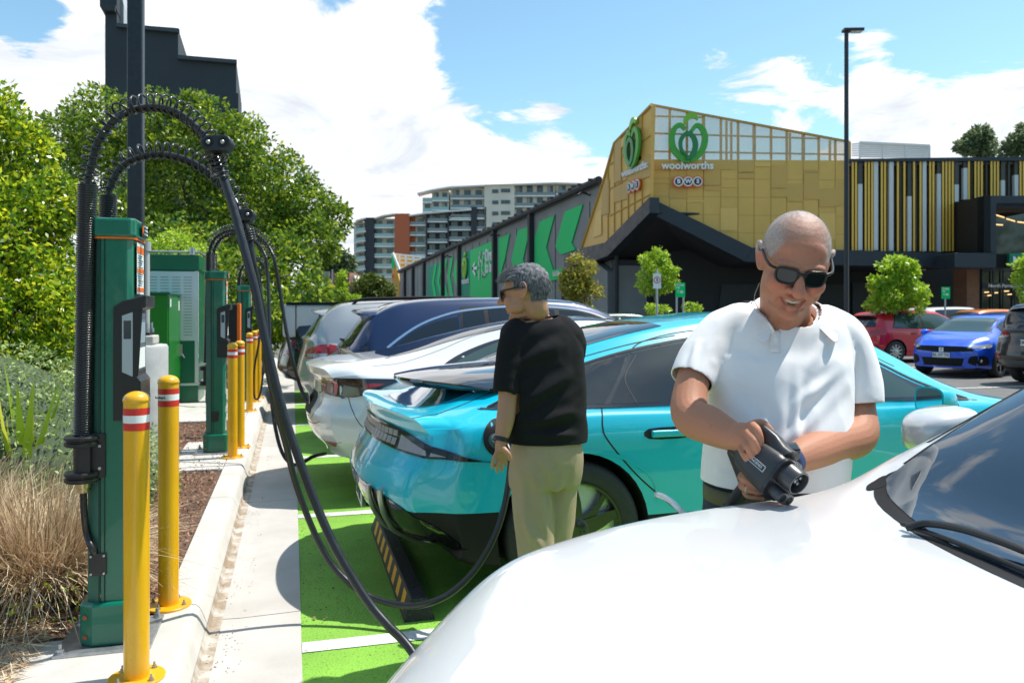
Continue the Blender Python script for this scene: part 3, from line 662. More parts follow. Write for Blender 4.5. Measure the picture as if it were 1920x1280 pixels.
def tree(name, label, cat, base, lobes, n, size, lm, tr=.12, bark=None, group=None, seed=1, trunks=None, branches=5, **k):
    """lobes: (px, py, depth, radius in px of the photo)"""
    LB = [(P(x,y,D), r*D/F) for (x,y,D,r) in lobes]
    base = Vector(base); t = thing(name, label, cat, tuple(base), group=group)
    c = sum((l[0]*l[1] for l in LB), Vector())/sum(l[1] for l in LB)
    rs = random.Random(seed); b = MB()
    for tb in (trunks or [Vector((0,0,0))]):
        s = base+tb; top = Vector((c.x+tb.x*.8, c.y+tb.y*.8, c.z)); mid = s.lerp(top,.5)+Vector((rs.uniform(-.1,.1)*tr*6, rs.uniform(-.1,.1)*tr*6, 0))
        b.tube(catmull([s-Vector((0,0,.1)), s+Vector((0,0,.15)), mid, top], 6), [tr*1.35]*2+[tr*1.1]*4+[tr*.85]*6+[tr*.6]*6+[tr*.5], 10)
    for i in range(branches):
        l = LB[(i*3) % len(LB)]; s = base.lerp(c, rs.uniform(.35,.8)); e = l[0].lerp(c,.15)
        b.tube(catmull([s, s.lerp(e,.5)+Vector((0,0,rs.uniform(0,.2)*l[1])), e], 5), [tr*.5-.045*tr*q for q in range(10)]+[tr*.08], 7)
    b.build('trunk', bark or m_bark, t, world=True, smooth=60)
    leaf_cloud('crown', LB, n, size, lm, t, seed, **k); return t
# big tree behind the chargers
tree('fig_tree', 'large spreading green tree behind the chargers, in front of the dark stepped building', 'tree', (*PZ(380,665,0).xy, .1), [
    (135,255,21,62),(205,240,20,75),(300,235,20,70),(375,235,19.5,68),(435,290,20,85),(505,345,20,88),(575,385,20,62),(625,410,20,38),(470,430,20,105),(340,350,21,120),(225,350,21,110),(575,450,19,60),(530,510,18,62),
    (440,540,17,90),(330,480,17,90),(575,545,16,34),(520,590,15,50),(250,440,19,90),(610,470,19,26),(358,190,19.5,22),(470,620,15,50),(560,600,15.5,22)], 66000, .125, L_big, .22, seed=4, clump=1.1, thr=.02, branches=12, shell=.45)
tree('hedge_shrub', 'tall bright yellow-green leafy shrub at the left edge of the garden', 'shrub', (*P(-60,700,6.8).xy, .1), [
    (20,290,7.0,80),(-60,250,7,110),(75,380,6.9,72),(10,420,6.6,110),(85,520,6.7,66),(35,580,6.3,95),(95,640,6.5,50),(110,600,6.7,36),(-70,500,6.3,150),(60,680,6.2,60),(0,690,6.1,70),(118,560,6.9,30)], 40000, .055, L_shr, .06, seed=9, clump=2.6, thr=-.02, branches=9, shell=.4)
tree('low_shrub', 'pale green low shrub between the big tree and the white power cabinet', 'shrub', (*P(330,660,14).xy, .1), [(330,470,14.5,38),(290,480,14.5,30),(370,485,14,30),(345,520,14.3,40)], 3500, .07, L_yng, .05, seed=12, clump=3)
# juniper ground cover mound, strappy plant, dry grass
gcm = mat('groundcover_base', (.06,.085,.045), .95)
gl = leafmat('leaf_juniper', (.12,.20,.05), (.30,.41,.12), (.54,.60,.26), .6, tr=.25)
o = leaf_cloud('ground_cover', [(P(20,900,5.6)+Vector((0,0,-.15)), 1.0),(P(-90,880,5.6), 1.05),(P(90,850,5.9), .62),(P(125,790,6.2),.35)], 36000, .036, gl, None, 21, clump=5, thr=-.25, shell=.88, aspect=.45, label='grey-green juniper ground cover mounding below the tall shrub', kind='stuff'); o['category'] = 'ground cover'
for i, (c_, r_) in enumerate([(P(20,900,5.6)+Vector((0,0,-.15)), 1.0),(P(-90,880,5.6), 1.05),(P(90,850,5.9), .62),(P(125,790,6.2),.35)]):
    MB().ell(c_, (r_*.93,r_*.93,r_*.79), None, 24, 14).build('ground_cover_twigs', gcm, smooth=180)['kind'] = 'stuff'
def blades(name, base, n, h, spread, wid, m, parent, seed, droop=1.0, seg=5, jit=.12, up=.3, out=None):
    rs = np.random.RandomState(seed); V = []; Q = []
    for i in range(n):
        a = rs.uniform(0, 2*np.pi); r0 = jit*rs.uniform(0,1)**.5; bx = base.x+r0*math.cos(a); by = base.y+r0*math.sin(a)
        a2 = a+rs.normal(0,.6); L_ = h*rs.uniform(.55,1.15); sp = spread*rs.uniform(.15,1.1); w = wid*rs.uniform(.6,1.2); dr = droop*rs.uniform(.3,1.2)
        o = len(V); sx, sy = -math.sin(a2), math.cos(a2)
        tw = rs.normal(0,.12)
        for k in range(seg+1):
            t = k/seg; x = sp*t**1.5*L_; z = L_*(t*(1-.10*sp)-dr*sp*.75*t**2.6)
            ax = a2+tw*t*3; px = bx+math.cos(ax)*x; py = by+math.sin(ax)*x; ww = w*(1-t**2.2)+.0006
            z = max(z+base.z, .105+rs.uniform(0,.012)); V += [(px-sx*ww, py-sy*ww, z),(px+sx*ww, py+sy*ww, z+ww*.3)]
            if k: q = o+2*k; Q.append((q-2,q-1,q+1,q))
    V = np.array(V)
    if parent is not None: V = V-np.array(wmat(parent).translation)
    return mkobj(name, np_mesh(name, V, Q), m, parent, smooth=0)
m_dry = leafmat('dry_grass', (.20,.12,.055), (.48,.34,.19), (.80,.68,.46), .7, tr=.2)
m_flx = leafmat('flax_leaf', (.16,.30,.02), (.36,.50,.03), (.60,.62,.08), .35, tr=.35)
def tussock(px, py, z0, h, label, seed, n=1500):
    q = PZ(px, py, .12); t = thing('dry_tussock', label, 'tussock grass', (q.x,q.y,.1), group='dry grass tussocks')
    blades('grass_blades', Vector((q.x,q.y,z0)), n, h, 1.05, .0023, m_dry, t, seed, droop=1.05, jit=.17, seg=6)
    blades('stalks', Vector((q.x,q.y,z0)), n//7, h*1.05, .42, .0016, m_dry, t, seed+1, droop=.35, jit=.14)
    return t
tussock(75,1130,.12,.58,'straw-coloured dry grass tussock next to the nearest charger',31,3000)
tussock(-60,1090,.12,.60,'dry grass tussock cut off by the left edge, left of the larger one',33,2400)
tussock(40,1010,.12,.50,'smaller dry tussock behind, below the strappy green leaves',35,1100)
tussock(140,1090,.12,.42,'low dry tuft close behind the nearest charger',37,500)
for i, (px, py, h, n, sd) in enumerate(((50,985,1.05,20,41),(112,960,.72,14,42))):
    q = PZ(px, py, .12); t = thing('strappy_plant', ['tall green strappy-leaved plant behind the dry grass','shorter strappy green plant right behind the coiled hose'][i], 'strappy plant', (q.x,q.y,.1)); blades('leaves', Vector((q.x,q.y,.11)), n, h, .40, .034, m_flx, t, sd, droop=.15, jit=.06, seg=7)
chips('straw_litter', 2600, (-1.95, 3.2, -.98, 4.0), .135, .16, .005, m_dry, 44, up=.15, label='loose straw and dead grass lying on the soil by the charger base', cat='dead grass')
q = PZ(100,1135,.12); t = thing('weed', 'small green weed growing in the dry grass', 'weed', (q.x,q.y,.12)); leaf_cloud('leaves', [(Vector((q.x+.05,q.y-.25,.20)),.10),(Vector((q.x+.14,q.y-.28,.16)),.06)], 60, .04, m_flx, t, 3, thr=-1, shell=.2)
# ============================================================ SUPERMARKET
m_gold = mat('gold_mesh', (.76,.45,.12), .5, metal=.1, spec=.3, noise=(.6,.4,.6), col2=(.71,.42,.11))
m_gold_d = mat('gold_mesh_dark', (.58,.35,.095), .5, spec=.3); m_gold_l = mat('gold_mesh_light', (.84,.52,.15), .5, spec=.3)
m_gframe = mat('gold_frame', (.52,.29,.05), .5, spec=.3)
def seethru(name, col, a):
    m = mat(name, col, .5); nt = m.node_tree; N = nt.nodes; L = nt.links; t = N.new('ShaderNodeBsdfTransparent'); x = N.new('ShaderNodeMixShader'); x.inputs[0].default_value = a
    L.new(t.outputs[0], x.inputs[1]); L.new(N['Principled BSDF'].outputs[0], x.inputs[2]); L.new(x.outputs[0], N['Material Output'].inputs[0]); return m
m_perf = seethru('perforated_sheet', (.66,.52,.30), .42)
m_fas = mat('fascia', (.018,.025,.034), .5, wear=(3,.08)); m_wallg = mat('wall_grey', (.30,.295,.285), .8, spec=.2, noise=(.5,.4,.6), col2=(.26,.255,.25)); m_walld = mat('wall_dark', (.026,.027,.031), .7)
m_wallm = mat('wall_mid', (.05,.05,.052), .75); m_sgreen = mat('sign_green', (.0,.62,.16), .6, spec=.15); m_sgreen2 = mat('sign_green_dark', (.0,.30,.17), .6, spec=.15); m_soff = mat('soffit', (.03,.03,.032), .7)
XW = 16.49; DF = 38.0
st = thing('supermarket', 'long supermarket with gold mesh corner, green chevron side wall and dark canopy', 'supermarket', tuple(PX(1220,620,XW).xy)+(0,))
def poly(name, pts, off, m, parent=st, bevel=0, label=None, holes=None):
    b = MB(); b.slab(pts, off); return b.build(name, m, parent, world=True, smooth=0, bevel=bevel, fixn=True, label=label)
Zc = lambda x, y: (640+x/3.84, 320+y/3.84)
def W_(x, y, X=XW): return PX(*Zc(x, y), X)
far = PX(750,511,XW); near = PX(1131,341,XW)
poly('side_wall', [Vector((XW,far.y,0)), far, PX(1131,341,XW), PX(1091,466,XW), PX(1091,470,XW), Vector((XW, PX(1139,480,XW).y, 3.6)), Vector((XW, PX(1139,480,XW).y, 0))], (.4,0,0), m_wallg)
# roof mass behind so the building is solid
b = MB(); b.add([(XW+.5,far.y,0),(XW+.5,near.y,0),(60,near.y,0),(60,far.y,0),(XW+.5,far.y,far.z-.1),(XW+.5,near.y,near.z-.1),(60,near.y,near.z-.1),(60,far.y,far.z-.1)], [(0,3,2,1),(4,5,6,7),(0,1,5,4),(1,2,6,5),(2,3,7,6),(3,0,4,7)])
b.build('building_core', m_wallg, st, world=True, smooth=0, fixn=True)
# gutter
b = MB(); b.tube([far+Vector((-.25,0,.1)), near+Vector((-.25,0,.1))], .22, 8); b.build('gutter', m_walld, st, world=True)
for k in range(50): q = far.lerp(near, (k+.5)/50); MB().cbox((q.x-.3,q.y,q.z+.25),(.5,.12,.12)).build('gutter_bracket', m_wallm, st, world=True, smooth=0)
for zx in (465,525,605,740,860,1117,1382):
    b = MB(); px = 640+zx/3.84; top = PX(px, 511+(px-750)*(341-511)/(1131-750)+2, XW); b.cbox((XW-.2,top.y,top.z/2),(.34,.5 if zx > 700 else .8,top.z))
    b.build('downpipe', m_walld, st, world=True, smooth=0)
m_rib = mat('joint_dark', (.035,.035,.035), .8); b = MB(); y = far.y
while y > PX(1110,500,XW).y: b.cbox((XW-.012,y,4.1),(.03,.06,7.3)); y -= 3.1
b.build('panel_joint', m_rib, st, world=True, smooth=0)
greens = [([(1613,295),(1743,243),(1663,517),(1690,570),(1600,600),(1580,600),(1545,545)],0),([(1437,362),(1537,325),(1478,552),(1528,715),(1600,700),(1612,765),(1500,800),(1397,830),(1397,480)],0),
    ([(1275,432),(1366,396),(1312,640),(1340,720),(1250,720),(1228,640)],0),([(1135,488),(1215,455),(1180,640),(1135,800)],0),
    ([(870,592),(931,574),(931,930),(870,930)],1),([(931,574),(1108,500),(1108,930),(931,930)],0),
    ([(750,642),(768,634),(752,720),(750,720)],0),([(790,627),(808,620),(785,760),(810,905),(790,908),(765,765)],0),([(836,612),(852,605),(832,745),(850,850),(850,895),(806,745)],0),([(750,800),(772,912),(750,916)],0),
    ([(622,692),(733,655),(733,938),(622,948)],1),([(604,790),(604,949),(556,951)],1)]
for pl, k in greens: poly('green_panel', [W_(x,y,XW-.03) for x,y in pl], (-.05,0,0), m_sgreen2 if k else m_sgreen)
for pl in ([(675,674),(690,669),(668,800),(692,942),(672,944),(654,800)],[(710,662),(728,656),(706,800),(733,905),(733,938),(722,938),(690,800)]): poly('green_panel', [W_(x,y,XW-.1) for x,y in pl], (-.04,0,0), m_sgreen)
m_swhite = mat('sign_white', (.8,.8,.78), .5); m_lime = mat('sign_lime', (.35,.62,.04), .5)
XS = XW-.14
def strip(b, pts, w, X=XS, close=False):       # flat line drawing on the wall plane
    q = [W_(x,y,X) for x,y in pts]
    for a, c in zip(q, q[1:]+([q[0]] if close else [])):
        d = (c-a).normalized(); n = Vector((1,0,0)).cross(d)*w/2; e = d*w*.35; b.slab([a-n-e,a+n-e,c+n+e,c-n+e], (-.04,0,0))
b = MB(); strip(b, [(946,705),(978,700)], .28); strip(b, [(962,668),(944,706),(966,750)], .28); b.build('arrow', m_swhite, st, world=True, smooth=0, fixn=True)
b = MB(); strip(b, [(992,778),(994,700),(990,640),(1000,610)], .20); strip(b, [(1000,640),(1012,660),(1020,640)], .15); strip(b, [(1020,600),(1036,590),(1040,650),(1040,745),(1018,765),(1012,700),(1020,640)], .15, close=True)
strip(b, [(1012,750),(1018,730),(1028,745),(1022,765)], .13, close=True); strip(b, [(996,590),(1003,586),(1006,600),(998,606)], .18, close=True); b.build('loading_icon', m_swhite, st, world=True, smooth=0, fixn=True)
dr = Vector((0,-1,0)); a = W_(1052,616); c = W_(1056,700)
def fit_text(name, txt, x0, x1, y, size, bold=.04):
    a, c = W_(x0,y), W_(x1,y); me = text_mesh(txt, size, .02, 'LEFT', bold); co = get_np(me); w = co[:,0].max()-co[:,0].min(); bpy.data.meshes.remove(me)
    put_text(name, txt, m_swhite, st, (XS,a.y,a.z), dr, UP, size, .02, bold, (a.y-c.y)/w, 'LEFT')
fit_text('sign_text', 'Direct', 1050, 1114, 616, 1.5, .035); fit_text('sign_text', 'to boo', 1050, 1115, 700, 1.5, .035); fit_text('sign_text', 'Exit Only', 1538, 1588, 745, .48, .008); fit_text('shop_name', 'woolworths', 876, 929, 798, .95, .01)
# the store logo: two interlocking ribbon loops with a leaf, built as ribbons
def ribbon(b, pts, ws, T, th, mi=0):
    q = catmull([Vector((x,y,0)) for x,y in pts], 8); n = len(q); wr = catmull([Vector((w,0,0)) for w in ws], max(1, (n-1)//(len(ws)-1)+1)); L_ = []; R_ = []
    for i, p in enumerate(q):
        t = (q[min(i+1,n-1)]-q[max(i-1,0)]).normalized(); nn = Vector((-t.y,t.x,0)); w = wr[min(len(wr)-1, int(i/(n-1)*(len(wr)-1)))].x/2; L_.append(p+nn*w); R_.append(p-nn*w)
    v = []
    for z in (0, th): v += [l+Vector((0,0,z)) for l in L_]+[r+Vector((0,0,z)) for r in R_]
    f = []
    for i in range(n-1): f += [(i,i+1,n+i+1,n+i)[::-1], (2*n+i,2*n+i+1,3*n+i+1,3*n+i), (i,2*n+i,2*n+i+1,i+1), (n+i,n+i+1,3*n+i+1,3*n+i)]
    f += [(0,n,3*n,2*n),(n-1,3*n-1,4*n-1,2*n-1)]
    b.add(v, f, mi, T)
m_lg = [mat('logo_green', (.06,.36,.03), .4), mat('logo_green_deep', (.015,.20,.05), .4), mat('logo_green_light', (.20,.50,.03), .4)]
def logo(parent, o, right, up, S, name='logo', mats=None, th=.12):
    r = Vector(right).normalized(); u = Vector(up).normalized(); n = r.cross(u); T = Matrix((r*S,u*S,n)).transposed().to_4x4(); T.translation = Vector(o)
    mats = mats or m_lg
    for pts, ws, z, mi in (([(-.08,.36),(-.22,.48),(-.38,.38),(-.46,.12),(-.40,-.18),(-.18,-.42),(.02,-.48),(.14,-.40)],[.10,.13,.15,.17,.18,.18,.14,.08],0,0),
                           ([(.08,.30),(.22,.46),(.38,.38),(.46,.12),(.40,-.18),(.22,-.42),(.06,-.50)],[.10,.13,.15,.17,.17,.15,.08],.05,0),
                           ([(-.02,-.40),(-.20,-.20),(-.21,.06),(-.05,.24),(.13,.14),(.19,-.12),(.10,-.36),(-.06,-.48)],[.05,.09,.11,.12,.13,.15,.14,.06],.10,1)):
        b = MB(); ribbon(b, pts, ws, T @ Matrix.Translation((0,0,z)), th); b.build(name, mats[mi], parent, world=True, smooth=40, fixn=True)
    b = MB(); ribbon(b, [(-.10,.50),(-.06,.64),(.06,.74),(.20,.72),(.26,.62)], [.04,.13,.17,.12,.02], T, th); b.build('logo_leaf', mats[2], parent, world=True, smooth=40, fixn=True)
logo(st, (XS, W_(902,695).y, W_(902,700).z), dr, UP, 1.9, mats=[m_lime,m_lime,m_lime])
# gold corner, left face on the wing plane
XG = XW-.35
gl_ = [(1222,197),(1153,268),(1130.6,344),(1091,465),(1133.8,455),(1217.5,370)]
poly('gold_screen', [PX(x,y,XG) for x,y in gl_], (.2,0,0), m_gold)
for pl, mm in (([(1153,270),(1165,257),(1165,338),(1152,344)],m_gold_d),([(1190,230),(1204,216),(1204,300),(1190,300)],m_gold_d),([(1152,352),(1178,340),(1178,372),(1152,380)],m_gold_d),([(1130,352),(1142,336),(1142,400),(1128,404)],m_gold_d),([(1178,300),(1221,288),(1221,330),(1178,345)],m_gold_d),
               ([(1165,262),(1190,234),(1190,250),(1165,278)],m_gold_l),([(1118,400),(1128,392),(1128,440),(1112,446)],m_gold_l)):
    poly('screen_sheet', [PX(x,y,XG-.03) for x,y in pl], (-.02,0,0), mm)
b = MB()
for x, y0, y1 in ((1140,310,448),(1152,270,436),(1165,257,423),(1178,243,410),(1190,229,397),(1204,215,384)):
    a, c = PX(x,y0,XG-.02), PX(x,y1,XG-.02); b.tube([a,c], .045, 4)
for y0, y1 in ((300,262),(345,318),(395,372)): b.tube([PX(1142,y0+10,XG-.02), PX(1220,y1-8,XG-.02)], .035, 4)
b.tube([PX(1222,197,XG), PX(1153,268,XG), PX(1130.6,344,XG), PX(1091,465,XG)], .10, 6)
b.build('screen_joint', m_gframe, st, world=True, smooth=0)
# gold corner, front face
PF = lambda x, y, d=0.0: P(x, y, DF-d)
poly('gold_screen', [PF(1222,299),PF(1592,301),PF(1592,469),PF(1410,464),PF(1218,370)], FWD*.2, m_gold)
poly('mesh_screen', [PF(1222,197,-.02),PF(1592,266,-.02),PF(1592,301,-.02),PF(1222,299,-.02)], FWD*.03, m_perf)
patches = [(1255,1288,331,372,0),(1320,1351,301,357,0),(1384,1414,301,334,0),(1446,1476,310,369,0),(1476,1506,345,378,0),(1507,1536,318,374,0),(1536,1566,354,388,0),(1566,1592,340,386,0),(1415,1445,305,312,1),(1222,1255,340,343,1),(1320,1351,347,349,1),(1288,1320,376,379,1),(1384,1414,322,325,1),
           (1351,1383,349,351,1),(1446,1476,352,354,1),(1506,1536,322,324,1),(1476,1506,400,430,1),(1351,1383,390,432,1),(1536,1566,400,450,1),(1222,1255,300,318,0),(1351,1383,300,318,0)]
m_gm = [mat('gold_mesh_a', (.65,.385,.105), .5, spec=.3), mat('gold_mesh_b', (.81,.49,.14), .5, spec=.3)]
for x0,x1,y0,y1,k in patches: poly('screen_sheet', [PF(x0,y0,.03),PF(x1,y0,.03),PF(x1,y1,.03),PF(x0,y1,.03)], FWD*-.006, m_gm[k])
gx_ = [1222,1255.6,1287.8,1319,1351.6,1383.8,1414,1445.6,1475,1506,1535,1566,1592]
top = lambda x: 197+(x-1222)*(266-197)/370; bot = lambda x: (370+(x-1218)*(464-370)/192) if x < 1410 else 464+(x-1410)*5/182
b = MB()
for i, x in enumerate(gx_):
    b.tube([PF(x,top(x),-.12), PF(x,301,-.12)], .065 if i%3 else .085, 4)
for y0, y1 in ((218,227),(250,262),(284,290)):
    n_ = 12
    for i in range(12):
        xa, xb = gx_[i], gx_[i+1]; ya = y0+(y1-y0)*(xa-1222)/370; yb = y0+(y1-y0)*(xb-1222)/370
        if ya > top(xa)+3 and yb > top(xb)+3: b.tube([PF(xa,ya,-.12),PF(xb,yb,-.12)], .05, 4)
for x in (1362,1371,1481,1556): b.tube([PF(x,top(x)+4,-.5),PF(x,301,-.5)], .06, 4)
b.tube([PF(1222,197),PF(1592,266)], .07, 4); b.tube([PF(1222,197),PF(1218,370)], .08, 4)
b.build('screen_frame', m_gframe, st, world=True, smooth=0)
b = MB()
for x in gx_[1:-1]: b.tube([PF(x,301,.0),PF(x,bot(x),.0)], .02, 4)
for y0 in (334,368,402,436):
    x0 = 1222 if y0 < 372 else 1218+(y0-370)*192/94+4
    b.tube([PF(x0,y0,-.004),PF(1592,y0+4,-.004)], .014, 4)
b.build('screen_joint', m_gframe, st, world=True, smooth=0)
# logos and names on the corner
logo(st, PF(1289.5,268,.22), RGT, UP, 67*DF/F, th=.14)
put_text('shop_name', 'woolworths', m_swhite, st, PF(1289,311,.25), RGT, UP, .50, .05, .012, 1.0)
logo(st, PX(1188,278,XG-.1), dr, UP, 66*DF*1.05/F, th=.14)
put_text('shop_name', 'woolworths', m_swhite, st, PX(1189.5,318,XG-.1)+Vector((0,0,0)), dr, UP, .52, .05, .012, 1.15)
m_bo = mat('badge_orange', (.85,.10,.01), .45); m_bk = mat('badge_black', (.02,.02,.025), .5)
def badge(parent, o, right, up, r):
    rr = Vector(right).normalized(); u = Vector(up).normalized(); n = rr.cross(u); T0 = Matrix((rr,u,n)).transposed().to_4x4(); T0.translation = Vector(o)
    for k, ch_ in enumerate('BWS'):
        T = T0 @ Matrix.Translation(((k-1)*r*1.62,0,k*.004))
        for rad, z0, z1, mm, nm in ((r,0,.06,m_bo,'badge_ring'),(r*.82,.06,.09,m_swhite,'badge_disc'),(r*.62,.09,.11,m_bk,'badge_disc')):
            b = MB(); b.lathe([(rad,z0),(rad,z1)], 28, T=T); b.build(nm, mm, parent, world=True, smooth=30)
        put_text('badge_letter', ch_, m_swhite, parent, T @ Vector((0,0,.115)), rr, u, r*1.0, .01, .012)
badge(st, PF(1289.5,341,.2), RGT, UP, .265*1.05); badge(st, PX(1189.5,349,XG-.1), dr, UP, .30)
# canopy fascia
FU = [(1218,370),(1410,464),(1592,469),(1790,474)]; FL = [(1218,399),(1398,491),(1592,498),(1790,501)]
for i in range(3): poly('fascia', [PF(*FU[i],.5),PF(*FU[i+1],.5),PF(*FL[i+1],.5),PF(*FL[i],.5)], FWD*.55, m_fas, bevel=.02)
LU = [(1218,370),(1133.8,455),(1091,465),(1058,480)]; LL = [(1218,399),(1139,480),(1103,492),(1058,500)]
for i in range(3): poly('fascia', [PX(*LU[i],XG-.1),PX(*LU[i+1],XG-.1),PX(*LL[i+1],XG-.1),PX(*LL[i],XG-.1)], (.5,0,0), m_fas)
# soffit and recessed ground-floor walls
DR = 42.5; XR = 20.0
def quad(name, pts, m, th=None):
    b = MB(); b.slab(pts, th or (0,0,.08)); return b.build(name, m, st, world=True, smooth=0, fixn=True)
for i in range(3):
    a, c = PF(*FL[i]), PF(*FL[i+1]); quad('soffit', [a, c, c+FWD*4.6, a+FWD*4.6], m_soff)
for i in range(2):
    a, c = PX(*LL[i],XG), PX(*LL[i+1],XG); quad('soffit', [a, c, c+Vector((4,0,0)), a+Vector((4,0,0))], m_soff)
cr_ = PX(1218,399,XG); cz = cr_.z
wl = lambda x, z: Vector((P(x,582,DR).x, P(x,582,DR).y, z))
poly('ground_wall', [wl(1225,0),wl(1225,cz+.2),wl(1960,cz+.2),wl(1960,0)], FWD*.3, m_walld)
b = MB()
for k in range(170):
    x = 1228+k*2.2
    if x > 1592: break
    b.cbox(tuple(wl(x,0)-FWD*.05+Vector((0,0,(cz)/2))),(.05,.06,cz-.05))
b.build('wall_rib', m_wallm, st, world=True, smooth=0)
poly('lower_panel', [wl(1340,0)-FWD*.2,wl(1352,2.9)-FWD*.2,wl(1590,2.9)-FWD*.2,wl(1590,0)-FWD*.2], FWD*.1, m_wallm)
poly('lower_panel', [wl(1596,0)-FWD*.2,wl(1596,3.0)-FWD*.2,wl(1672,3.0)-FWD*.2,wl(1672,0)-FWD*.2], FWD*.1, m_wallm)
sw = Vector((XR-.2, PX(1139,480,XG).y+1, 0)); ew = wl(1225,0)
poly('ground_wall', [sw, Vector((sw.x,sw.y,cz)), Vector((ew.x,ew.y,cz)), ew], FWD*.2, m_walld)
yl = PX(1139,480,XG).y
poly('dock_wall', [Vector((XW+.1,yl,0)),Vector((XW+.1,yl,4.2)),Vector((XR,yl,4.2)),Vector((XR,yl,0))], (0,.3,0), m_wallm)
poly('dock_wall', [Vector((XW+.2,yl-.05,0)),Vector((XW+.2,yl-.05,3.9)),Vector((XW+1.9,yl-.05,3.9)),Vector((XW+1.9,yl-.05,0))], (0,.03,0), m_wallg)
q = PX(1054,500,XW); q2 = PX(1100,500,XW)
poly('opening_shade', [Vector((XW-.05,q.y,0)),Vector((XW-.05,q.y,3.95)),Vector((XW-.05,q2.y,3.95)),Vector((XW-.05,q2.y,0))], (.04,0,0), M('opening_black', (.006,.006,.007), .8))  # black sheet on the wall, painted as the shade inside the loading opening
MB().cyl((XW+.05,yl-.3,0),(XW+.05,yl-.3,4.4),.12,8).build('downpipe', m_walld, st, world=True)
poly('notice', [Vector((XW+2.0+0,yl-.08,1.2)),Vector((XW+2.0,yl-.08,1.6)),Vector((XW+2.6,yl-.08,1.6)),Vector((XW+2.6,yl-.08,1.2))], (0,.02,0), m_swhite)
# slatted front
m_olive = mat('slat_back', (.16,.12,.04), .7); m_slat = mat('slat_gold', (.82,.47,.075), .45, metal=.15); m_swh = mat('slat_white', (.62,.62,.61), .5); m_sgr = mat('slat_grey', (.07,.072,.068), .6)
poly('slat_backing', [PF(1592,302,-.3),PF(1960,300,-.3),PF(1960,475,-.3),PF(1592,470,-.3)], FWD*.2, m_olive)
b = MB(); ww = .10; x = 1599.0
wh = [(1613,8,345,469),(1642.5,8,303,469),(1671.5,8,303,470),(1705.7,7,368,471),(1733.7,7,303,471),(1761,7,326,472),(1794,7.5,346,378),(1810.5,7.5,315,374),(1881,7,338,368),(1906,7,328,368)]
gr = [(1689,3),(1717.5,3),(1822.5,3),(1850,3),(1892,3)]
while x < 1950:
    if all(abs(x-w[0]) > 6.2 for w in wh) and all(abs(x-g[0]) > 3.5 for g in gr):
        b.cbox(tuple((PF(x,302)+PF(x,471))/2), (.0,.0,.0)) if False else b.add([PF(x-1.9,301),PF(x+1.9,301),PF(x+1.9,471),PF(x-1.9,471),PF(x-1.9,301,.22),PF(x+1.9,301,.22),PF(x+1.9,471,.22),PF(x-1.9,471,.22)], [(0,1,5,4),(3,2,1,0),(4,5,6,7),(0,4,7,3),(1,2,6,5),(2,3,7,6)])
    x += 6.05
b.build('slats', m_slat, st, world=True, smooth=0, fixn=True)
for cx_, w, y0, y1 in wh:
    poly('white_strip', [PF(cx_-w/2,y0,.2),PF(cx_+w/2,y0,.2),PF(cx_+w/2,y1,.2),PF(cx_-w/2,y1,.2)], FWD*.2, m_swh)
    if y0 > 304: poly('grey_strip', [PF(cx_-w/2,302,.15),PF(cx_+w/2,302,.15),PF(cx_+w/2,y0,.15),PF(cx_-w/2,y0,.15)], FWD*.1, m_sgr)
for cx_, w in gr: poly('grey_strip', [PF(cx_-w/2,302,.1),PF(cx_+w/2,302,.1),PF(cx_+w/2,471,.1),PF(cx_-w/2,471,.1)], FWD*.1, m_sgr)
poly('parapet_cap', [PF(1593,298,.3),PF(1960,293,.3),PF(1960,301,.3),PF(1593,303,.3)], FWD*.6, m_fas)
poly('roof_deck', [PF(1592,299),PF(1960,295),PF(1960,295)+FWD*22,PF(1592,299)+FWD*22], (0,0,-.3), m_wallg)
# louvred plant screen on the roof
b = MB(); m_lv = mat('louvre_white', (.62,.63,.63), .5)
for k in range(7): b.slab([P(1612,268+k*4.0,46),P(1743,274+k*3.4,46),P(1743,276.3+k*3.4,46),P(1612,270.6+k*4.0,46)], FWD*.15)
for x in (1612,1655,1698,1743): b.tube([P(x,267+(x-1612)*.05,46),P(x,300,46)], .05, 4)
b.tube([P(1612,267,45.9),P(1743,273,45.9)], .07, 4); b.build('plant_screen', m_lv, st, world=True, smooth=0, fixn=True)
b = MB()
for k in range(6): b.slab([P(1612,268+k*4.4,46),P(1612,271+k*4.4,46),P(1597,272+k*4.2,50),P(1597,269+k*4.2,50)], (.05,.05,0))
b.build('plant_screen', m_lv, st, world=True, smooth=0, fixn=True)
# entrance portal
DP = 35.5; PP = lambda x, y, d=0.0: P(x, y, DP-d)
rs_ = lambda y: (P(1845,y,DP), P(1845,y,DP)+FWD*3)
a0, a1 = PP(1845,367), PP(1845,474)
poly('portal_side', [a0, a0+FWD*3.2, a1+FWD*3.2, a1], RGT*.3, mat('portal_black', (.008,.008,.009), .6))
poly('portal_frame', [PP(1845,367),PP(1980,367),PP(1980,388),PP(1868,388),PP(1868,474),PP(1845,474)], FWD*.5, m_fas)
poly('portal_ceiling', [PP(1868,389),PP(1980,389),PP(1980,389)+FWD*3,PP(1868,389)+FWD*3], (0,0,.2), m_soff)
m_glz = mat('store_glass', (.012,.018,.022), .05, spec=.8)
poly('portal_glass', [PP(1866,389,-2),PP(1980,389,-2),PP(1980,476,-2),PP(1866,476,-2)], FWD*.1, m_glz)
m_tub = mat('lit_tube', (.9,.6,.3), .5, emit=((1,.62,.28), 1.3))
for xa,ya,xb,yb in ((1867,403,1883,408),(1887,410,1903,415),(1908,416,1930,419),(1868,421,1880,422)): b = MB(); b.tube([PP(xa,ya,-1.9),PP(xb,yb,-1.9)], .03, 5); b.build('light_tube', m_tub, st, world=True)
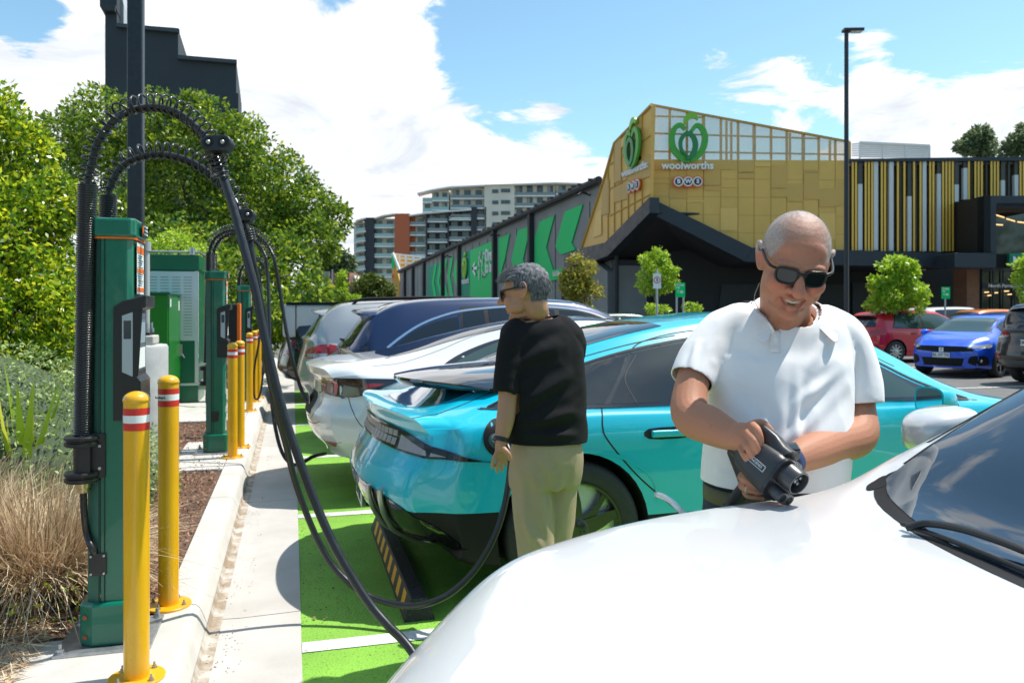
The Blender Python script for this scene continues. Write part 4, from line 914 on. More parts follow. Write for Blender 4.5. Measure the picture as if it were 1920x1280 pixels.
poly('fascia', [PF(1790,474,2.6),PF(1845,474,2.6),PF(1868,474.5,2.6),PF(1868,502,2.6),PF(1790,501,2.6)], FWD*1.6, m_fas, bevel=.02)
poly('shop_sign', [PP(1893,475,-.5),PP(1960,474,-.5),PP(1960,500,-.5),PP(1893,500,-.5)], FWD*.2, mat('sign_teal', (.0,.22,.12), .5))
put_text('shop_sign_text', 'No', m_swhite, st, PP(1899,488,-.45), RGT, UP, .42, .02, .02, 1, 'LEFT')
b = MB(); b.slab([PP(1868,476,-1),PP(1980,476,-1),PP(1980,502,-1),PP(1868,502,-1)], FWD*1.0); b.build('sign_backing', M('opening_black2', (.006,.006,.007), .8), st, world=True, smooth=0, fixn=True)
m_brk = bpy.data.materials.new('brick'); m_brk.use_nodes = True; nt = m_brk.node_tree; bt = nt.nodes.new('ShaderNodeTexBrick'); tc = nt.nodes.new('ShaderNodeTexCoord'); sp = nt.nodes.new('ShaderNodeSeparateXYZ'); cb = nt.nodes.new('ShaderNodeCombineXYZ')
nt.links.new(tc.outputs['Object'], sp.inputs[0]); nt.links.new(sp.outputs[0], cb.inputs[0]); nt.links.new(sp.outputs[2], cb.inputs[1]); nt.links.new(cb.outputs[0], bt.inputs[0])
bt.inputs['Color1'].default_value = (.30,.13,.07,1); bt.inputs['Color2'].default_value = (.24,.10,.055,1); bt.inputs['Mortar'].default_value = (.16,.11,.08,1); bt.inputs['Scale'].default_value = 4; bt.inputs['Mortar Size'].default_value = .02
nt.links.new(bt.outputs[0], nt.nodes['Principled BSDF'].inputs['Base Color']); nt.nodes['Principled BSDF'].inputs['Roughness'].default_value = .85
g0 = lambda x, z, D: Vector((P(x,582,D).x, P(x,582,D).y, z))
poly('brick_pillar', [g0(1813,0,38.5),g0(1813,3.7,38.5),g0(1836,3.7,38.5),g0(1836,0,38.5)], FWD*1.2, m_brk)
poly('entrance_glazing', [g0(1840,0,40),g0(1840,3.8,40),g0(1960,3.8,40),g0(1960,0,40)], FWD*.1, m_glz)
b = MB()
for x in (1840,1861,1880,1902,1925): b.slab([g0(x-.8,0,39.9),g0(x-.8,3.8,39.9),g0(x+.8,3.8,39.9),g0(x+.8,0,39.9)], FWD*-.08)
b.slab([P(1840,530,39.9),P(1960,530,39.9),P(1960,541,39.9),P(1840,541,39.9)], FWD*-.1); b.slab([P(1840,506,39.9),P(1960,506,39.9),P(1960,508,39.9),P(1840,508,39.9)], FWD*-.1)
b.build('entrance_frame', m_fas, st, world=True, smooth=0, fixn=True)
put_text('entrance_text', 'North Parramatta', m_swhite, st, P(1886,536,39.6), RGT, UP, .24, .01, .002)
for xa,ya,w in ((1850,548,8),(1868,549,6),(1886,546,11),(1855,554,7),(1893,552,7)): b = MB(); b.tube([P(xa-w/2,ya,39.85),P(xa+w/2,ya-.6,39.85)], .028, 5); b.build('light_tube', m_tub, st, world=True)
b = MB(); b.ell(P(1733,505,40),(.09,.09,.06),n=8,m=6); b.build('downlight', m_swhite, st, world=True)
for px,py in ((1139,482),(1170,453)): b = MB(); b.ell(PX(px,py,XG+.6),(.12,.12,.12),n=8,m=6); b.build('security_camera', m_swhite, st, world=True)
for px in (1107,937,846): 
    y_ = 511+(px-750)*(341-511)/(1131-750)+14; q = PX(px,y_,XW-.1); b = MB(); b.tube([q, q+Vector((-.5,0,.15)), q+Vector((-.8,-.1,-.05))], .07, 6); b.build('wall_light', m_walld, st, world=True)
# far end gold gable of the same store
fg = thing('gold_gable', 'small gold gable with a slanted white edge at the far end of the green wall', 'building', tuple(P(745,582,132).xy)+(0,))
def fpoly(nm, pts, m, off=.5, D=131): b = MB(); b.slab([P(x,y,D) for x,y in pts], FWD*off); return b.build(nm, m, fg, world=True, smooth=0, fixn=True)
fpoly('gold_wall', [(735,476),(737,474),(764,590),(735,590)], m_gold, 3)
b = MB(); b.tube([P(736,474,130.5),P(750.5,511,130.5)], .26, 6); b.tube([P(750.5,511,130.5),P(768,575,130.5)], .15, 6); b.build('white_edge', m_swhite, fg, world=True)
fpoly('slatted_gold', [(739,477),(790,485),(790,500),(760,512),(750,512)], m_slat, .3, 134)
b = MB()
for y0,y1 in ((476,482),(483,487),(492,494),(501,501)): b.tube([P(738+(y0-476)*.35,y0,133),P(800,y1+1,133)], .2, 4)
for x in (749,761,775,788): b.tube([P(x,477+(x-740)*.1,133),P(x,510,133)], .2, 4)
b.build('white_frame', m_swhite, fg, world=True)
for (y0,y1,mm) in ((480,503,m_sgreen),(514,521,m_bo)): b = MB(); b.slab([P(735,y0,130.6),P(739,y0,130.6),P(739,y1,130.6),P(735,y1,130.6)], FWD*-.3); b.build('sign', mm, fg, world=True, smooth=0)
# ============================================================ FAR BUILDINGS
m_ab = mat('apartment_beige', (.74,.66,.55), .8, noise=(.2,.4,.6), col2=(.68,.60,.50)); m_ad = mat('apartment_charcoal', (.035,.036,.042), .7); m_at = mat('apartment_terracotta', (.50,.12,.05), .75); m_aw = mat('apartment_white', (.85,.82,.77), .7)
m_win = mat('window_glass', (.035,.045,.055), .12, spec=.7); m_rail = mat('balcony_glass', (.30,.42,.40), .15, spec=.7); m_raild = mat('balcony_glass_dark', (.20,.22,.23), .2, spec=.6); m_cur = mat('curtain', (.34,.38,.38), .6)
DA = 255.0; pxm = DA/F
def bay(par, x0, x1, ytop, slabs, wall, nwin=2, rail=None, roof=True, depth=2.2, slope=0.0, wl_=None):
    """one vertical run of balconies; x in zoom pixels, slabs = zoom y of the slab edges"""
    A = lambda x, y, d=0.0: P(*Zc(x, y+slope*(x-x0)), DA-d); ys = [ytop]+list(slabs)
    b = MB(); b.slab([A(x0,ytop),A(x1,ytop),A(x1,ys[-1]+60),A(x0,ys[-1]+60)], FWD*6); b.build('wall', wall, par, world=True, smooth=0, fixn=True)
    for y in slabs: b = MB(); b.slab([A(x0,y-8,depth),A(x1,y-8,depth),A(x1,y,depth),A(x0,y,depth)], FWD*depth); b.build('balcony_slab', m_aw, par, world=True, smooth=0, fixn=True)
    for y in slabs: b = MB(); b.slab([A(x0+2,y-30,depth-.1),A(x1-2,y-30,depth-.1),A(x1-2,y-8,depth-.1),A(x0+2,y-8,depth-.1)], FWD*.1); b.build('balustrade', rail or m_rail, par, world=True, smooth=0, fixn=True)
    for i in range(len(slabs)):
        y1 = slabs[i]-10; y0 = ys[i]+(14 if i == 0 else 10)
        for k in range(nwin):
            w = (x1-x0)/nwin; xa = x0+w*k+w*.22; xb = x0+w*(k+1)-w*.2
            b = MB(); b.slab([A(xa,y0,.1),A(xb,y0,.1),A(xb,y1,.1),A(xa,y1,.1)], FWD*.3); o = b.build('window', m_win, par, world=True, smooth=0, fixn=True)
            if (i*7+k*5) % 3 == 0: b = MB(); b.slab([A(xa+2,y0+2,.14),A((xa+xb)/2,y0+2,.14),A((xa+xb)/2,y1,.14),A(xa+2,y1,.14)], FWD*.03); b.build('curtain', m_cur, o, world=True, smooth=0, fixn=True)
ap1 = thing('apartment_block', 'lower apartment block with a terracotta wall and curved glass balconies', 'apartment building', tuple(P(800,582,DA).xy)+(0,))
ap2 = thing('apartment_block', 'taller beige apartment block rising behind the terracotta and charcoal one', 'apartment building', tuple(P(960,582,DA).xy)+(0,))
bay(ap1, 90, 170, 372, (452,520,588,656,724,792), m_ab, 1)
bay(ap1, 233, 387, 345, (415,482,550,625,700,770), m_ab, 2)
for x0,x1,y0,y1,m_,d in ((166,236,337,800,m_ad,2.6),(384,490,308,640,m_at,3.0),(488,532,318,640,m_at,.3),(608,618,310,640,m_ad,2.6),(764,774,295,640,m_ad,2.6),(934,976,262,560,m_ad,2.6),(1030,1044,262,560,m_ad,2.6)):
    b = MB(); b.slab([P(*Zc(x0,y0),DA-d),P(*Zc(x1,y0),DA-d),P(*Zc(x1,y1),DA-d),P(*Zc(x0,y1),DA-d)], FWD*6); b.build('fin_wall', m_, ap1, world=True, smooth=0, fixn=True)
bay(ap1, 532, 610, 330, (397,468,545,612), m_ab, 1, m_raild); bay(ap1, 490, 534, 390, (397,468,545,612), m_at, 1, m_raild)
bay(ap1, 616, 766, 298, (372,443,520,600), m_ad, 2, m_raild); bay(ap1, 772, 936, 285, (357,430,505,590), m_ad, 2, m_raild)
bay(ap1, 974, 1032, 270, (350,430,510), m_ab, 1, m_raild)
def roofline(par, pts, m=m_aw, th=9):
    b = MB()
    for a, c in zip(pts, pts[1:]): b.slab([P(*Zc(*a),DA-3.5),P(*Zc(*c),DA-3.5),P(*Zc(c[0],c[1]+th),DA-3.5),P(*Zc(a[0],a[1]+th),DA-3.5)], FWD*6)
    b.build('roof_edge', m, par, world=True, smooth=0, fixn=True)
roofline(ap1, [(86,374),(110,352),(170,336)]); roofline(ap1, [(236,338),(300,318),(386,305)]); roofline(ap1, [(486,318),(610,300),(770,286),(936,275)])
# curved balcony ends on the left corner
for y in (452,520,588,656,724,792):
    b = MB(); b2 = MB()
    arc = [(170,y-18),(140,y-16),(112,y-10),(92,y+2)]
    for a, c in zip(arc, arc[1:]): b.slab([P(*Zc(a[0],a[1]-2),DA-4),P(*Zc(c[0],c[1]-2),DA-4),P(*Zc(c[0],c[1]+6),DA-4),P(*Zc(a[0],a[1]+6),DA-4)], FWD*2); b2.slab([P(*Zc(a[0],a[1]-24),DA-4.1),P(*Zc(c[0],c[1]-24),DA-4.1),P(*Zc(c[0],c[1]-2),DA-4.1),P(*Zc(a[0],a[1]-2),DA-4.1)], FWD*.1)
    b.build('curved_slab', m_aw, ap1, world=True, smooth=0, fixn=True); b2.build('curved_balustrade', m_rail, ap1, world=True, smooth=0, fixn=True)
bay(ap2, 652, 775, 145, (220,290), m_ab, 2, m_rail); bay(ap2, 785, 1030, 125, (205,275,345), m_ab, 3, m_raild)
bay(ap2, 1245, 1540, 95, (185,262,345), m_ab, 4, m_raild); bay(ap2, 1545, 1900, 95, (172,240,310), m_ab, 4, m_raild)
b = MB(); b.slab([P(*Zc(1030,103),DA-2.6),P(*Zc(1247,98),DA-2.6),P(*Zc(1247,520),DA-2.6),P(*Zc(1030,520),DA-2.6)], FWD*7); b.build('plain_wall', m_ab, ap2, world=True, smooth=0, fixn=True)
for x0,x1,ys_ in ((1087,1130,(135,215,295,372)),(1150,1215,(130,212,292,370))):
    for y in ys_: b = MB(); b.slab([P(*Zc(x0,y),DA-2.8),P(*Zc(x1,y),DA-2.8),P(*Zc(x1,y+26),DA-2.8),P(*Zc(x0,y+26),DA-2.8)], FWD*.3); b.build('window', m_win, ap2, world=True, smooth=0, fixn=True)
roofline(ap2, [(545,160),(650,133),(785,112),(1032,100)]); roofline(ap2, [(1032,100),(1245,94)], th=5); roofline(ap2, [(1243,93),(1540,82),(1850,92)])
bay(ap2, 585, 655, 195, (232,300), m_ab, 1, m_rail)
# dark stepped building, upper left
db = thing('stepped_building', 'plain dark grey building with a stepped parapet above the tree', 'building', tuple(P(320,582,46).xy)+(0,))
m_db = mat('render_charcoal', (.026,.033,.040), .75, noise=(.35,.35,.65), col2=(.033,.041,.048), bump=(3,.15,.02))
ED = Vector((dirpx(500,582).x, dirpx(500,582).y, 0))
def dpoly(nm, pts, m=m_db, off=10, D=46): b = MB(); b.slab([P(x,y,D) for x,y in pts], ED*off); return b.build(nm, m, db, world=True, smooth=0, fixn=True)
dpoly('wall', [(197,20),(219,20),(219,44),(334,53),(334,103),(443,113),(443,175),(447,175),(447,245),(456,246),(456,640),(197,640)])
dpoly('tower', [(186,-60),(219,-60),(219,20),(194,20),(187,12)], off=8, D=45.8); dpoly('tower_cap', [(191,9),(217,9),(215,20),(195,20)], off=1, D=45.5)
for a, c in (((218,43),(336,54)),((333,103),(444,112))): dpoly('coping', [a,c,(c[0],c[1]+7),(a[0],a[1]+7)], mat('coping', (.045,.055,.065), .6), .3, 45.7)
dpoly('side_block', [(220,-60),(232,10),(232,46),(220,44)], mat('pale_render', (.42,.44,.46), .7), 8, 47)
dpoly('lower_block', [(455,300),(533,306),(533,640),(455,640)], m_db, 8, 52)
# sign pylon and neighbours beyond the silver car
py_ = thing('sign_pylon', 'dark shopping centre sign pylon with small coloured tiles', 'sign', tuple(P(588,582,60).xy)+(0,))
def ppoly(nm, pts, m, off=.5, D=60): b = MB(); b.slab([P(x,y,D) for x,y in pts], FWD*off); return b.build(nm, m, py_, world=True, smooth=0, fixn=True)
ppoly('panel', [(585,474),(593,476),(593,590),(585,590)], m_fas, .6); ppoly('green_stripe', [(578.5,524),(583,523.5),(583,555),(578.5,556)], m_sgreen, .4); ppoly('backing', [(562,512),(585,505),(585,590),(562,590)], m_walld, .5, 60.6)
for (y0,y1,mm) in ((494,500,m_bo),(503,509,m_sgreen),(510.5,516,mat('tile_blue', (.02,.08,.55), .5)),(517.5,522,m_swhite),(484,489,m_sgreen)): ppoly('tile', [(586.2,y0),(592,y0),(592,y1),(586.2,y1)], mm, -.15, 59.9)
put_text('tile_letter', 'P', m_swhite, py_, P(589,513.3,59.7), RGT, UP, .22, .01, .01)
bh = thing('brick_house', 'low brown brick flats beyond the car park, left of the round dark tree', 'building', tuple(P(635,582,120).xy)+(0,))
def hpoly(nm, pts, m, off=8, D=120): b = MB(); b.slab([P(x,y,D) for x,y in pts], FWD*off); return b.build(nm, m, bh, world=True, smooth=0, fixn=True)
hpoly('wall', [(597,512),(655,510),(655,530),(672,530),(672,590),(597,590)], m_brk); hpoly('wall', [(654,519),(664,516),(668,528),(668,535),(655,530)], m_ab, 6, 121); hpoly('roof', [(594,514),(600,508.5),(606,510),(606,515)], mat('roof_tile', (.55,.16,.06), .8), 6, 119.5)
hpoly('bay_wall', [(606,509),(617,509),(617,521),(606,521)], m_wallg, .3, 119.7)
for x0,x1 in ((608,617),(621,624)): o = hpoly('window', [(x0,521),(x1,521),(x1,530),(x0,530)], m_win, .2, 119.6)
sl = thing('street_pole', 'thin grey pole before the brick flats', 'pole', tuple(P(623,582,80).xy)+(0,)); MB().cyl((*P(623,582,80).xy,0),tuple(P(623,505,80)),.07,8).build('pole', M('polegrey', (.3,.32,.33), .5), sl, world=True)
# trees beyond
def gz(px, D): q = P(px,582,D); return (q.x,q.y,0)
tree('eucalypt', 'sparse grey-green gum tree rising behind the brick flats', 'tree', gz(640,140), [(610,488,140,16),(636,484,140,14),(650,500,140,10),(604,505,140,10),(628,506,140,10),(655,488,140,6),(598,478,140,8),(618,497,140,9)], 4200, .85, L_euc, .3, m_bark2, seed=51, clump=.35, thr=.08, shell=.2)
tree('round_tree', 'dense round dark green tree left of the gold gable', 'tree', gz(700,75), [(700,535,75,22),(682,543,75,20),(718,540,75,20),(700,552,75,28),(725,555,75,14),(675,556,75,14),(690,522,75,11),(710,527,75,10)], 6500, .30, L_drk, .3, seed=52, clump=1.0, shell=.5)
tree('yellow_tree', 'yellow-flowering rounded tree under the brick flats', 'tree', gz(608,70), [(605,540,70,12),(615,538,70,10),(598,545,70,9),(619,550,70,8)], 2200, .26, L_yel, .15, seed=53, clump=1.2)
tree('young_gum', 'light green slender tree between the yellow tree and the round dark one', 'tree', gz(645,66), [(642,520,66,7),(640,535,66,10),(648,548,66,13),(634,556,66,12),(662,560,66,9),(650,530,66,6)], 2600, .24, L_yng, .12, seed=54, clump=1.2)
tree('small_bush', 'small dark bush behind the silver car roof', 'shrub', gz(602,55), [(602,553,55,9),(597,558,55,8),(608,560,55,7)], 900, .2, L_big, .08, seed=55)
tree('eucalypt', 'gum tree behind the roof, the more distant and rounder of the two', 'tree', gz(1823,95), [(1825,268,95,20),(1806,278,95,14),(1845,276,95,14),(1830,258,95,12),(1815,285,95,10),(1850,288,95,8)], 3600, .55, L_euc, .35, m_bark2, seed=56, clump=.5, thr=.05, shell=.25)
tree('eucalypt', 'gum tree behind the roof, cut off by the right edge', 'tree', gz(1915,90), [(1905,275,90,18),(1925,255,90,22),(1892,288,90,10),(1940,280,90,25)], 4200, .55, L_euc, .35, m_bark2, seed=57, clump=.5, thr=.05, shell=.25)
ctg = 'young trees in the car park'
tree('young_tree', 'young olive-toned tree on thin stems in front of the loading dock', 'tree', gz(1083,24), [(1080,493,24,15),(1095,510,24,17),(1070,515,24,16),(1085,535,24,24),(1062,545,24,16),(1105,548,24,20),(1090,562,24,20),(1060,525,24,9)], 3600, .115, L_oli, .028, m_bark2, ctg, seed=61, clump=2.5, thr=.08, shell=.2, trunks=[Vector((-.22,0,0)),Vector((.05,.1,0)),Vector((.3,0,0))])
tree('young_tree', 'airy young tree behind the number five speed sign', 'tree', gz(1232,27), [(1232,476,27,14),(1215,490,27,15),(1252,485,27,14),(1208,512,27,12),(1233,510,27,22),(1258,505,27,12),(1215,530,27,14),(1243,535,27,16),(1262,532,27,7)], 3400, .12, L_yng, .03, m_bark2, ctg, seed=62, clump=2.2, thr=.10, shell=.2)
tree('young_tree', 'dense glossy bright green young tree behind the red hatchback', 'tree', gz(1684,23), [(1684,490,23,16),(1668,505,23,18),(1698,505,23,18),(1660,530,23,22),(1690,530,23,26),(1665,555,23,26),(1705,552,23,26),(1715,572,23,20),(1645,528,23,9),(1650,572,23,18)], 6500, .12, L_yng, .05, m_bark, ctg, seed=63, clump=3, shell=.45)
tree('young_tree', 'bright young tree cut off by the right edge beside the store entrance', 'tree', gz(1938,22), [(1925,500,22,14),(1932,525,22,20),(1928,555,22,16),(1940,490,22,20)], 2200, .12, L_yng, .05, m_bark, ctg, seed=64, clump=3, shell=.45)
for cx_, D_, lab in ((1232,27,'timber tree stakes around the airy young tree'),):
    s = thing('tree_stakes', lab, 'tree stake', gz(cx_,D_)); b = MB(); q = P(cx_,582,D_)
    for dx in (-.3,.3): b.cbox((q.x+dx,q.y-.2,.6),(.05,.05,1.3))
    b.cbox((q.x,q.y-.24,1.05),(.66,.02,.05)); b.build('stakes', m_bark2, s, world=True, smooth=0)
for i, (x, y, D_, r) in enumerate(((1236,578,25,16),(1300,578,30,10),(1090,588,23,22))):
    tree('planting', ['low planting under the speed sign','low planting beyond the teal car roof','low planting under the olive-toned young tree'][i], 'shrub', gz(x,D_), [(x-r*.6,y,D_,r*.7),(x+r*.6,y+2,D_,r*.7)], 500, .10, L_yng, .02, seed=70+i)
# signs
m_red2 = mat('sign_red', (.60,.02,.02), .5); m_galv = mat('post_galv', (.42,.44,.45), .5, .5)
def post_sign(name, label, cat, px, py0, py1, D, w, kind, txt=''):
    q = P(px,582,D); t = thing(name, label, cat, (q.x,q.y,0)); z0 = P(px,py1,D).z; z1 = P(px,py0,D).z; r = RGT; hw = w*D/F/2; o = Vector((q.x,q.y,0))-FWD*.04
    if kind == 'speed': MB().cyl((q.x,q.y,0),(q.x,q.y,z1+.12),.035,8).build('post', m_galv, t, world=True)
    else:
        for s in ((-.7,.7) if kind == 'twin' else (0,)): MB().cyl(tuple(Vector((q.x,q.y,0))+r*hw*s),tuple(Vector((q.x,q.y,z1))+r*hw*s),.03,8).build('post', m_galv, t, world=True)
    b = MB(); b.slab([o-r*hw+UP*z0,o+r*hw+UP*z0,o+r*hw+UP*z1,o-r*hw+UP*z1], FWD*-.012); b.build('plate', m_swhite if kind == 'speed' else m_sgreen, t, world=True, smooth=0, fixn=True)
    c = o+UP*(z0+z1)/2-FWD*.014; T = Matrix((r,UP,r.cross(UP))).transposed().to_4x4(); T.translation = c
    if kind == 'speed':
        b = MB(); n = 28; R1, R2 = hw*.86, hw*.66; v = [(R1*math.cos(2*math.pi*k/n),R1*math.sin(2*math.pi*k/n)+hw*.25,.002) for k in range(n)]+[(R2*math.cos(2*math.pi*k/n),R2*math.sin(2*math.pi*k/n)+hw*.25,.002) for k in range(n)]
        b.add(v, [(k,(k+1)%n,n+(k+1)%n,n+k) for k in range(n)], 0, T); b.build('red_ring', m_red2, t, world=True, smooth=0); put_text('number', txt, m_bk, t, c+UP*hw*.22-FWD*.003, r, UP, hw*1.15, .002, .003)
    else:
        h = (z1-z0); 
        for i, l in enumerate(txt.split('|')): put_text('sign_text', l, m_swhite, t, c+UP*(h*.34-i*h*.17)-r*hw*.8-FWD*.003, r, UP, h*.18, .002, .003, 1, 'LEFT')
        b = MB(); b.cbox((hw*.3,-h*.2,.002),(hw*.7,h*.04,.004),0,T); b.cbox((hw*.55,-h*.12,.002),(hw*.08,h*.16,.004),0,T); b.cbox((hw*.2,-h*.12,.002),(hw*.5,h*.12,.004),0,T); b.cbox((-hw*.4,-h*.05,.002),(hw*.5,h*.03,.004),0,T); b.cbox((-hw*.4,-h*.16,.002),(hw*.5,h*.03,.004),0,T); b.build('trolley_icon', m_swhite, t, world=True, smooth=0)
post_sign('speed_sign', 'white speed sign with a red ring and the number 5', 'speed sign', 1231.5, 513, 541, 24, 15, 'speed', '5')
post_sign('trolley_sign', 'green trolley bay sign on two posts right of the speed sign', 'trolley sign', 1275, 530, 557, 26, 18, 'twin', 'Trolley|bay')
post_sign('trolley_sign', 'green trolley bay sign on one post above the parked white car', 'trolley sign', 1772, 538, 560, 30, 16, 'one', 'Trolley|bay')
post_sign('trolley_sign', 'green trolley sign cut by the right edge near the store doors', 'trolley sign', 1918, 540, 561, 30, 16, 'one', 'Trolley|bay')
q = P(1713,514,39.5); t = thing('round_sign', 'round red-ringed sign hung under the canopy behind the glossy young tree', 'speed sign', tuple(q)); b = MB()
T = Matrix((RGT,UP,RGT.cross(UP))).transposed().to_4x4(); T.translation = q
b.lathe([(.30,0),(.30,.03)], 28, T=T); b.build('red_disc', m_bo, t, world=True); b = MB(); b.lathe([(.2,.03),(.2,.035)], 28, T=T); b.build('inner_disc', m_swhite, t, world=True); put_text('number', '10', m_bk, t, T @ Vector((0,0,.04)), RGT, UP, .26, .002, .004)
# right lamp post
q = P(1587,582,27); t = thing('car_park_lamp', 'tall slim dark lamp post in front of the gold facade', 'lamp post', (q.x,q.y,0)); zt = P(1587,60,27).z
MB().cyl((q.x,q.y,0),(q.x,q.y,zt),.085,14,r2=.07).build('pole', m_pole, t, world=True); MB().cyl((q.x,q.y,0),(q.x,q.y,.02),.2,14).build('base_plate', m_pole, t, world=True)
b = MB(); a = Vector((q.x,q.y,zt)); b.slab([a-RGT*.12-FWD*.14,a+RGT*.55-FWD*.17,a+RGT*.55+FWD*.17,a-RGT*.12+FWD*.14], (0,0,.10)); b.build('lamp_head', m_pole, t, world=True, smooth=0, bevel=.02, fixn=True)
b = MB(); b.slab([a+RGT*.12-FWD*.12-UP*.004,a+RGT*.52-FWD*.13-UP*.004,a+RGT*.52+FWD*.13-UP*.004,a+RGT*.12+FWD*.12-UP*.004], (0,0,-.01)); b.build('lamp_lens', m_wt, t, world=True, smooth=0, fixn=True)

# unseen tree belt added behind the camera to darken what the car glass mirrors
bl_ = []; rb = random.Random(3)
for k in range(16): bl_ += [(Vector((-12+4.6*k+rb.uniform(-1,1), -30+rb.uniform(-4,4), rb.uniform(3,6))), rb.uniform(3.4,4.8)), (Vector((-12+4.6*k+rb.uniform(-2,2), -31+rb.uniform(-3,3), rb.uniform(7,10))), rb.uniform(2.6,3.6))]
o = leaf_cloud('added_tree_belt', bl_, 26000, .55, L_drk, None, 91, clump=.4, thr=-.1, shell=.5, label='unseen belt of tall trees added behind the camera to darken car glass reflections', kind='stuff'); o['category'] = 'trees'
# ============================================================ CARS
def pch(pts):                                   # monotone cubic through (x, y) points
    x = np.array([p[0] for p in pts], float); y = np.array([p[1] for p in pts], float); h = np.diff(x); d = np.diff(y)/h; m = np.zeros(len(x))
    if len(x) == 2: m[:] = d[0]
    else:
        for i in range(1, len(x)-1):
            if d[i-1]*d[i] > 0: w1 = 2*h[i]+h[i-1]; w2 = h[i]+2*h[i-1]; m[i] = (w1+w2)/(w1/d[i-1]+w2/d[i])
        m[0] = d[0]; m[-1] = d[-1]
    def f(t):
        t = np.clip(t, x[0], x[-1]); i = np.clip(np.searchsorted(x, t, 'right')-1, 0, len(x)-2); s = (t-x[i])/h[i]
        return (2*s**3-3*s**2+1)*y[i]+(s**3-2*s**2+s)*h[i]*m[i]+(-2*s**3+3*s**2)*y[i+1]+(s**3-s**2)*h[i]*m[i+1]
    return f
def sstep(t): t = np.clip(t, 0, 1); return t*t*(3-2*t)
m_tyre = mat('tyre', (.020,.020,.021), .7, noise=(60,.4,.6), col2=(.028,.028,.028), bump=(60,.2,.003)); m_alloy = mat('alloy', (.50,.51,.52), .28, .85); m_alloyd = mat('alloy_dark', (.03,.03,.033), .3, .5, coat=.5)
m_glass = mat('car_glass', (.010,.014,.018), .03, spec=.75, coat=.0); m_glassg = mat('car_glass_green', (.035,.065,.06), .03, spec=.75); m_trim = mat('car_trim', (.010,.010,.011), .6, spec=.25); m_gloss = mat('gloss_black', (.008,.008,.009), .06, coat=1, spec=.6)
m_under = mat('underbody', (.010,.010,.010), .8); m_chrome = mat('chrome', (.75,.76,.78), .1, 1.0); m_seam = mat('seam', (.004,.004,.005), .7)
m_tail = mat('tail_red', (.40,.008,.010), .12, coat=1); m_taild = mat('tail_smoked', (.035,.012,.014), .08, coat=1); m_lens = mat('clear_lens', (.42,.43,.44), .1, metal=.4, coat=1); m_plate = mat('number_plate', (.75,.75,.70), .4)
def paint(name, col, metal=.25, rough=.32, flake=True): return mat(name, col, rough, metal, coat=1.0)
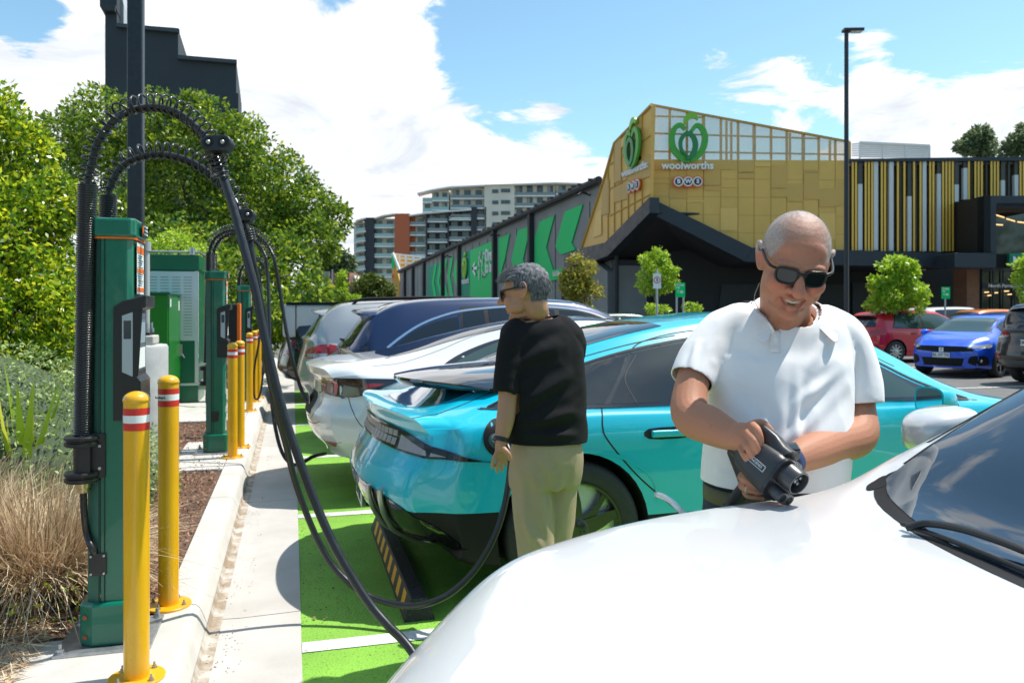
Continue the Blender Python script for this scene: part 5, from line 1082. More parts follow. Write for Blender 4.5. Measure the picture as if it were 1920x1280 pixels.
class Car:
    def __init__(s, label, cat, loc, rz, spec, group='parked cars', name='parked_car'):
        s.t = thing(name, label, cat, loc, rz, group); s.sp = spec; s.L = spec['L']; s.paint = spec['paint']
        s.ZT = pch(spec['zt']); s.ZS = pch(spec['zs']); s.W = pch(spec['w']); s.WR = pch(spec['wr']); s.ZB = pch(spec.get('zb', [(0,.30),(.5,.2),(s.L-.5,.2),(s.L,.25)]))
        s.REAR = pch(spec.get('rear', [(0,.10),(.5,0),(1.2,0)])); s.FRONT = pch(spec.get('front', [(0,.10),(.5,0),(1.2,.1)]))
        s.bR = spec.get('bowR', .22); s.bF = spec.get('bowF', .30); s.rR = spec.get('lenR', .7); s.rF = spec.get('lenF', .8); s.pw = spec.get('pw', 2.6); s.wmax = max(p[1] for p in spec['w'])
        s.body()
    def warp(s, x, y, z):
        a = sstep(1-x/s.rR); b = sstep(1-(s.L-x)/s.rF); q = (np.abs(y)/s.wmax)**s.pw
        return x+a*(s.bR*q+s.REAR(z))-b*(s.bF*q+s.FRONT(z))
    def section(s, x, sub):
        w = float(s.W(x)); zb = float(s.ZB(x)); zs = float(s.ZS(x)); zt = float(s.ZT(x)); wr = float(s.WR(x)); h = max(.02, zt-zs); tum = .955*w
        k1, k2, k3, k4 = s.sp.get('crown', (.83,.945,.985,.997))
        K = [(0,zb),(.5*w,zb),(.80*w,zb),(.94*w,zb+.02),(.975*w,zb+.10),(.992*w,zb+.45*(zs-zb)),(1.0*w,zs-.20),(.996*w,zs-.10),(.978*w,zs-.03),(.955*w,zs),
             (tum-.10*(tum-wr),zs+.13*h),(tum-.5*(tum-wr)+.012,zs+.5*h),(wr+.012,zs+k1*h),(.90*wr,zs+k2*h),(.65*wr,zs+k3*h),(.33*wr,zs+k4*h),(0,zt)]
        c = catmull([Vector((p[0],p[1],0)) for p in K], sub); return [(max(0,p.x), p.y) for p in c]
    def body(s):
        sub = s.sp.get('sub', 5); n = s.sp.get('nx', 90); u = np.linspace(0,1,n); xs = s.L*(u-.6*np.sin(2*np.pi*u)/(2*np.pi)); 
        rows = None; V = []; 
        for x in xs:
            sec = s.section(x, sub); m = len(sec)
            for i, (y, z) in enumerate(sec): V.append((x, y, z))
            for i in range(m-2, 0, -1): V.append((x, -sec[i][0], sec[i][1]))
        k = 2*m-2; V = np.array(V); Q = []
        for j in range(n-1):
            for i in range(k): a = j*k+i; b = j*k+(i+1)%k; Q.append((a,b,b+k,a+k))
        V = list(map(tuple, V)); T = 14
        for end, j0 in ((0,0),(1,(n-1)*k)):
            prev = None
            def rowv(i):
                if i == 0 or i == m-1: return [j0+i]*(T+1)
                a = j0+i; b = j0+(k-i); r = [a]; ya = V[a][1]
                for t in range(1, T): V.append((V[a][0], ya*(1-2*t/T), V[a][2])); r.append(len(V)-1)
                return r+[b]
            for i in range(m):
                r = rowv(i)
                if prev:
                    for t in range(T):
                        q = [prev[t],prev[t+1],r[t+1],r[t]]; qq = []
                        for z in q:
                            if z not in qq: qq.append(z)
                        if len(qq) > 2: Q.append(tuple(qq) if end else tuple(qq[::-1]))
                prev = r
        V = np.array(V); V[:,0] = s.warp(V[:,0], V[:,1], V[:,2])
        for (cx, cz, rx, rz_, amt) in s.sp.get('flare', []):
            g = np.exp(-((V[:,0]-cx)/rx)**2-((V[:,2]-cz)/rz_)**2); V[:,1] += np.sign(V[:,1])*amt*g*(np.abs(V[:,1]) > .3)
        if 'shape' in s.sp: V = s.sp['shape'](V)
        me = bpy.data.meshes.new('body'); me.from_pydata([tuple(p) for p in V], [], Q); me.update()
        bm = bmesh.new(); bm.from_mesh(me); bmesh.ops.remove_doubles(bm, verts=bm.verts, dist=1e-5)
        for (zc, xa, xb) in s.sp.get('clad', []): bmesh.ops.bisect_plane(bm, geom=bm.verts[:]+bm.edges[:]+bm.faces[:], plane_co=(0,0,zc), plane_no=(0,0,1))
        for f in bm.faces:
            c_ = f.calc_center_median()
            if any(c_.z < zc and xa < c_.x < xb for (zc, xa, xb) in s.sp.get('clad', [])): f.material_index = 2
        bmesh.ops.recalc_face_normals(bm, faces=bm.faces); bm.to_mesh(me)
        s.bvh = BVHTree.FromBMesh(bm); bm.free()
        me.materials.append(s.paint); me.materials.append(m_under); me.materials.append(m_trim)
        if s.sp.get('arches', True):
            o = bpy.data.objects.new('tmp', me); COL.objects.link(o); cut = MB(); wr = s.sp['wheel_r']+.045; wm = s.wmax
            for cx in s.sp['hubs']:
                for sy in (-1, 1): cut.cyl((cx, sy*(wm-.30), s.sp['wheel_r']+s.sp.get('lift',0)), (cx, sy*(wm+.3), s.sp['wheel_r']+s.sp.get('lift',0)), wr, 40)
            cm = cut.mesh('cut'); co = bpy.data.objects.new('cut', cm); COL.objects.link(co); cm.materials.append(m_under)
            bo = o.modifiers.new('b','BOOLEAN'); bo.object = co; bo.operation = 'DIFFERENCE'; bo.solver = 'EXACT'; bo.material_mode = 'TRANSFER'
            dg = bpy.context.evaluated_depsgraph_get(); me2 = bpy.data.meshes.new_from_object(o.evaluated_get(dg)); bpy.data.objects.remove(o); bpy.data.objects.remove(co); me = me2
        s.b = mkobj('body', me, None, s.t, smooth=s.sp.get('sharp', 40))
        if len(me.materials) == 0: me.materials.append(s.paint)
    def cast(s, plane, a, b):
        if plane == 'R': o, d = Vector((a,-3,b)), Vector((0,1,0))
        elif plane == 'L': o, d = Vector((a,3,b)), Vector((0,-1,0))
        elif plane == 'rear': o, d = Vector((-3,a,b)), Vector((1,0,0))
        elif plane == 'wrap': an = a/.9; o, d = Vector((.9-4*math.cos(an), 4*math.sin(an), b)), Vector((math.cos(an), -math.sin(an), 0))
        elif plane == 'front': o, d = Vector((s.L+3,a,b)), Vector((-1,0,0))
        else: o, d = Vector((a,b,4)), Vector((0,0,-1))
        h = s.bvh.ray_cast(o, d); return (h[0], h[1]) if h[0] is not None else (None, None)
    def patch(s, name, poly, plane, m, off=.004, res=.045, smooth=4, parent=None, thick=.010, label=None):
        pts = [Vector((p[0],p[1],0)) for p in poly]
        if smooth: pts = catmull(pts, smooth, True)
        P2 = []
        for p, q in zip(pts, pts[1:]+pts[:1]):
            n = max(1, int((q-p).length/res))
            for k in range(n): P2.append(p.lerp(q, k/n))
        P2 = [Vector((p.x,p.y)) for i, p in enumerate(P2) if (p-P2[i-1]).length > 1e-4]
        nb = len(P2); xs = [p.x for p in P2]; ys = [p.y for p in P2]; inner = []
        def inside(x, y):
            c = False; j = nb-1
            for i in range(nb):
                if (P2[i].y > y) != (P2[j].y > y) and x < (P2[j].x-P2[i].x)*(y-P2[i].y)/(P2[j].y-P2[i].y)+P2[i].x: c = not c
                j = i
            return c
        x = min(xs)+res/2
        while x < max(xs):
            y = min(ys)+res/2
            while y < max(ys):
                if inside(x, y) and min((p.x-x)**2+(p.y-y)**2 for p in P2) > (res*.4)**2: inner.append(Vector((x,y)))
                y += res
            x += res
        v2, e, f, *_ = delaunay_2d_cdt(P2+inner, [(i,(i+1)%nb) for i in range(nb)], [list(range(nb))], 1, 1e-5)
        V = []; Nn = []
        for p in v2:
            h, n_ = s.cast(plane, p.x, p.y)
            if h is None: V.append(None); Nn.append(None)
            else: V.append(h); Nn.append(n_)
        good = [i for i in range(len(V)) if V[i] is not None]; mp = {i: k for k, i in enumerate(good)}
        F_ = [tuple(mp[i] for i in q) for q in f if all(i in mp for i in q)]
        out = [V[i]+Nn[i]*off for i in good]; low = [V[i]-Nn[i]*thick for i in good]; ne = len(out); from collections import Counter
        ec = Counter(); 
        for q in F_:
            for a, b in zip(q, q[1:]+q[:1]): ec[(a,b)] += 1
        F2 = list(F_)
        for (a,b) in ec:
            if (b,a) not in ec: F2.append((b,a,a+ne,b+ne))
        me = bpy.data.meshes.new(name); me.from_pydata([tuple(p) for p in out+low], [], F2); me.update()
        bm = bmesh.new(); bm.from_mesh(me); bmesh.ops.recalc_face_normals(bm, faces=bm.faces)
        # keep outward
        nrm = sum((fc.normal.dot(Nn[good[fc.verts[0].index]]) for fc in list(bm.faces)[:len(F_)] if fc.verts[0].index < ne), 0.0) if F_ else 1
        if nrm < 0: bmesh.ops.reverse_faces(bm, faces=bm.faces)
        bm.to_mesh(me); bm.free()
        return mkobj(name, me, m, parent or s.t, smooth=50, label=label)
    def seam(s, pts, plane, w=.0035, m=None, off=.0012, parent=None, name='panel_gap', sub=6, res=.04):
        c = catmull([Vector((p[0],p[1],0)) for p in pts], sub); q = []
        for a, b in zip(c, c[1:]):
            n = max(1, int((b-a).length/res))
            for k in range(n): q.append(a.lerp(b, k/n))
        q.append(c[-1]); H = [s.cast(plane, p.x, p.y) for p in q]; H = [h for h in H if h[0] is not None]; V = []; Fc = []
        for i, (h, n_) in enumerate(H):
            t = (H[min(i+1,len(H)-1)][0]-H[max(i-1,0)][0]); sd = t.cross(n_)
            if sd.length < 1e-8: sd = Vector((0,0,1))
            sd.normalize(); V += [h+n_*off-sd*w, h+n_*off+sd*w]
            if i: k = 2*i; Fc.append((k-2,k-1,k+1,k))
        me = bpy.data.meshes.new(name); me.from_pydata([tuple(p) for p in V], [], Fc); me.update(); return mkobj(name, me, m or m_seam, parent or s.t, smooth=180)
    def wheels(s, style='five', rim=None, rr=.68, accent=None):
        r = s.sp['wheel_r']; lift = s.sp.get('lift', 0); w = .225
        ty = MB(); ty.lathe([(r*rr,-.5*w+.01),(r*.80,-.5*w),(r*.93,-.5*w+.004),(r*.985,-.5*w+.025),(r,-.5*w+.05),(r*1.002,0),(r,.5*w-.05),(r*.985,.5*w-.025),(r*.93,.5*w-.004),(r*.80,.5*w),(r*rr,.5*w-.01)], 48, cap=False)
        rm = MB(); R0 = r*rr; rm.lathe([(R0*1.01,.5*w-.008),(R0*1.0,.5*w-.002),(R0*.96,.5*w-.006),(R0*.93,.5*w-.03),(R0*.90,-.4*w)], 48, cap=False)
        n = {'five':5,'six':6,'multi':10,'aero':5}[style]; z0 = .5*w-.045; z1 = .5*w-.012
        for k in range(n):
            T = Matrix.Rotation(2*math.pi*k/n+.3, 4, 'Z'); wa, wb = (.030,.055) if n > 6 else (.055,.075)
            if style == 'aero': rm.prism([(.04,-.045),(.05,.045),(R0*.95,.035),(R0*.95,-.005),(R0*.6,-.03)], z0, z1, T=T); rm.prism([(.05,.02),(R0*.55,.045),(R0*.94,.13),(R0*.92,.16),(R0*.5,.075),(.04,.05)], z0+.004, z1-.006, T=T)
            else: rm.prism([(.03,-wb/2),(R0*.96,-wa/2),(R0*.96,wa/2),(.03,wb/2)], z0, z1, T=T)
        hb = MB(); hb.lathe([(.075,z0-.02),(.075,z1),(.065,z1+.006),(.03,z1+.008),(.03,z1+.004)], 24)
        for k in range(5): a = 2*math.pi*k/5; hb.lathe([(.009,z1-.004),(.009,z1+.010),(.006,z1+.013)], 10, T=Matrix.Translation((.052*math.cos(a),.052*math.sin(a),0)))
        disc = MB(); disc.lathe([(R0*.72,z0-.06),(R0*.72,z0-.045)], 32)
        base = None
        for i, cx in enumerate(s.sp['hubs']):
            for sy in (-1, 1):
                y = sy*(float(s.W(cx))-w/2-.012)
                if base is None:
                    base = ty.build('wheel', m_tyre, s.t, smooth=50); rim_o = rm.build('rim', rim or m_alloy, base, smooth=30); h_o = hb.build('hub', rim or m_alloy, base, smooth=40); d_o = disc.build('brake_disc', m_alloy, base, smooth=40)
                    if accent: accent(base, R0, z0, z1)
                    o = base
                else: o = copy_tree(base, s.t)
                o.rotation_euler = (R(90) if sy < 0 else R(-90), 0, 0); o.location = (cx, y, r+lift)
    def mirror_(s, x, z, m, y=None, size=(.13,.20,.15), both=True):
        for sy in ((-1,1) if both else (-1,)):
            y0 = y or float(s.W(x))*.93; b = MB()
            T = Matrix.Translation((x, sy*(y0+.16), z)) 
            pr = MB(); v = []; n = 20
            for j in range(9):
                t = j/8; xx = -.055+.15*t; sc = [1,1.0,1,.98,.95,.90,.80,.62,.28][j]
                for k in range(n):
                    a = 2*math.pi*k/n; cy = math.copysign(abs(math.cos(a))**.55, math.cos(a)); cz = math.copysign(abs(math.sin(a))**.55, math.sin(a)); v.append((xx, cy*size[1]*.5*sc, cz*size[2]*.5*sc-.01*t))
            f = [(j*n+k, j*n+(k+1)%n, (j+1)*n+(k+1)%n, (j+1)*n+k) for j in range(8) for k in range(n)]+[tuple(range(n))[::-1], tuple(range(8*n,9*n))]
            pr.add(v, f, 0, T); o = pr.build('wing_mirror', m, s.t, smooth=60)
            g = MB(); g.add([(-.057, p[1]*.88, p[2]*.88) for p in v[:n]], [tuple(range(n))[::-1]], 0, T); g.build('mirror_glass', m_chrome, o)
            st_ = MB(); st_.box((x-.02, min(sy*(y0-.06),sy*(y0+.10)), z-size[2]*.5-.005),(x+.06, max(sy*(y0-.06),sy*(y0+.10)), z-size[2]*.5+.03)); st_.build('mirror_arm', m_trim, o, smooth=0, bevel=.006)
    def handle(s, x, z, plane='R', w=.20, h=.035, m=None):
        h0, n_ = s.cast(plane, x, z); sy = -1 if plane == 'R' else 1
        s.patch('handle_recess', [(x-w*.56,z-h*.72),(x+w*.56,z-h*.72),(x+w*.56,z+h*.72),(x-w*.56,z+h*.72)], plane, m_seam, .0008, .04, 3)
        b = MB(); b.box((x-w/2, min(h0.y, h0.y+sy*.024), z-h/2),(x+w/2, max(h0.y, h0.y+sy*.024), z+h/2)); b.build('door_handle', m or s.paint, s.t, smooth=0, bevel=.008)
    def plate(s, end, z, txt, w=.37, h=.10, y=0, tilt=0):
        h0, n_ = s.cast(end, y, z); sx = -1 if end == 'rear' else 1; x = h0.x+sx*.008; b = MB(); b.box((min(x,x+sx*.006), y-w/2, z-h/2),(max(x,x+sx*.006), y+w/2, z+h/2)); o = b.build('number_plate', m_plate, s.t, smooth=0, bevel=.003)
        me = text_mesh(txt, h*.85, .0008, 'CENTER', .001); r = Vector((0,-sx*-1,0)); r = Vector((0,-1,0)) if end == 'rear' else Vector((0,1,0)); u = Vector((0,0,1)); nn = r.cross(u); T = Matrix((r,u,nn)).transposed().to_4x4(); T.translation = (x+sx*.008, y, z); me.transform(T); me.materials.clear(); mkobj('plate_text', me, m_blackprint, o, smooth=0)
# ---------------------------------------------------------------- teal fastback (near, tail towards the kerb)
p_teal = paint('paint_teal', (.0,.47,.64), .0, .35)
def teal_shape(V):
    # ducktail lip and tucked lower tail
    x, y, z = V[:,0], V[:,1], V[:,2]
    lip = np.exp(-((x-.10)/.13)**2)*np.exp(-((z-.965)/.05)**2)*(np.abs(y) < .86); V[:,2] += .035*lip
    return V
teal = Car('teal fastback car with a black rear wing beside the man in the black shirt', 'car', (.335, 4.76, 0), 0, dict(L=4.86, paint=p_teal, hubs=(1.06,4.01), wheel_r=.365, nx=130, sub=6,
    zt=[(0,.955),(.12,.965),(.28,.97),(.45,1.0),(.62,1.06),(.9,1.185),(1.25,1.31),(1.65,1.41),(2.05,1.468),(2.4,1.493),(2.75,1.465),(3.02,1.38),(3.32,1.22),(3.55,1.08),(3.8,.99),(4.15,.93),(4.45,.87),(4.7,.78),(4.86,.68)],
    zs=[(0,.90),(.3,.905),(.7,.945),(1.3,.975),(2.0,.965),(3.0,.95),(3.6,.945),(3.95,.92),(4.3,.84),(4.6,.76),(4.86,.62)],
    w=[(0,.84),(.25,.905),(.7,.94),(1.1,.942),(2.4,.915),(3.9,.925),(4.4,.88),(4.7,.80),(4.86,.70)],
    wr=[(0,.74),(.3,.70),(.6,.585),(1.0,.545),(2.0,.56),(2.8,.56),(3.1,.58),(3.6,.68),(4.2,.70),(4.86,.58)],
    clad=[(.43,1.3,3.75),(.50,-1,.80),(.335,3,9)], zb=[(0,.33),(.4,.24),(.9,.17),(4.2,.17),(4.86,.22)],
    rear=[(0,.20),(.30,.16),(.45,.05),(.58,.0),(.67,.02),(.77,.075),(.87,.115),(.93,.09),(.98,.065),(1.1,.06)], front=[(0,.16),(.3,.06),(.5,.0),(.7,.10),(.9,.3)], bowR=.30, bowF=.42, lenR=.55, lenF=.9, pw=2.4, shape=teal_shape, sharp=50))
T_ = teal
T_.wheels('aero', m_alloyd, .70, accent=lambda b, R0, z0, z1: MB().lathe([(R0*.93,z0-.02),(R0*.35,z0-.005)], 40, cap=False).build('rim_disc', mat('rim_bright', (.72,.73,.74), .3, .55), b, smooth=60))
# glass: side windows as one graphic, split by pillars
for pl in ('R','L'):
    T_.patch('window_surround', [(.62,.995),(.62,.995),(1.0,1.0),(2.0,1.0),(2.8,.985),(3.60,.965),(3.60,.965),(3.28,1.06),(2.98,1.215),(2.7,1.315),(2.4,1.352),(2.05,1.345),(1.7,1.305),(1.35,1.235),(1.0,1.135),(.8,1.06)], pl, m_gloss, .0018)
    T_.patch('rear_quarter_window', [(.68,1.005),(.68,1.005),(1.0,1.008),(1.24,1.01),(1.24,1.01),(1.36,1.13),(1.46,1.245),(1.46,1.245),(1.30,1.21),(1.05,1.135),(.85,1.065)], pl, m_glass, .003)
    T_.patch('rear_door_window', [(1.27,1.01),(1.27,1.01),(2.26,1.005),(2.26,1.005),(2.24,1.338),(2.24,1.338),(2.0,1.332),(1.72,1.298),(1.50,1.256),(1.50,1.256),(1.38,1.13)], pl, m_glass, .003)
    T_.patch('front_door_window', [(2.34,1.003),(2.34,1.003),(3.32,.985),(3.32,.985),(3.2,1.07),(2.95,1.20),(2.68,1.30),(2.34,1.34),(2.34,1.34)], pl, m_glassg, .003)
    T_.seam([(.60,.993),(1.0,.997),(1.8,1.0),(2.6,.992),(3.6,.963)], pl, .009, m_gloss, .004, name='belt_trim')
    T_.seam([(.64,1.0),(.82,1.068),(1.02,1.145),(1.37,1.245),(1.72,1.315),(2.06,1.356),(2.42,1.363),(2.72,1.325),(3.0,1.225),(3.3,1.07),(3.60,.968)], pl, .009, m_trim, .004, name='window_trim')
    T_.seam([(1.22,1.0),(1.36,1.13),(1.48,1.255),(1.62,1.33),(1.95,1.385),(2.5,1.395),(2.85,1.33),(3.2,1.16)], pl, .004)
    T_.seam([(1.42,1.01),(1.40,1.13),(1.52,1.25)], pl, .003, m_seam, .0045)
    T_.seam([(1.22,1.0),(1.205,.90),(1.24,.82),(1.40,.64),(1.60,.47),(1.74,.36)], pl, .004); T_.seam([(2.30,1.0),(2.31,.75),(2.33,.36)], pl, .0035); T_.seam([(3.50,.96),(3.46,.80),(3.46,.60),(3.44,.36)], pl, .0035)
    T_.handle(1.58, .855, pl, .21, .036); T_.handle(2.60, .845, pl, .21, .036)
    T_.seam([(.66,.49),(.75,.66),(.9,.745),(1.1,.78),(1.3,.745),(1.48,.63),(1.52,.5)], pl, .008, p_teal, .004, name='arch_lip')
T_.patch('rear_window', [(.66,-.50),(.66,-.50),(.64,0),(.66,.50),(.66,.50),(1.2,.49),(1.7,.49),(1.75,.42),(1.76,0),(1.75,-.42),(1.7,-.49),(1.2,-.49)], 'top', m_glass, .003, .06)
T_.patch('windscreen', [(2.82,-.50),(2.82,-.50),(2.78,0),(2.82,.50),(2.82,.50),(3.2,.56),(3.6,.63),(3.72,.60),(3.78,0),(3.72,-.60),(3.6,-.63),(3.2,-.56)], 'top', m_glass, .003, .06)
T_.patch('lower_rear_glass', [(.26,-.36),(.24,0),(.26,.36),(.36,.46),(.62,.50),(.62,.50),(.63,0),(.62,-.50),(.62,-.50),(.36,-.46)], 'top', mat('teal_tinted', (.0,.17,.24), .05, coat=1), .0025, .05)
T_.seam([(.25,-.74),(.40,-.68),(.70,-.605),(1.1,-.575),(1.8,-.57)], 'top', .004); T_.seam([(.25,.74),(.40,.68),(.70,.605),(1.1,.575),(1.8,.57)], 'top', .004)
T_.seam([(3.8,-.74),(4.3,-.70),(4.6,-.60)], 'top', .004); T_.seam([(3.8,.74),(4.3,.70),(4.6,.60)], 'top', .004)
T_.seam([(3.78,-.70),(3.84,0),(3.78,.70)], 'top', .012, m_trim)
# the black wing halfway up the tail
def wing(par):
    v = []; n = 25; prof = [(0,0),(.10,.018),(.25,.036),(.45,.052),(.66,.070),(.66,.0),(.42,-.040),(.16,-.050),(.03,-.046),(-.004,-.016)]; m_ = len(prof)
    for i in range(n):
        t = -1+2*i/(n-1); y = t*.66; e = abs(t)**4; x0 = .25+.42*t*t; zt_ = 1.115+.0*t-.03*e; sc = 1-.55*t*t; thick = 1-.65*e
        for px_, pz_ in prof: v.append((x0+px_*sc, y, zt_+pz_*thick-.03*(px_/.4)*0))
    f = [(i*m_+k, i*m_+(k+1)%m_, (i+1)*m_+(k+1)%m_, (i+1)*m_+k) for i in range(n-1) for k in range(m_)]+[tuple(range(m_))[::-1], tuple(range((n-1)*m_, n*m_))]
    o = MB().add(v, f).build('rear_wing', m_gloss, par, smooth=50, fixn=True)
    for sy in (-1, 1): MB().box((.62,sy*.50-.03,.97),(.85,sy*.50+.03,1.09)).build('wing_mount', m_gloss, o, smooth=0, bevel=.01)
    if 0: MB().add([(.42,-.45,1.1325),(.42,.45,1.1325),(.432,.45,1.134),(.432,-.45,1.134)], [(0,1,2,3)]).build('wing_line', m_trim, o, smooth=0)
wing(T_.t)
# tail light bar, in pixels of squares
m_pix = mat('tail_pixel', (.30,.28,.29), .3, spec=.5); m_tb = mat('tail_bar', (.012,.012,.013), .12, spec=.5)
T_.patch('tail_light_bar', [(-1.12,.755),(-1.12,.755),(-.80,.768),(-.45,.79),(0,.80),(.45,.79),(.80,.768),(1.12,.755),(1.12,.755),(.80,.845),(.62,.888),(.35,.905),(0,.910),(-.35,.905),(-.62,.888),(-.80,.845)], 'wrap', m_tb, .010, .022, thick=.03)
for k in range(-11, 12):
    for j in range(2):
        y = k*.055; z0 = .808+j*.043-.012*(abs(k)/11)**2; T_.patch('light_pixel', [(y-.0235,z0),(y+.0235,z0),(y+.0235,z0+.036),(y-.0235,z0+.036)], 'wrap', m_pix, .0122, .06, 0, thick=.001)
for s_ in (-1,1): T_.patch('tail_lens', [(s_*a,b) for a,b in [(.66,.785),(.66,.785),(.95,.772),(.95,.772),(.80,.815),(.68,.85),(.66,.85)]], 'wrap', m_pix, .0122, .022, 2, thick=.001)
# fuel-flap style charge port open on the right rear wing
h0, _n = T_.cast('R', 1.00-.36+.02, .80)
cp = T_.patch('charge_port', [(.66+.085*math.cos(a), .865+.09*math.sin(a)) for a in [k*math.pi/6 for k in range(12)]], 'R', m_trim, .004, .03)
# lower rear: glossy black centre, vertical strakes, plate
T_.patch('rear_bumper_panel', [(-1.02,.32),(-.86,.45),(-.66,.54),(-.40,.580),(0,.60),(.40,.580),(.66,.54),(.86,.45),(1.02,.32),(1.02,.32),(.86,.285),(0,.255),(-.86,.285),(-1.02,.32)], 'wrap', m_gloss, .006, .04)
for pl in (): T_.patch('rear_lower_panel', [(.16,.25),(.16,.25),(.34,.245),(.34,.245),(.32,.48),(.16,.52),(.16,.52)], pl, m_trim, .0045, .05, 0)
for a_ in (-.62,-.50,.50,.62):
    b = MB(); pts = []
    for z in (.585,.55,.50,.45,.40,.35,.30,.265):
        h0, n_ = T_.cast('wrap', a_*(1-.10*(.6-z)/.35), z); pts.append(h0+n_*(.022+(.02 if z < .32 else 0)))
    pts.append(pts[-1]+Vector((.10,0,-.012))); b.tube(catmull(pts, 4), .015, 8); b.build('bumper_strake', M('strake_silver', (.42,.43,.44), .28, .75), T_.t, smooth=60)
for a_ in (-.2,.2): T_.seam([(a_,.60),(a_,.45),(a_*.9,.27)], 'wrap', .006, m_trim, .010)
T_.plate('rear', .44, 'EV·62K', .37, .11)
T_.patch('reflector_panel', [(-.33,.655),(-.33,.655),(.33,.655),(.33,.655),(.31,.735),(.31,.735),(-.31,.735),(-.31,.735)], 'rear', mat('paint_teal_recess', (.0,.30,.40), .3, .2, coat=1), .002, .05, 0)
T_.mirror_(3.22, .985, p_teal, size=(.13,.22,.16))
for pl in ('L','R'): T_.patch('headlight', [(4.30,.70),(4.30,.70),(4.62,.68),(4.62,.68),(4.55,.76),(4.36,.80),(4.30,.80)], pl, m_lens, .004)
MB().prism([(2.62,-.02),(2.80,-.005),(2.80,.005),(2.62,.02)], 1.49, 1.535).build('roof_antenna', m_gloss, T_.t, smooth=0, bevel=.008)

# ---------------------------------------------------------------- common fittings
def win_poly(c, xa, xb, lo=.03, hi=.80, n=14, lean0=0, lean1=0):
    bt = []; tp = []
    for x in np.linspace(xa, xb, n):
        zs = float(c.ZS(x)); zt = float(c.ZT(x)); h = zt-zs; t = zs+hi*h
        if t-(zs+lo) > .03: bt.append((x, zs+lo)); tp.append((x, t))
    if len(bt) < 2: return None
    tp[0] = (tp[0][0]+lean0, tp[0][1]); tp[-1] = (tp[-1][0]+lean1, tp[-1][1])
    tp = [tp[0]]+[p for p in tp[1:-1] if tp[0][0]+.02 < p[0] < tp[-1][0]-.02]+[tp[-1]]
    return [bt[0],bt[0]]+bt[1:-1]+[bt[-1],bt[-1]]+[tp[-1],tp[-1]]+tp[1:-1][::-1]+[tp[0],tp[0]]
def fit_out(c, wins, sides=('R',), gl=None, surround=None, res=.06, seams=(), chrome=False, handles=()):
    gl = gl or m_glass
    for pl in sides:
        xa = wins[0][0]; xb = wins[-1][1]
        p = win_poly(c, xa-.03, xb+.04, .015, .83, 18, wins[0][2] if len(wins[0]) > 2 else 0, 0)
        if p: c.patch('window_surround', p, pl, surround or m_trim, .0015, res, 0)
        for w in wins:
            p = win_poly(c, w[0], w[1], .03, .79, 10, w[2] if len(w) > 2 else 0, w[3] if len(w) > 3 else 0)
            if p: c.patch('side_window', p, pl, gl, .0035, res, 0)
        if chrome:
            n = np.linspace(xa-.05, xb, 16); c.seam([(x, float(c.ZS(x))+.83*(float(c.ZT(x))-float(c.ZS(x)))) for x in n], pl, .012, m_chrome, .005, name='window_trim')
        for sm in seams: c.seam(sm, pl, .004)
        for (x, z) in handles: c.handle(x, z, pl, .19, .03)
def ws_top(c, x0, x1, m=None, k=.90, res=.07, name='windscreen', zoff=.003):
    a = k*float(c.WR(x0)); b = k*float(c.WR(x1)); c.patch(name, [(x0,-a),(x0,-a),(x0-.02,0),(x0,a),(x0,a),((x0+x1)/2,(a+b)/2*1.01),(x1,b),(x1,b),(x1+.03,0),(x1,-b),(x1,-b),((x0+x1)/2,-(a+b)/2*1.01)], 'top', m or m_glass, zoff, res)
def ws_rear(c, z0, z1, w0, w1, name='rear_window', m=None, plane='rear', off=.004): c.patch(name, [(-w0,z0),(-w0,z0),(0,z0-.01),(w0,z0),(w0,z0),(w1,z1),(w1,z1),(0,z1+.01),(-w1,z1),(-w1,z1)], plane, m or m_glass, off, .07)
# ---------------------------------------------------------------- white sedan
p_white = paint('paint_white', (.63,.64,.645), .0, .30)
ws = Car('white fastback sedan charging between the teal car and the dark blue wagon', 'car', (.11, 7.10, 0), 0, dict(L=4.69, paint=p_white, hubs=(.97,3.85), wheel_r=.34, nx=110,
    zt=[(0,1.05),(.10,1.075),(.35,1.095),(.62,1.12),(.9,1.18),(1.2,1.27),(1.6,1.365),(2.0,1.425),(2.4,1.443),(2.75,1.42),(3.1,1.31),(3.5,1.10),(3.75,.99),(4.2,.89),(4.5,.80),(4.69,.68)],
    zs=[(0,.98),(.3,1.0),(.7,.99),(1.2,.97),(2.5,.95),(3.5,.93),(3.75,.89),(4.2,.80),(4.69,.60)], w=[(0,.80),(.25,.90),(.8,.93),(2.5,.925),(3.9,.92),(4.4,.85),(4.69,.70)],
    wr=[(0,.68),(.4,.67),(.9,.60),(1.4,.575),(2.5,.58),(3.1,.60),(3.6,.68),(4.2,.66),(4.69,.50)], zb=[(0,.34),(.4,.24),(.9,.18),(4.2,.18),(4.69,.24)], clad=[(.30,-1,9)],
    rear=[(0,.26),(.36,.16),(.50,.04),(.66,.0),(.80,.07),(.92,.075),(1.0,.02),(1.08,.0),(1.3,.0)], bowR=.26, bowF=.4, lenR=.55, pw=2.5))
ws.wheels('multi', m_alloy, .68)
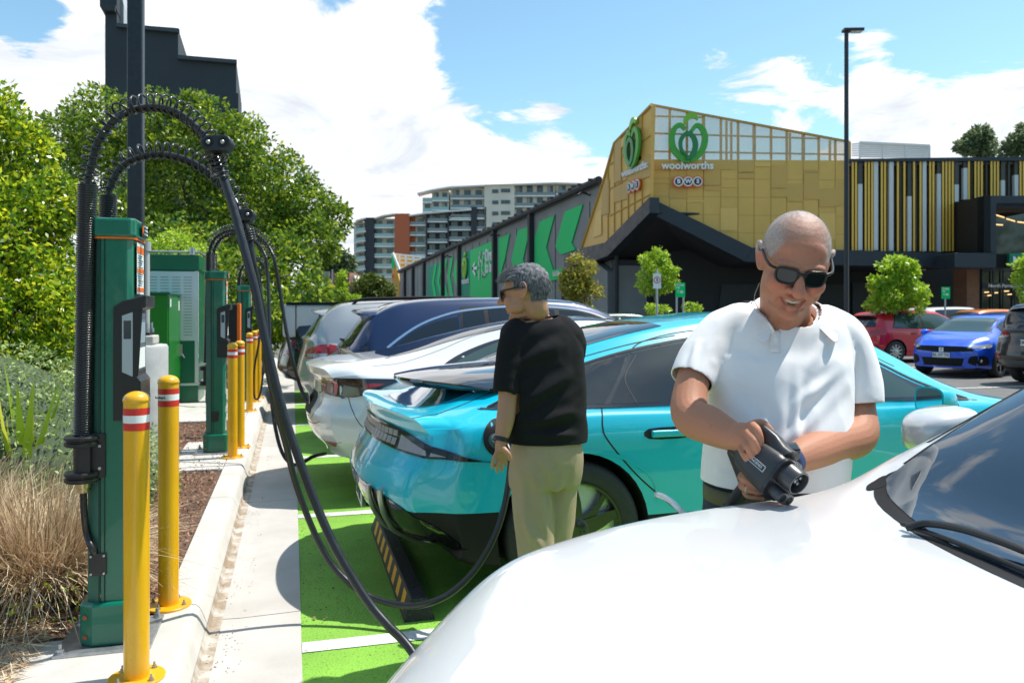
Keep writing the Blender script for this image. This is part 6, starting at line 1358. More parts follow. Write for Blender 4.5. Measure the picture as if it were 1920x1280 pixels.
for pl in ('R',):
    ws.patch('window_surround', [(.98,1.0),(.98,1.0),(1.5,.985),(2.5,.975),(3.55,.955),(3.55,.955),(3.2,1.14),(2.8,1.30),(2.4,1.345),(2.0,1.33),(1.6,1.27),(1.3,1.18),(1.1,1.09)], pl, m_gloss, .0018)
    ws.patch('rear_quarter_window', [(1.10,1.035),(1.10,1.035),(1.62,1.02),(1.62,1.02),(1.62,1.24),(1.55,1.235),(1.35,1.165),(1.2,1.10)], pl, m_glassg, .0035, .05, 4)
    ws.patch('rear_door_window', [(1.68,1.01),(1.68,1.01),(2.42,1.0),(2.42,1.0),(2.42,1.325),(2.42,1.325),(2.1,1.315),(1.70,1.265),(1.70,1.265)], pl, m_glassg, .0035, .05, 4)
    ws.patch('front_door_window', [(2.50,1.0),(2.50,1.0),(3.42,.985),(3.42,.985),(3.15,1.12),(2.85,1.26),(2.50,1.32),(2.50,1.32)], pl, m_glassg, .0035, .05, 4)
    ws.seam([(.99,1.012),(1.3,1.004),(2.5,.985),(3.5,.965)], pl, .008, m_chrome, .004, name='belt_trim')
    ws.seam([(1.65,.99),(1.62,.8),(1.60,.62),(1.45,.45),(1.4,.3)], pl, .004); ws.seam([(.30,.90),(.33,.75),(.42,.60),(.62,.54)], pl, .003); ws.seam([(.50,1.06),(.75,1.085),(1.05,1.17),(1.35,1.28),(1.7,1.36)], pl, .003)
ws.patch('rear_window', [(.66,-.56),(.66,-.56),(.60,0),(.66,.56),(.66,.56),(1.3,.53),(2.2,.53),(3.0,.54),(3.0,.54),(3.0,-.54),(3.0,-.54),(2.2,-.53),(1.3,-.53)], 'top', m_glass, .003, .07)
ws.patch('windscreen', [(3.08,-.55),(3.08,-.55),(3.08,.55),(3.08,.55),(3.68,.62),(3.68,.62),(3.74,0),(3.68,-.62),(3.68,-.62)], 'top', m_glass, .003, .07)
# tail lights wrap the corner
ws.patch('tail_light', [(.12,.84),(.12,.84),(.34,.83),(.48,.87),(.72,.965),(.72,.965),(.45,.975),(.2,.975),(.12,.965),(.12,.965)], 'R', m_gloss, .004, .03)
ws.patch('red_lens', [(.44,.885),(.44,.885),(.58,.935),(.58,.935),(.42,.94),(.42,.94)], 'R', m_tail, .007, .03, 3, thick=.001)
for sy in (-1,1):
    q = [(.50,.86),(.50,.86),(.62,.835),(.80,.83),(.80,.83),(.80,.965),(.70,.965),(.56,.955),(.52,.93)]
    ws.patch('tail_light', [(sy*a, b) for a, b in q], 'rear', m_gloss, .0045, .03)
    ws.patch('red_lens', [(sy*a, b) for a, b in [(.76,.85),(.76,.85),(.72,.85),(.715,.95),(.75,.955),(.78,.95),(.78,.95)]], 'rear', m_tail, .008, .03, 3, thick=.001)
    ws.patch('clear_lens', [(sy*a, b) for a, b in [(.60,.86),(.60,.86),(.70,.85),(.69,.945),(.62,.94)]], 'rear', mat('lens_smoke', (.20,.15,.15), .1, coat=1) if sy < 0 else bpy.data.materials['lens_smoke'], .008, .03, 3, thick=.001)
    ws.patch('reflector', [(sy*a, b) for a, b in [(.58,.47),(.58,.47),(.78,.475),(.78,.475),(.70,.435),(.60,.44)]], 'rear', m_tail, .005, .04)
ws.patch('plate_recess', [(-.40,.66),(-.40,.66),(.40,.66),(.40,.66),(.34,.83),(.34,.83),(-.34,.83),(-.34,.83)], 'rear', m_trim, .003, .05, 0); ws.plate('rear', .74, 'DX·41·QF', .37, .11)
ws.seam([(-.62,.62),(-.45,.59),(0,.58),(.45,.59),(.62,.62)], 'rear', .003); ws.seam([(-.52,.96),(-.50,.70),(-.40,.61)], 'rear', .003); ws.seam([(.52,.96),(.50,.70),(.40,.61)], 'rear', .003)
ws.mirror_(3.30, .98, p_white)
# ---------------------------------------------------------------- blue and silver wagons, ute
p_navy = paint('paint_navy', (.008,.022,.075), .3, .28)
def suv(label, loc, rz, pt, L=4.7, H=1.68, w=.93, belt=1.03, rake=.55, clad=True, wheel=.37, nose=1.0, spoil=True, gl=None, name='parked_car', cat='car', hi_detail=True, rack=False, group='parked cars'):
    k = L/4.7
    c = Car(label, cat, loc, rz, dict(L=L, paint=pt, hubs=(.98*k,3.72*k), wheel_r=wheel, nx=70, sub=4,
        zt=[(0,belt+.06),(.12,belt+.14),(rake*.6,H*.89),(rake,H*.965),(1.2,H*.99),(2.0,H),(2.7,H*.985),(3.05*k,H*.93),(3.45*k,H*.78),(3.75*k,nose*1.09),(4.1*k,nose*1.04),(4.45*k,nose*.97),(4.7*k,nose*.82)],
        zs=[(0,belt-.06),(.4,belt),(1.5,belt-.01),(3.0*k,belt-.05),(3.7*k,nose*.99),(4.2*k,nose*.92),(4.7*k,nose*.70)], w=[(0,w*.90),(.25,w*.97),(.9,w),(3.8*k,w),(4.4*k,w*.93),(4.7*k,w*.80)],
        wr=[(0,w*.76),(.5,w*.70),(1.5,w*.69),(3.0*k,w*.68),(3.7*k,w*.76),(4.7*k,w*.62)], zb=[(0,.38),(.4,.28),(.9,.22),(4.2*k,.22),(4.7*k,.28)], clad=[(.36,-1,9)] if clad else [],
        rear=[(0,.22),(.4,.10),(.55,.0),(.8,.04),(belt,.10),(belt+.1,.06),(1.5,.0)], bowR=.22, bowF=.34, lenR=.5, lenF=.8, pw=2.6)); return c
bl = suv('dark blue wagon between the white sedan and the silver wagon', (.42,9.42,0), 0, p_navy, 4.75, 1.66, .93, 1.02, .75)
bl.wheels('five', m_alloy, .68); fit_out(bl, [(1.40,1.66,.02,0),(1.71,2.5),(2.56,3.45)], ('R',), seams=[[(1.66,1.0),(1.64,.7),(1.44,.4)]], handles=[(1.95,.93),(2.8,.92)])
bl.patch('side_window', [(.66,1.13),(.66,1.13),(1.2,1.06),(1.36,1.055),(1.36,1.055),(1.36,1.43),(1.36,1.43),(1.1,1.375),(.84,1.26)], 'R', m_glass, .0035, .05)
bl.seam([(.56,1.10),(.72,1.22),(.92,1.34),(1.15,1.43),(1.45,1.50),(2.0,1.545),(2.6,1.53),(3.0,1.46),(3.4,1.28)], 'R', .013, m_chrome, .005, name='window_trim')
ws_rear(bl, 1.10, 1.42, .60, .50); ws_top(bl, 2.95, 3.72)
def spoiler(c, x, z, hw, ln=.30, m=None, rise=.02):
    v = []; n = 13
    for i in range(n):
        t = -1+2*i/(n-1); y = t*hw; e = abs(t)**5
        for px_, pz_ in [(0,-.005),(.02,.012),(ln*.6,.035),(ln,.045),(ln,-.02),(ln*.5,-.03)]: v.append((x+px_+.07*t*t+.08*e, y, z+pz_-.03*t*t-.035*e))
    f = [(i*6+k, i*6+(k+1)%6, (i+1)*6+(k+1)%6, (i+1)*6+k) for i in range(n-1) for k in range(6)]+[tuple(range(6))[::-1], tuple(range((n-1)*6, n*6))]
    MB().add(v, f).build('spoiler', m or c.paint, c.t, smooth=50, fixn=True)
spoiler(bl, .24, 1.50, .62, .52)
bl.patch('tail_light', [(.20,.86),(.20,.86),(.45,.90),(.58,1.0),(.58,1.0),(.35,1.02),(.18,.98),(.18,.98)], 'R', m_taild, .005, .04)
for sy in (-1,1): bl.patch('tail_light', [(sy*a,b) for a,b in [(.35,.92),(.35,.92),(.80,.86),(.80,.86),(.80,.98),(.80,.98),(.35,.99),(.35,.99)]], 'rear', m_taild, .005, .05)
b = MB(); b.tube([Vector((.20,.05,1.15)),Vector((.12,.02,1.17)),Vector((.16,-.25,1.13))], .012, 6); b.build('rear_wiper', m_trim, bl.t); bl.mirror_(3.35, 1.08, p_navy)
bl.plate('rear', .75, 'CK·29·PL', .37, .11)
p_silver = paint('paint_silver', (.40,.41,.41), .55, .34)
sv = suv('silver wagon with roof rails and a red tail light, beyond the dark blue wagon', (.05,11.75,0), 0, p_silver, 4.8, 1.66, .94, 1.06, .62)
sv.wheels('five', m_alloy, .68); fit_out(sv, [(.78,1.55,.12,.05),(1.62,2.5),(2.56,3.4)], ('R',), gl=m_glass, seams=[[(.42,.80),(.50,.62),(.75,.58)]])
ws_rear(sv, 1.16, 1.44, .58, .48); ws_top(sv, 2.95, 3.72); spoiler(sv, .20, 1.50, .60, .42)
sv.patch('tail_light', [(.14,.86),(.14,.86),(.34,.87),(.60,1.02),(.60,1.02),(.38,1.05),(.2,1.0),(.13,.93)], 'R', m_tail, .006, .035); sv.patch('clear_lens', [(.15,.87),(.15,.87),(.34,.88),(.42,.93),(.42,.93),(.15,.92),(.15,.92)], 'R', m_lens, .008, .04, 3)
for sy in (-1,1): sv.patch('tail_light', [(sy*a,b) for a,b in [(.55,.88),(.55,.88),(.82,.86),(.82,.86),(.82,.99),(.82,.99),(.60,.96)]], 'rear', m_tail, .006, .04)
def rails(c, x0, x1, hw):
    for sy in (-1,1):
        pts = [(x0, sy*hw, float(c.ZT(x0))-.04)]+[(x, sy*hw, float(c.ZT(x))+.025) for x in np.linspace(x0+.12, x1-.12, 5)]+[(x1, sy*hw, float(c.ZT(x1))-.05)]
        MB().tube(catmull(pts, 5), .020, 8).build('roof_rail', m_trim, c.t, smooth=60)
rails(sv, .75, 2.7, .58); sv.mirror_(3.35, 1.1, p_silver)
MB().tube([Vector((.72,0,1.64)),Vector((.55,0,1.80))], .004, 5).build('aerial', m_trim, sv.t)
p_black = paint('paint_black', (.008,.008,.010), .2, .25)
ut = suv('dark ute with a pale canopy, last in the row under the tree', (-.25,14.25,0), 0, p_black, 5.0, 1.60, .94, 1.02, .30, name='parked_car')
ut.wheels('six', m_alloy, .66); MB().box((.10,-.80,1.06),(1.9,.80,1.60)).build('canopy', mat('canopy_white', (.55,.57,.60), .3, coat=.5), ut.t, smooth=0, bevel=.05)
MB().cbox((1.0,0,1.62),(1.7,1.66,.03)).build('canopy_roof', m_trim, ut.t, smooth=0)
for k in range(3): MB().box((.3+.6*k,-.806,1.05),(.315+.6*k,-.80,1.6)).build('canopy_seam', m_seam, ut.t, smooth=0)
fit_out(ut, [(2.0,2.7),(2.75,3.5)], ('R',))
for sy in (-1,1): ut.patch('tail_light', [(sy*a,b) for a,b in [(.66,.78),(.66,.78),(.82,.78),(.82,.78),(.82,1.0),(.82,1.0),(.66,1.0),(.66,1.0)]], 'rear', m_tail, .008, .05)
# ---------------------------------------------------------------- the row across the lot
p_red = paint('paint_red', (.62,.010,.025), .1, .30); p_blue = paint('paint_blue', (.010,.10,.72), .15, .28); p_org = paint('paint_orange', (.75,.20,.02), .2, .3); p_grey = paint('paint_grey', (.045,.048,.05), .4, .3)
def hatch(label, loc, rz, pt, L=4.1, H=1.46, w=.87, belt=.98, rake=.5, group='parked cars', wheel=.32):
    k = L/4.1
    return Car(label, 'car', loc, rz, dict(L=L, paint=pt, hubs=(.68*k,3.26*k), wheel_r=wheel, nx=60, sub=4,
        zt=[(0,belt+.04),(.12,belt+.16),(rake,H*.955),(1.1,H*.99),(1.7,H),(2.3,H*.98),(2.65*k,H*.90),(3.0*k,H*.78),(3.25*k,1.0),(3.6*k,.93),(3.9*k,.84),(4.1*k,.70)],
        zs=[(0,belt-.04),(.4,belt+.01),(1.5,belt-.02),(3.0*k,belt-.07),(3.5*k,.82),(4.1*k,.62)], w=[(0,w*.90),(.25,w*.97),(.8,w),(3.3*k,w),(3.8*k,w*.92),(4.1*k,w*.78)],
        wr=[(0,w*.74),(.5,w*.66),(1.5,w*.65),(2.7*k,w*.66),(3.3*k,w*.76),(4.1*k,w*.6)], zb=[(0,.32),(.4,.22),(.9,.18),(3.6*k,.18),(4.1*k,.22)],
        rear=[(0,.2),(.4,.06),(.55,.0),(.8,.03),(1.0,.08),(1.5,.0)], bowR=.22, bowF=.34, lenR=.45, lenF=.7, pw=2.6))
rg = 'parked cars across the car park'
rd = hatch('red hatchback seen from behind its tail, in front of the glossy young tree', (15.9,19.8,0), 0, p_red, H=1.52); rd.t['group'] = rg
rd.wheels('multi', m_alloy, .66); fit_out(rd, [(.62,1.62,.22,0),(1.70,2.95)], ('R',), gl=m_glassg, seams=[[(1.66,.95),(1.66,.6),(1.45,.3)],[(2.75,.9),(2.75,.3)]], handles=[(1.30,.84),(2.20,.83)])
ws_rear(rd, 1.03, 1.32, .60, .50); ws_top(rd, 2.5, 3.2); spoiler(rd, .16, 1.36, .52, .22)
for sy in (-1,1): rd.patch('tail_light', [(sy*a,b) for a,b in [(.50,.80),(.50,.80),(.76,.78),(.76,.78),(.76,.96),(.76,.96),(.52,.95)]], 'rear', m_tail, .006, .04)
rd.patch('tail_light', [(.10,.80),(.10,.80),(.30,.82),(.34,.92),(.34,.92),(.12,.95),(.12,.95)], 'R', m_tail, .006, .04); rd.mirror_(2.75, 1.0, p_blue if False else p_red)
cv = hatch('bright blue hatchback facing the camera, between the red and black cars', (0,0,0), 0, p_blue, 4.5, 1.43, .90, .93, .55, wheel=.33); cv.t['group'] = rg
an = R(203); cv.t.location = (14.15-4.45*math.cos(an), 14.75-4.45*math.sin(an), 0); cv.t.rotation_euler = (0,0,an)
cv.wheels('five', m_alloyd, .68); ws_top(cv, 2.75, 3.50, k=.95, m=m_glassg); fit_out(cv, [(.75,1.8,.2,0),(1.88,3.15)], ('R','L'), gl=m_glass); cv.mirror_(3.1, .97, p_blue)
cv.patch('grille', [(-.60,.60),(-.60,.60),(0,.57),(.60,.60),(.60,.60),(.62,.68),(.35,.70),(0,.70),(-.35,.70),(-.62,.68)], 'front', m_trim, .006, .05); cv.patch('lower_grille', [(-.40,.26),(-.40,.26),(.40,.26),(.40,.26),(.46,.44),(.46,.44),(-.46,.44),(-.46,.44)], 'front', m_trim, .006, .05)
for sy in (-1,1):
    cv.patch('headlight', [(sy*a,b) for a,b in [(.50,.66),(.50,.66),(.80,.67),(.80,.67),(.80,.75),(.80,.75),(.60,.715)]], 'front', m_lens, .008, .04); cv.patch('side_intake', [(sy*a,b) for a,b in [(.52,.34),(.52,.34),(.66,.28),(.80,.30),(.80,.46),(.72,.50),(.56,.47)]], 'front', m_trim, .006, .04)
    b = MB(); h0, n_ = cv.cast('front', sy*.72, .38); b.ell(h0+n_*.004, (.02,.035,.035), n=10, m=6); b.build('fog_light', m_lens, cv.t)
cv.patch('headlight', [(3.98,.67),(3.98,.67),(4.25,.66),(4.25,.66),(4.1,.74),(3.95,.75)], 'L', m_lens, .006, .04); cv.plate('front', .50, 'BL·07·TK', .37, .11); cv.plate('front', .62, '7', .10, .10)
bs = suv('black wagon with its tail to the camera at the right edge', (14.0,12.45,0), R(6), p_black, 4.6, 1.70, .90, 1.05, .42); bs.t['group'] = rg
bs.wheels('five', m_alloyd, .68); fit_out(bs, [(.62,1.3,.12,0),(1.36,2.3),(2.36,3.3)], ('R',)); ws_rear(bs, 1.14, 1.46, .58, .50); spoiler(bs, .12, 1.56, .58, .34); rails(bs, .7, 2.6, .56)
for sy in (-1,1): bs.patch('tail_light', [(sy*a,b) for a,b in [(.48,.98),(.48,.98),(.80,.96),(.80,.96),(.80,1.10),(.80,1.10),(.62,1.12)]], 'rear', m_tail, .006, .04); bs.patch('clear_lens', [(sy*a,b) for a,b in [(.50,.96),(.50,.96),(.78,.93),(.78,.93),(.78,.99),(.50,1.0)]], 'rear', m_lens, .009, .04, 0); bs.patch('reflector', [(sy*a,b) for a,b in [(.66,.52),(.66,.52),(.80,.52),(.80,.52),(.80,.62),(.68,.60)]], 'rear', m_tail, .006, .04)
bs.plate('rear', .86, 'EMZ·48K', .37, .12); bs.patch('bumper_guard', [(-.62,.36),(-.62,.36),(.62,.36),(.62,.36),(.55,.50),(.55,.50),(-.55,.50),(-.55,.50)], 'rear', mat('guard_grey', (.12,.12,.12), .5), .01, .06, 0); MB().ell((.075,0,1.02),(.02,.09,.045),n=14,m=8).build('badge', m_chrome, bs.t)
def far_car(fn, label, X, Y, rz, pt, wins, **k):
    c = fn(label, (X,Y,0), rz, pt, **k); c.t['group'] = rg; c.wheels('five', m_alloy, .66); fit_out(c, wins, ('R','L') if abs(rz) > 1 else ('R',), res=.10); ws_top(c, 2.6*c.L/4.2, 3.15*c.L/4.2, res=.10); ws_rear(c, float(c.ZS(.2))+.08, float(c.ZT(.5))*.93, .55, .48); return c
W3 = [(.66,1.55,.2,0),(1.62,2.85)]; W4 = [(.62,1.3,.12,0),(1.36,2.3),(2.36,3.3)]
oc = far_car(hatch, 'orange hatchback behind the blue one, facing left', 24.9, 22.2, math.pi, p_org, W3, L=4.2, H=1.56, belt=1.0)
far_car(suv, 'small white wagon beyond the orange car near the brick pillar', 24.0, 26.8, 0, paint('paint_white_far', (.7,.71,.72), 0, .3), W4, L=4.3, H=1.66)
far_car(hatch, 'dark grey hatchback half hidden behind the red one', 20.0, 24.35, 0, p_grey, W3, L=4.2, H=1.42)
far_car(hatch, 'white low car just behind the red hatchback roof', 14.3, 22.2, 0, bpy.data.materials['paint_white_far'], W3, L=4.3, H=1.45)
w2 = far_car(suv, 'white wagon with roof rails behind the bald man', 14.8, 24.9, 0, bpy.data.materials['paint_white_far'], W4, L=4.7, H=1.82); rails(w2, .8, 2.7, .6)
far_car(hatch, 'dark blue car in the farthest row beside the lamp post', 18.2, 29.0, 0, p_navy, W3, L=4.3, H=1.62)
far_car(hatch, 'dark green car between the small trees in the far row', 8.6, 24.5, 0, paint('paint_green', (.01,.05,.03), .3, .3), W3, L=4.2, H=1.42)
# ---------------------------------------------------------------- white car in the foreground (nose towards the kerb)
fg_ = Car('white car in the foreground, its bonnet filling the lower right',
    'car', (4.36,.70,0), math.pi, dict(L=4.60, crown=(.72,.845,.94,.985), paint=p_white, hubs=(.86,3.58), wheel_r=.34, nx=150, sub=7,
    zt=[(0,1.0),(.2,1.28),(.7,1.55),(1.4,1.62),(2.1,1.64),(2.4,1.59),(2.72,1.445),(3.02,1.235),(3.17,1.125),(3.28,1.095),(3.6,1.078),(3.9,1.04),(4.15,.975),(4.35,.90),(4.5,.815),(4.60,.70)],
    zs=[(0,.96),(.6,1.06),(1.5,1.05),(2.8,1.055),(3.1,1.065),(3.35,1.06),(3.65,1.035),(3.9,.985),(4.12,.91),(4.35,.82),(4.60,.62)], w=[(0,.82),(.3,.90),(.8,.925),(3.7,.925),(4.15,.90),(4.4,.86),(4.60,.78)],
    wr=[(0,.70),(.6,.68),(1.5,.68),(2.55,.685),(2.85,.735),(3.12,.80),(3.3,.815),(3.8,.79),(4.2,.73),(4.60,.62)], zb=[(0,.30),(.4,.22),(4.2,.2),(4.6,.26)], clad=[(.30,-1,9)],
    front=[(0,.10),(.4,0),(.62,.02),(.8,.08),(.95,.03),(1.1,0)], bowF=.36, lenF=.75, pw=2.4))
fc = fg_; fc.wheels('five', m_alloy, .68)
m_ws = mat('windscreen_glass', (.010,.022,.038), .015, spec=1.0, coat=.6)
fc.patch('windscreen', [(2.38,-.60),(2.38,-.60),(2.32,0),(2.38,.60),(2.38,.60),(2.75,.665),(3.08,.735),(3.14,.72),(3.20,.62),(3.275,.38),(3.315,0),(3.275,-.38),(3.20,-.62),(3.14,-.72),(3.08,-.735),(2.75,-.665)], 'top', m_ws, .003, .035)
fc.patch('cowl_panel', [(3.11,-.75),(3.16,-.735),(3.225,-.63),(3.297,-.38),(3.338,0),(3.297,.38),(3.225,.63),(3.16,.735),(3.11,.75),(3.11,.75),(3.08,.71),(3.20,.40),(3.25,0),(3.20,-.40),(3.08,-.71),(3.08,-.71)], 'top', m_trim, .0015, .03)
fc.patch('cowl_corner', [(3.12,.725),(3.15,.72),(3.172,.74),(3.155,.76),(3.12,.757)], 'top', m_trim, .002, .02)
fc.patch('cowl_corner', [(3.12,-.725),(3.15,-.72),(3.172,-.74),(3.155,-.76),(3.12,-.757)], 'top', m_trim, .002, .02)
for sy in (-1,1):
    fc.seam([(2.33,sy*.612),(2.75,sy*.682),(3.08,sy*.738)], 'top', .0045, m_trim, .003, name='pillar_seal')
fit_out(fc, [(.75,1.5,.15,0),(1.56,2.3),(2.36,3.0)], ('R','L'), gl=m_glassg)
fc.mirror_(2.72, 1.185, paint('mirror_silver', (.60,.61,.62), .1, .3), size=(.12,.165,.125))
# wiper
def onbody(x, y, dz): h, n_ = fc.cast('top', x, y); return h+n_*dz
def ongl(px, py, dz):
    inv = wmat(fc.t).inverted(); o = inv @ Vector((0,0,CH)); d = (inv.to_3x3() @ dirpx(px,py)).normalized(); h = fc.bvh.ray_cast(o, d); return h[0]+h[1]*dz
b = MB(); b.tube(catmull([ongl(x,y,.010) for x,y in [(1692,992),(1760,1014),(1840,1046),(1930,1084)]], 6), .0045, 8)
b.tube(catmull([ongl(x,y,dz) for x,y,dz in [(1700,1003,.012),(1740,1003,.022),(1800,1014,.024),(1870,1034,.022),(1935,1056,.018)]], 6), [.006]+[.0085]*23+[.007], 8, flat=(Vector((0,0,1)), .8)); b.build('wiper', mat('wiper_black', (.012,.012,.013), .45), fc.t, smooth=50)
wq = [(3.275,.44),(3.24,.50),(3.14,.57)]
b = MB(); b.tube([onbody(3.29,.40,.012), onbody(3.25,.46,.022), onbody(3.17,.54,.02)], .011, 8); b.build('wiper', bpy.data.materials['wiper_black'], fc.t, smooth=50)
# open charge flap on the far wing
h0, n_ = fc.cast('R', 3.50, .98) if False else fc.cast('R', 3.47, .98)
v = []; nn_ = 9
for j in range(nn_):
    t = j/(nn_-1)
    for k in range(nn_):
        u = k/(nn_-1); v.append((3.40+.03*math.cos(u*math.pi)*0+.02+.115*u, -(abs(h0.y)+.012+.10*t), 1.06-.15*(1-t)*0+.045*t-.10*(u-.5)**2*t-.02*t*t-.12*(1-u)))
f = [(j*nn_+k, j*nn_+k+1, (j+1)*nn_+k+1, (j+1)*nn_+k) for j in range(nn_-1) for k in range(nn_-1)]
o = MB().add(v, f).build('charge_flap', p_white, fc.t, smooth=60); sd = o.modifiers.new('s','SOLIDIFY'); sd.thickness = .012
fc.patch('charge_socket', [(3.47+.06*math.cos(a), .97+.05*math.sin(a)) for a in [k*math.pi/6 for k in range(12)]], 'R', m_trim, .003, .02)
fc.patch('headlight', [(4.05,.70),(4.05,.70),(4.2,.68),(4.2,.80),(4.0,.82)], 'R', m_lens, .004, .04); fc.patch('headlight', [(4.05,.70),(4.05,.70),(4.2,.68),(4.2,.80),(4.0,.82)], 'L', m_lens, .004, .04)
fc.patch('lower_grille', [(-.5,.28),(-.5,.28),(.5,.28),(.5,.28),(.45,.46),(.45,.46),(-.45,.46),(-.45,.46)], 'front', m_trim, .006, .06)
# ============================================================ PEOPLE
m_skin = mat('skin_tan', (.44,.19,.105), .58, spec=.35, noise=(16,.35,.7), col2=(.53,.26,.165), bump=(180,.35,.003), sss=.12)
m_skin2 = mat('skin_olive', (.44,.225,.12), .48, noise=(7,.35,.7), col2=(.50,.27,.16), bump=(220,.12,.002), sss=.12)
m_polo = mat('polo_white', (.84,.82,.80), .85, bump=(700,.25,.0008), sheen=.15); m_tee = mat('tee_black', (.011,.011,.012), .9, spec=.2, bump=(600,.2,.0008))
m_jean = mat('denim', (.016,.024,.045), .85, noise=(60,.4,.6), col2=(.024,.034,.06), bump=(300,.3,.001)); m_chino = mat('chino_olive', (.41,.305,.205), .85, spec=.2, noise=(3,.4,.65), col2=(.35,.26,.175), bump=(400,.25,.001))
m_belt = mat('belt_olive', (.10,.095,.045), .7, bump=(300,.4,.001)); m_frame = mat('shades_frame', (.010,.008,.006), .3, spec=.4); m_shlens = mat('shades_lens', (.006,.009,.006), .05, spec=.45)
m_teeth = mat('teeth', (.52,.45,.35), .35); m_mouth = mat('mouth_dark', (.06,.012,.010), .5); m_lip = mat('lip', (.36,.105,.075), .42, sss=.1); m_shoe = mat('shoe', (.03,.028,.026), .6); m_bluestrap = mat('strap_navy', (.010,.035,.11), .5)
m_hair1 = leafmat('stubble', (.16,.145,.135), (.50,.48,.46), (.80,.78,.76), .6, tr=0); m_hair2 = leafmat('hair_grey', (.025,.025,.027), (.13,.13,.135), (.48,.48,.48), .42, tr=0)
BK = -FWD
def frame(fwd, up):                              # columns: x, y=face direction, z=up
    y = Vector(fwd).normalized(); z = Vector(up); z = (z-y*z.dot(y)).normalized(); x = y.cross(z); return Matrix((x,y,z)).transposed()
def add_head(b, c, Rm, smile=True, fat=1.0, asian=False):
    def at(x,y,z): return Vector(c)+Rm @ Vector((x,y,z))
    E = lambda p, r, rot=None: b.ell(at(*p), r, Rm if rot is None else Rm @ rot, 24, 16)
    E((0,-.016,.030),(.0775,.098,.086)); E((0,.004,.012),(.074,.090,.075)); E((0,.020,-.030),(.066*fat,.070,.072)); E((0,.030,-.068),(.054*fat,.052,.042))
    E((0,.042,.040),(.060,.040,.046))                                            # forehead
    for s in (-1,1):
        E((s*.041,.060,-.032),(.028*fat,.028,.026)); E((s*.050,.030,-.060),(.020*fat,.036,.030)); E((s*.031,.071,.002),(.015,.011,.010))
        b.limb([at(s*.012,.088,.020), at(s*.034,.082,.022), at(s*.052,.062,.012)], [.009,.010,.008], 10, 3)     # brow
        b.limb([at(s*.020,.084,-.040), at(s*.036,.072,-.054), at(s*.041,.060,-.078)], [.009,.0125,.010], 10, 3) # smile fold
        # ear: rim, lobe and bowl
        b.limb([at(s*.074,.002,.006), at(s*.084,-.006,.026), at(s*.087,-.020,.030), at(s*.088,-.030,.016), at(s*.085,-.026,-.006), at(s*.079,-.012,-.026), at(s*.074,.001,-.030), at(s*.072,.005,-.018)], [.004,.0048,.005,.005,.005,.006,.006,.004], 10, 4)
        b.limb([at(s*.076,-.010,.014), at(s*.080,-.018,.0), at(s*.075,-.008,-.016)], [.006,.006,.005], 8, 3); b.ell(at(s*.074,-.012,.0), (.006,.019,.028), Rm, 12, 8)
        b.ell(at(s*.0165,.097,-.034), (.0100,.0115,.0085), Rm, 12, 8)
    b.limb([at(0,.086,.018), at(0,.097,.002), at(0,.109,-.018), at(0,.115,-.029)], [.0090,.0090,.0130,.0165], 12, 4)
    E((0,.104,-.034),(.013,.014,.009)); E((0,.066,-.106),(.026*fat,.024,.019)); E((0,.030,-.102),(.046*fat,.044,.020))
    E((0,.066,-.062),(.032,.020,.022))
    wq = .033 if smile else .024; up_ = .008 if smile else 0; op = .006 if smile else 0
    b.limb([at(-wq,.070,-.0625+up_), at(-.014,.087,-.0625+op*.6), at(0,.091,-.062+op*.5), at(.014,.087,-.0625+op*.6), at(wq,.070,-.0625+up_)], [.0035,.0052,.0050,.0052,.0035], 10, 4)
    b.limb([at(-wq*.9,.070,-.0685+up_*.5), at(-.012,.084,-.0765-op), at(0,.087,-.0785-op), at(.012,.084,-.0765-op), at(wq*.9,.070,-.0685+up_*.5)], [.003,.0058,.0064,.0058,.003], 10, 4)
    return at
def mouth_bits(par, at, smile=True):
    b = MB(); pts = []
    for i in range(9): t = -1+i/4; pts.append((t*.0275, .0885-.0150*t*t, -.0668+.0055*t*t))
    v = [at(*p) for p in pts]+[at(p[0],p[1]-.001,p[2]-.0062+.0022*(p[0]/.0275)**2) for p in pts]; b.add(v, [(i,i+1,i+10,i+9) for i in range(8)])
    b.build('teeth', m_teeth, par, world=True, smooth=60)
    b = MB(); v = [at(p[0]*1.12, p[1]-.003, p[2]+.004) for p in pts]+[at(p[0]*1.08, p[1]-.004, p[2]-.017+.011*(p[0]/.0275)**2) for p in pts]; b.add(v, [(i,i+1,i+10,i+9) for i in range(8)]); b.build('mouth_interior', m_mouth, par, world=True, smooth=60)
def lips(par, at, mt, smile=True, w=.032):
    b = MB(); up_ = .012 if smile else 0; op = .0065 if smile else .0005
    b.limb([at(-w,.0700,-.0625+up_), at(-w*.5,.0835,-.0630+up_*.25), at(-.004,.0905,-.0615+op*.2), at(.004,.0905,-.0615+op*.2), at(w*.5,.0835,-.0630+up_*.25), at(w,.0700,-.0625+up_)], [.0022,.0042,.0042,.0042,.0042,.0022], 10, 4)
    b.limb([at(-w*.95,.0700,-.0645+up_), at(-w*.5,.0820,-.0730-op), at(0,.0865,-.0780-op), at(w*.5,.0820,-.0730-op), at(w*.95,.0700,-.0645+up_)], [.0022,.0048,.0056,.0048,.0022], 10, 4)
    b.build('lips', mt, par, world=True, smooth=180)
def hair_cap(par, me_src, test, m, off=.006, seed=0):
    bm = bmesh.new(); bm.from_mesh(me_src); bmesh.ops.delete(bm, geom=[f for f in bm.faces if test(f.calc_center_median()) <= 0], context='FACES')
    for v in bm.verts: v.co += v.normal*(off*(.6+.8*mnoise.noise(v.co*60)))
    me = bpy.data.meshes.new('hair_base'); bm.to_mesh(me); bm.free(); return mkobj('hair_base', me, m, par, world=True, smooth=180)
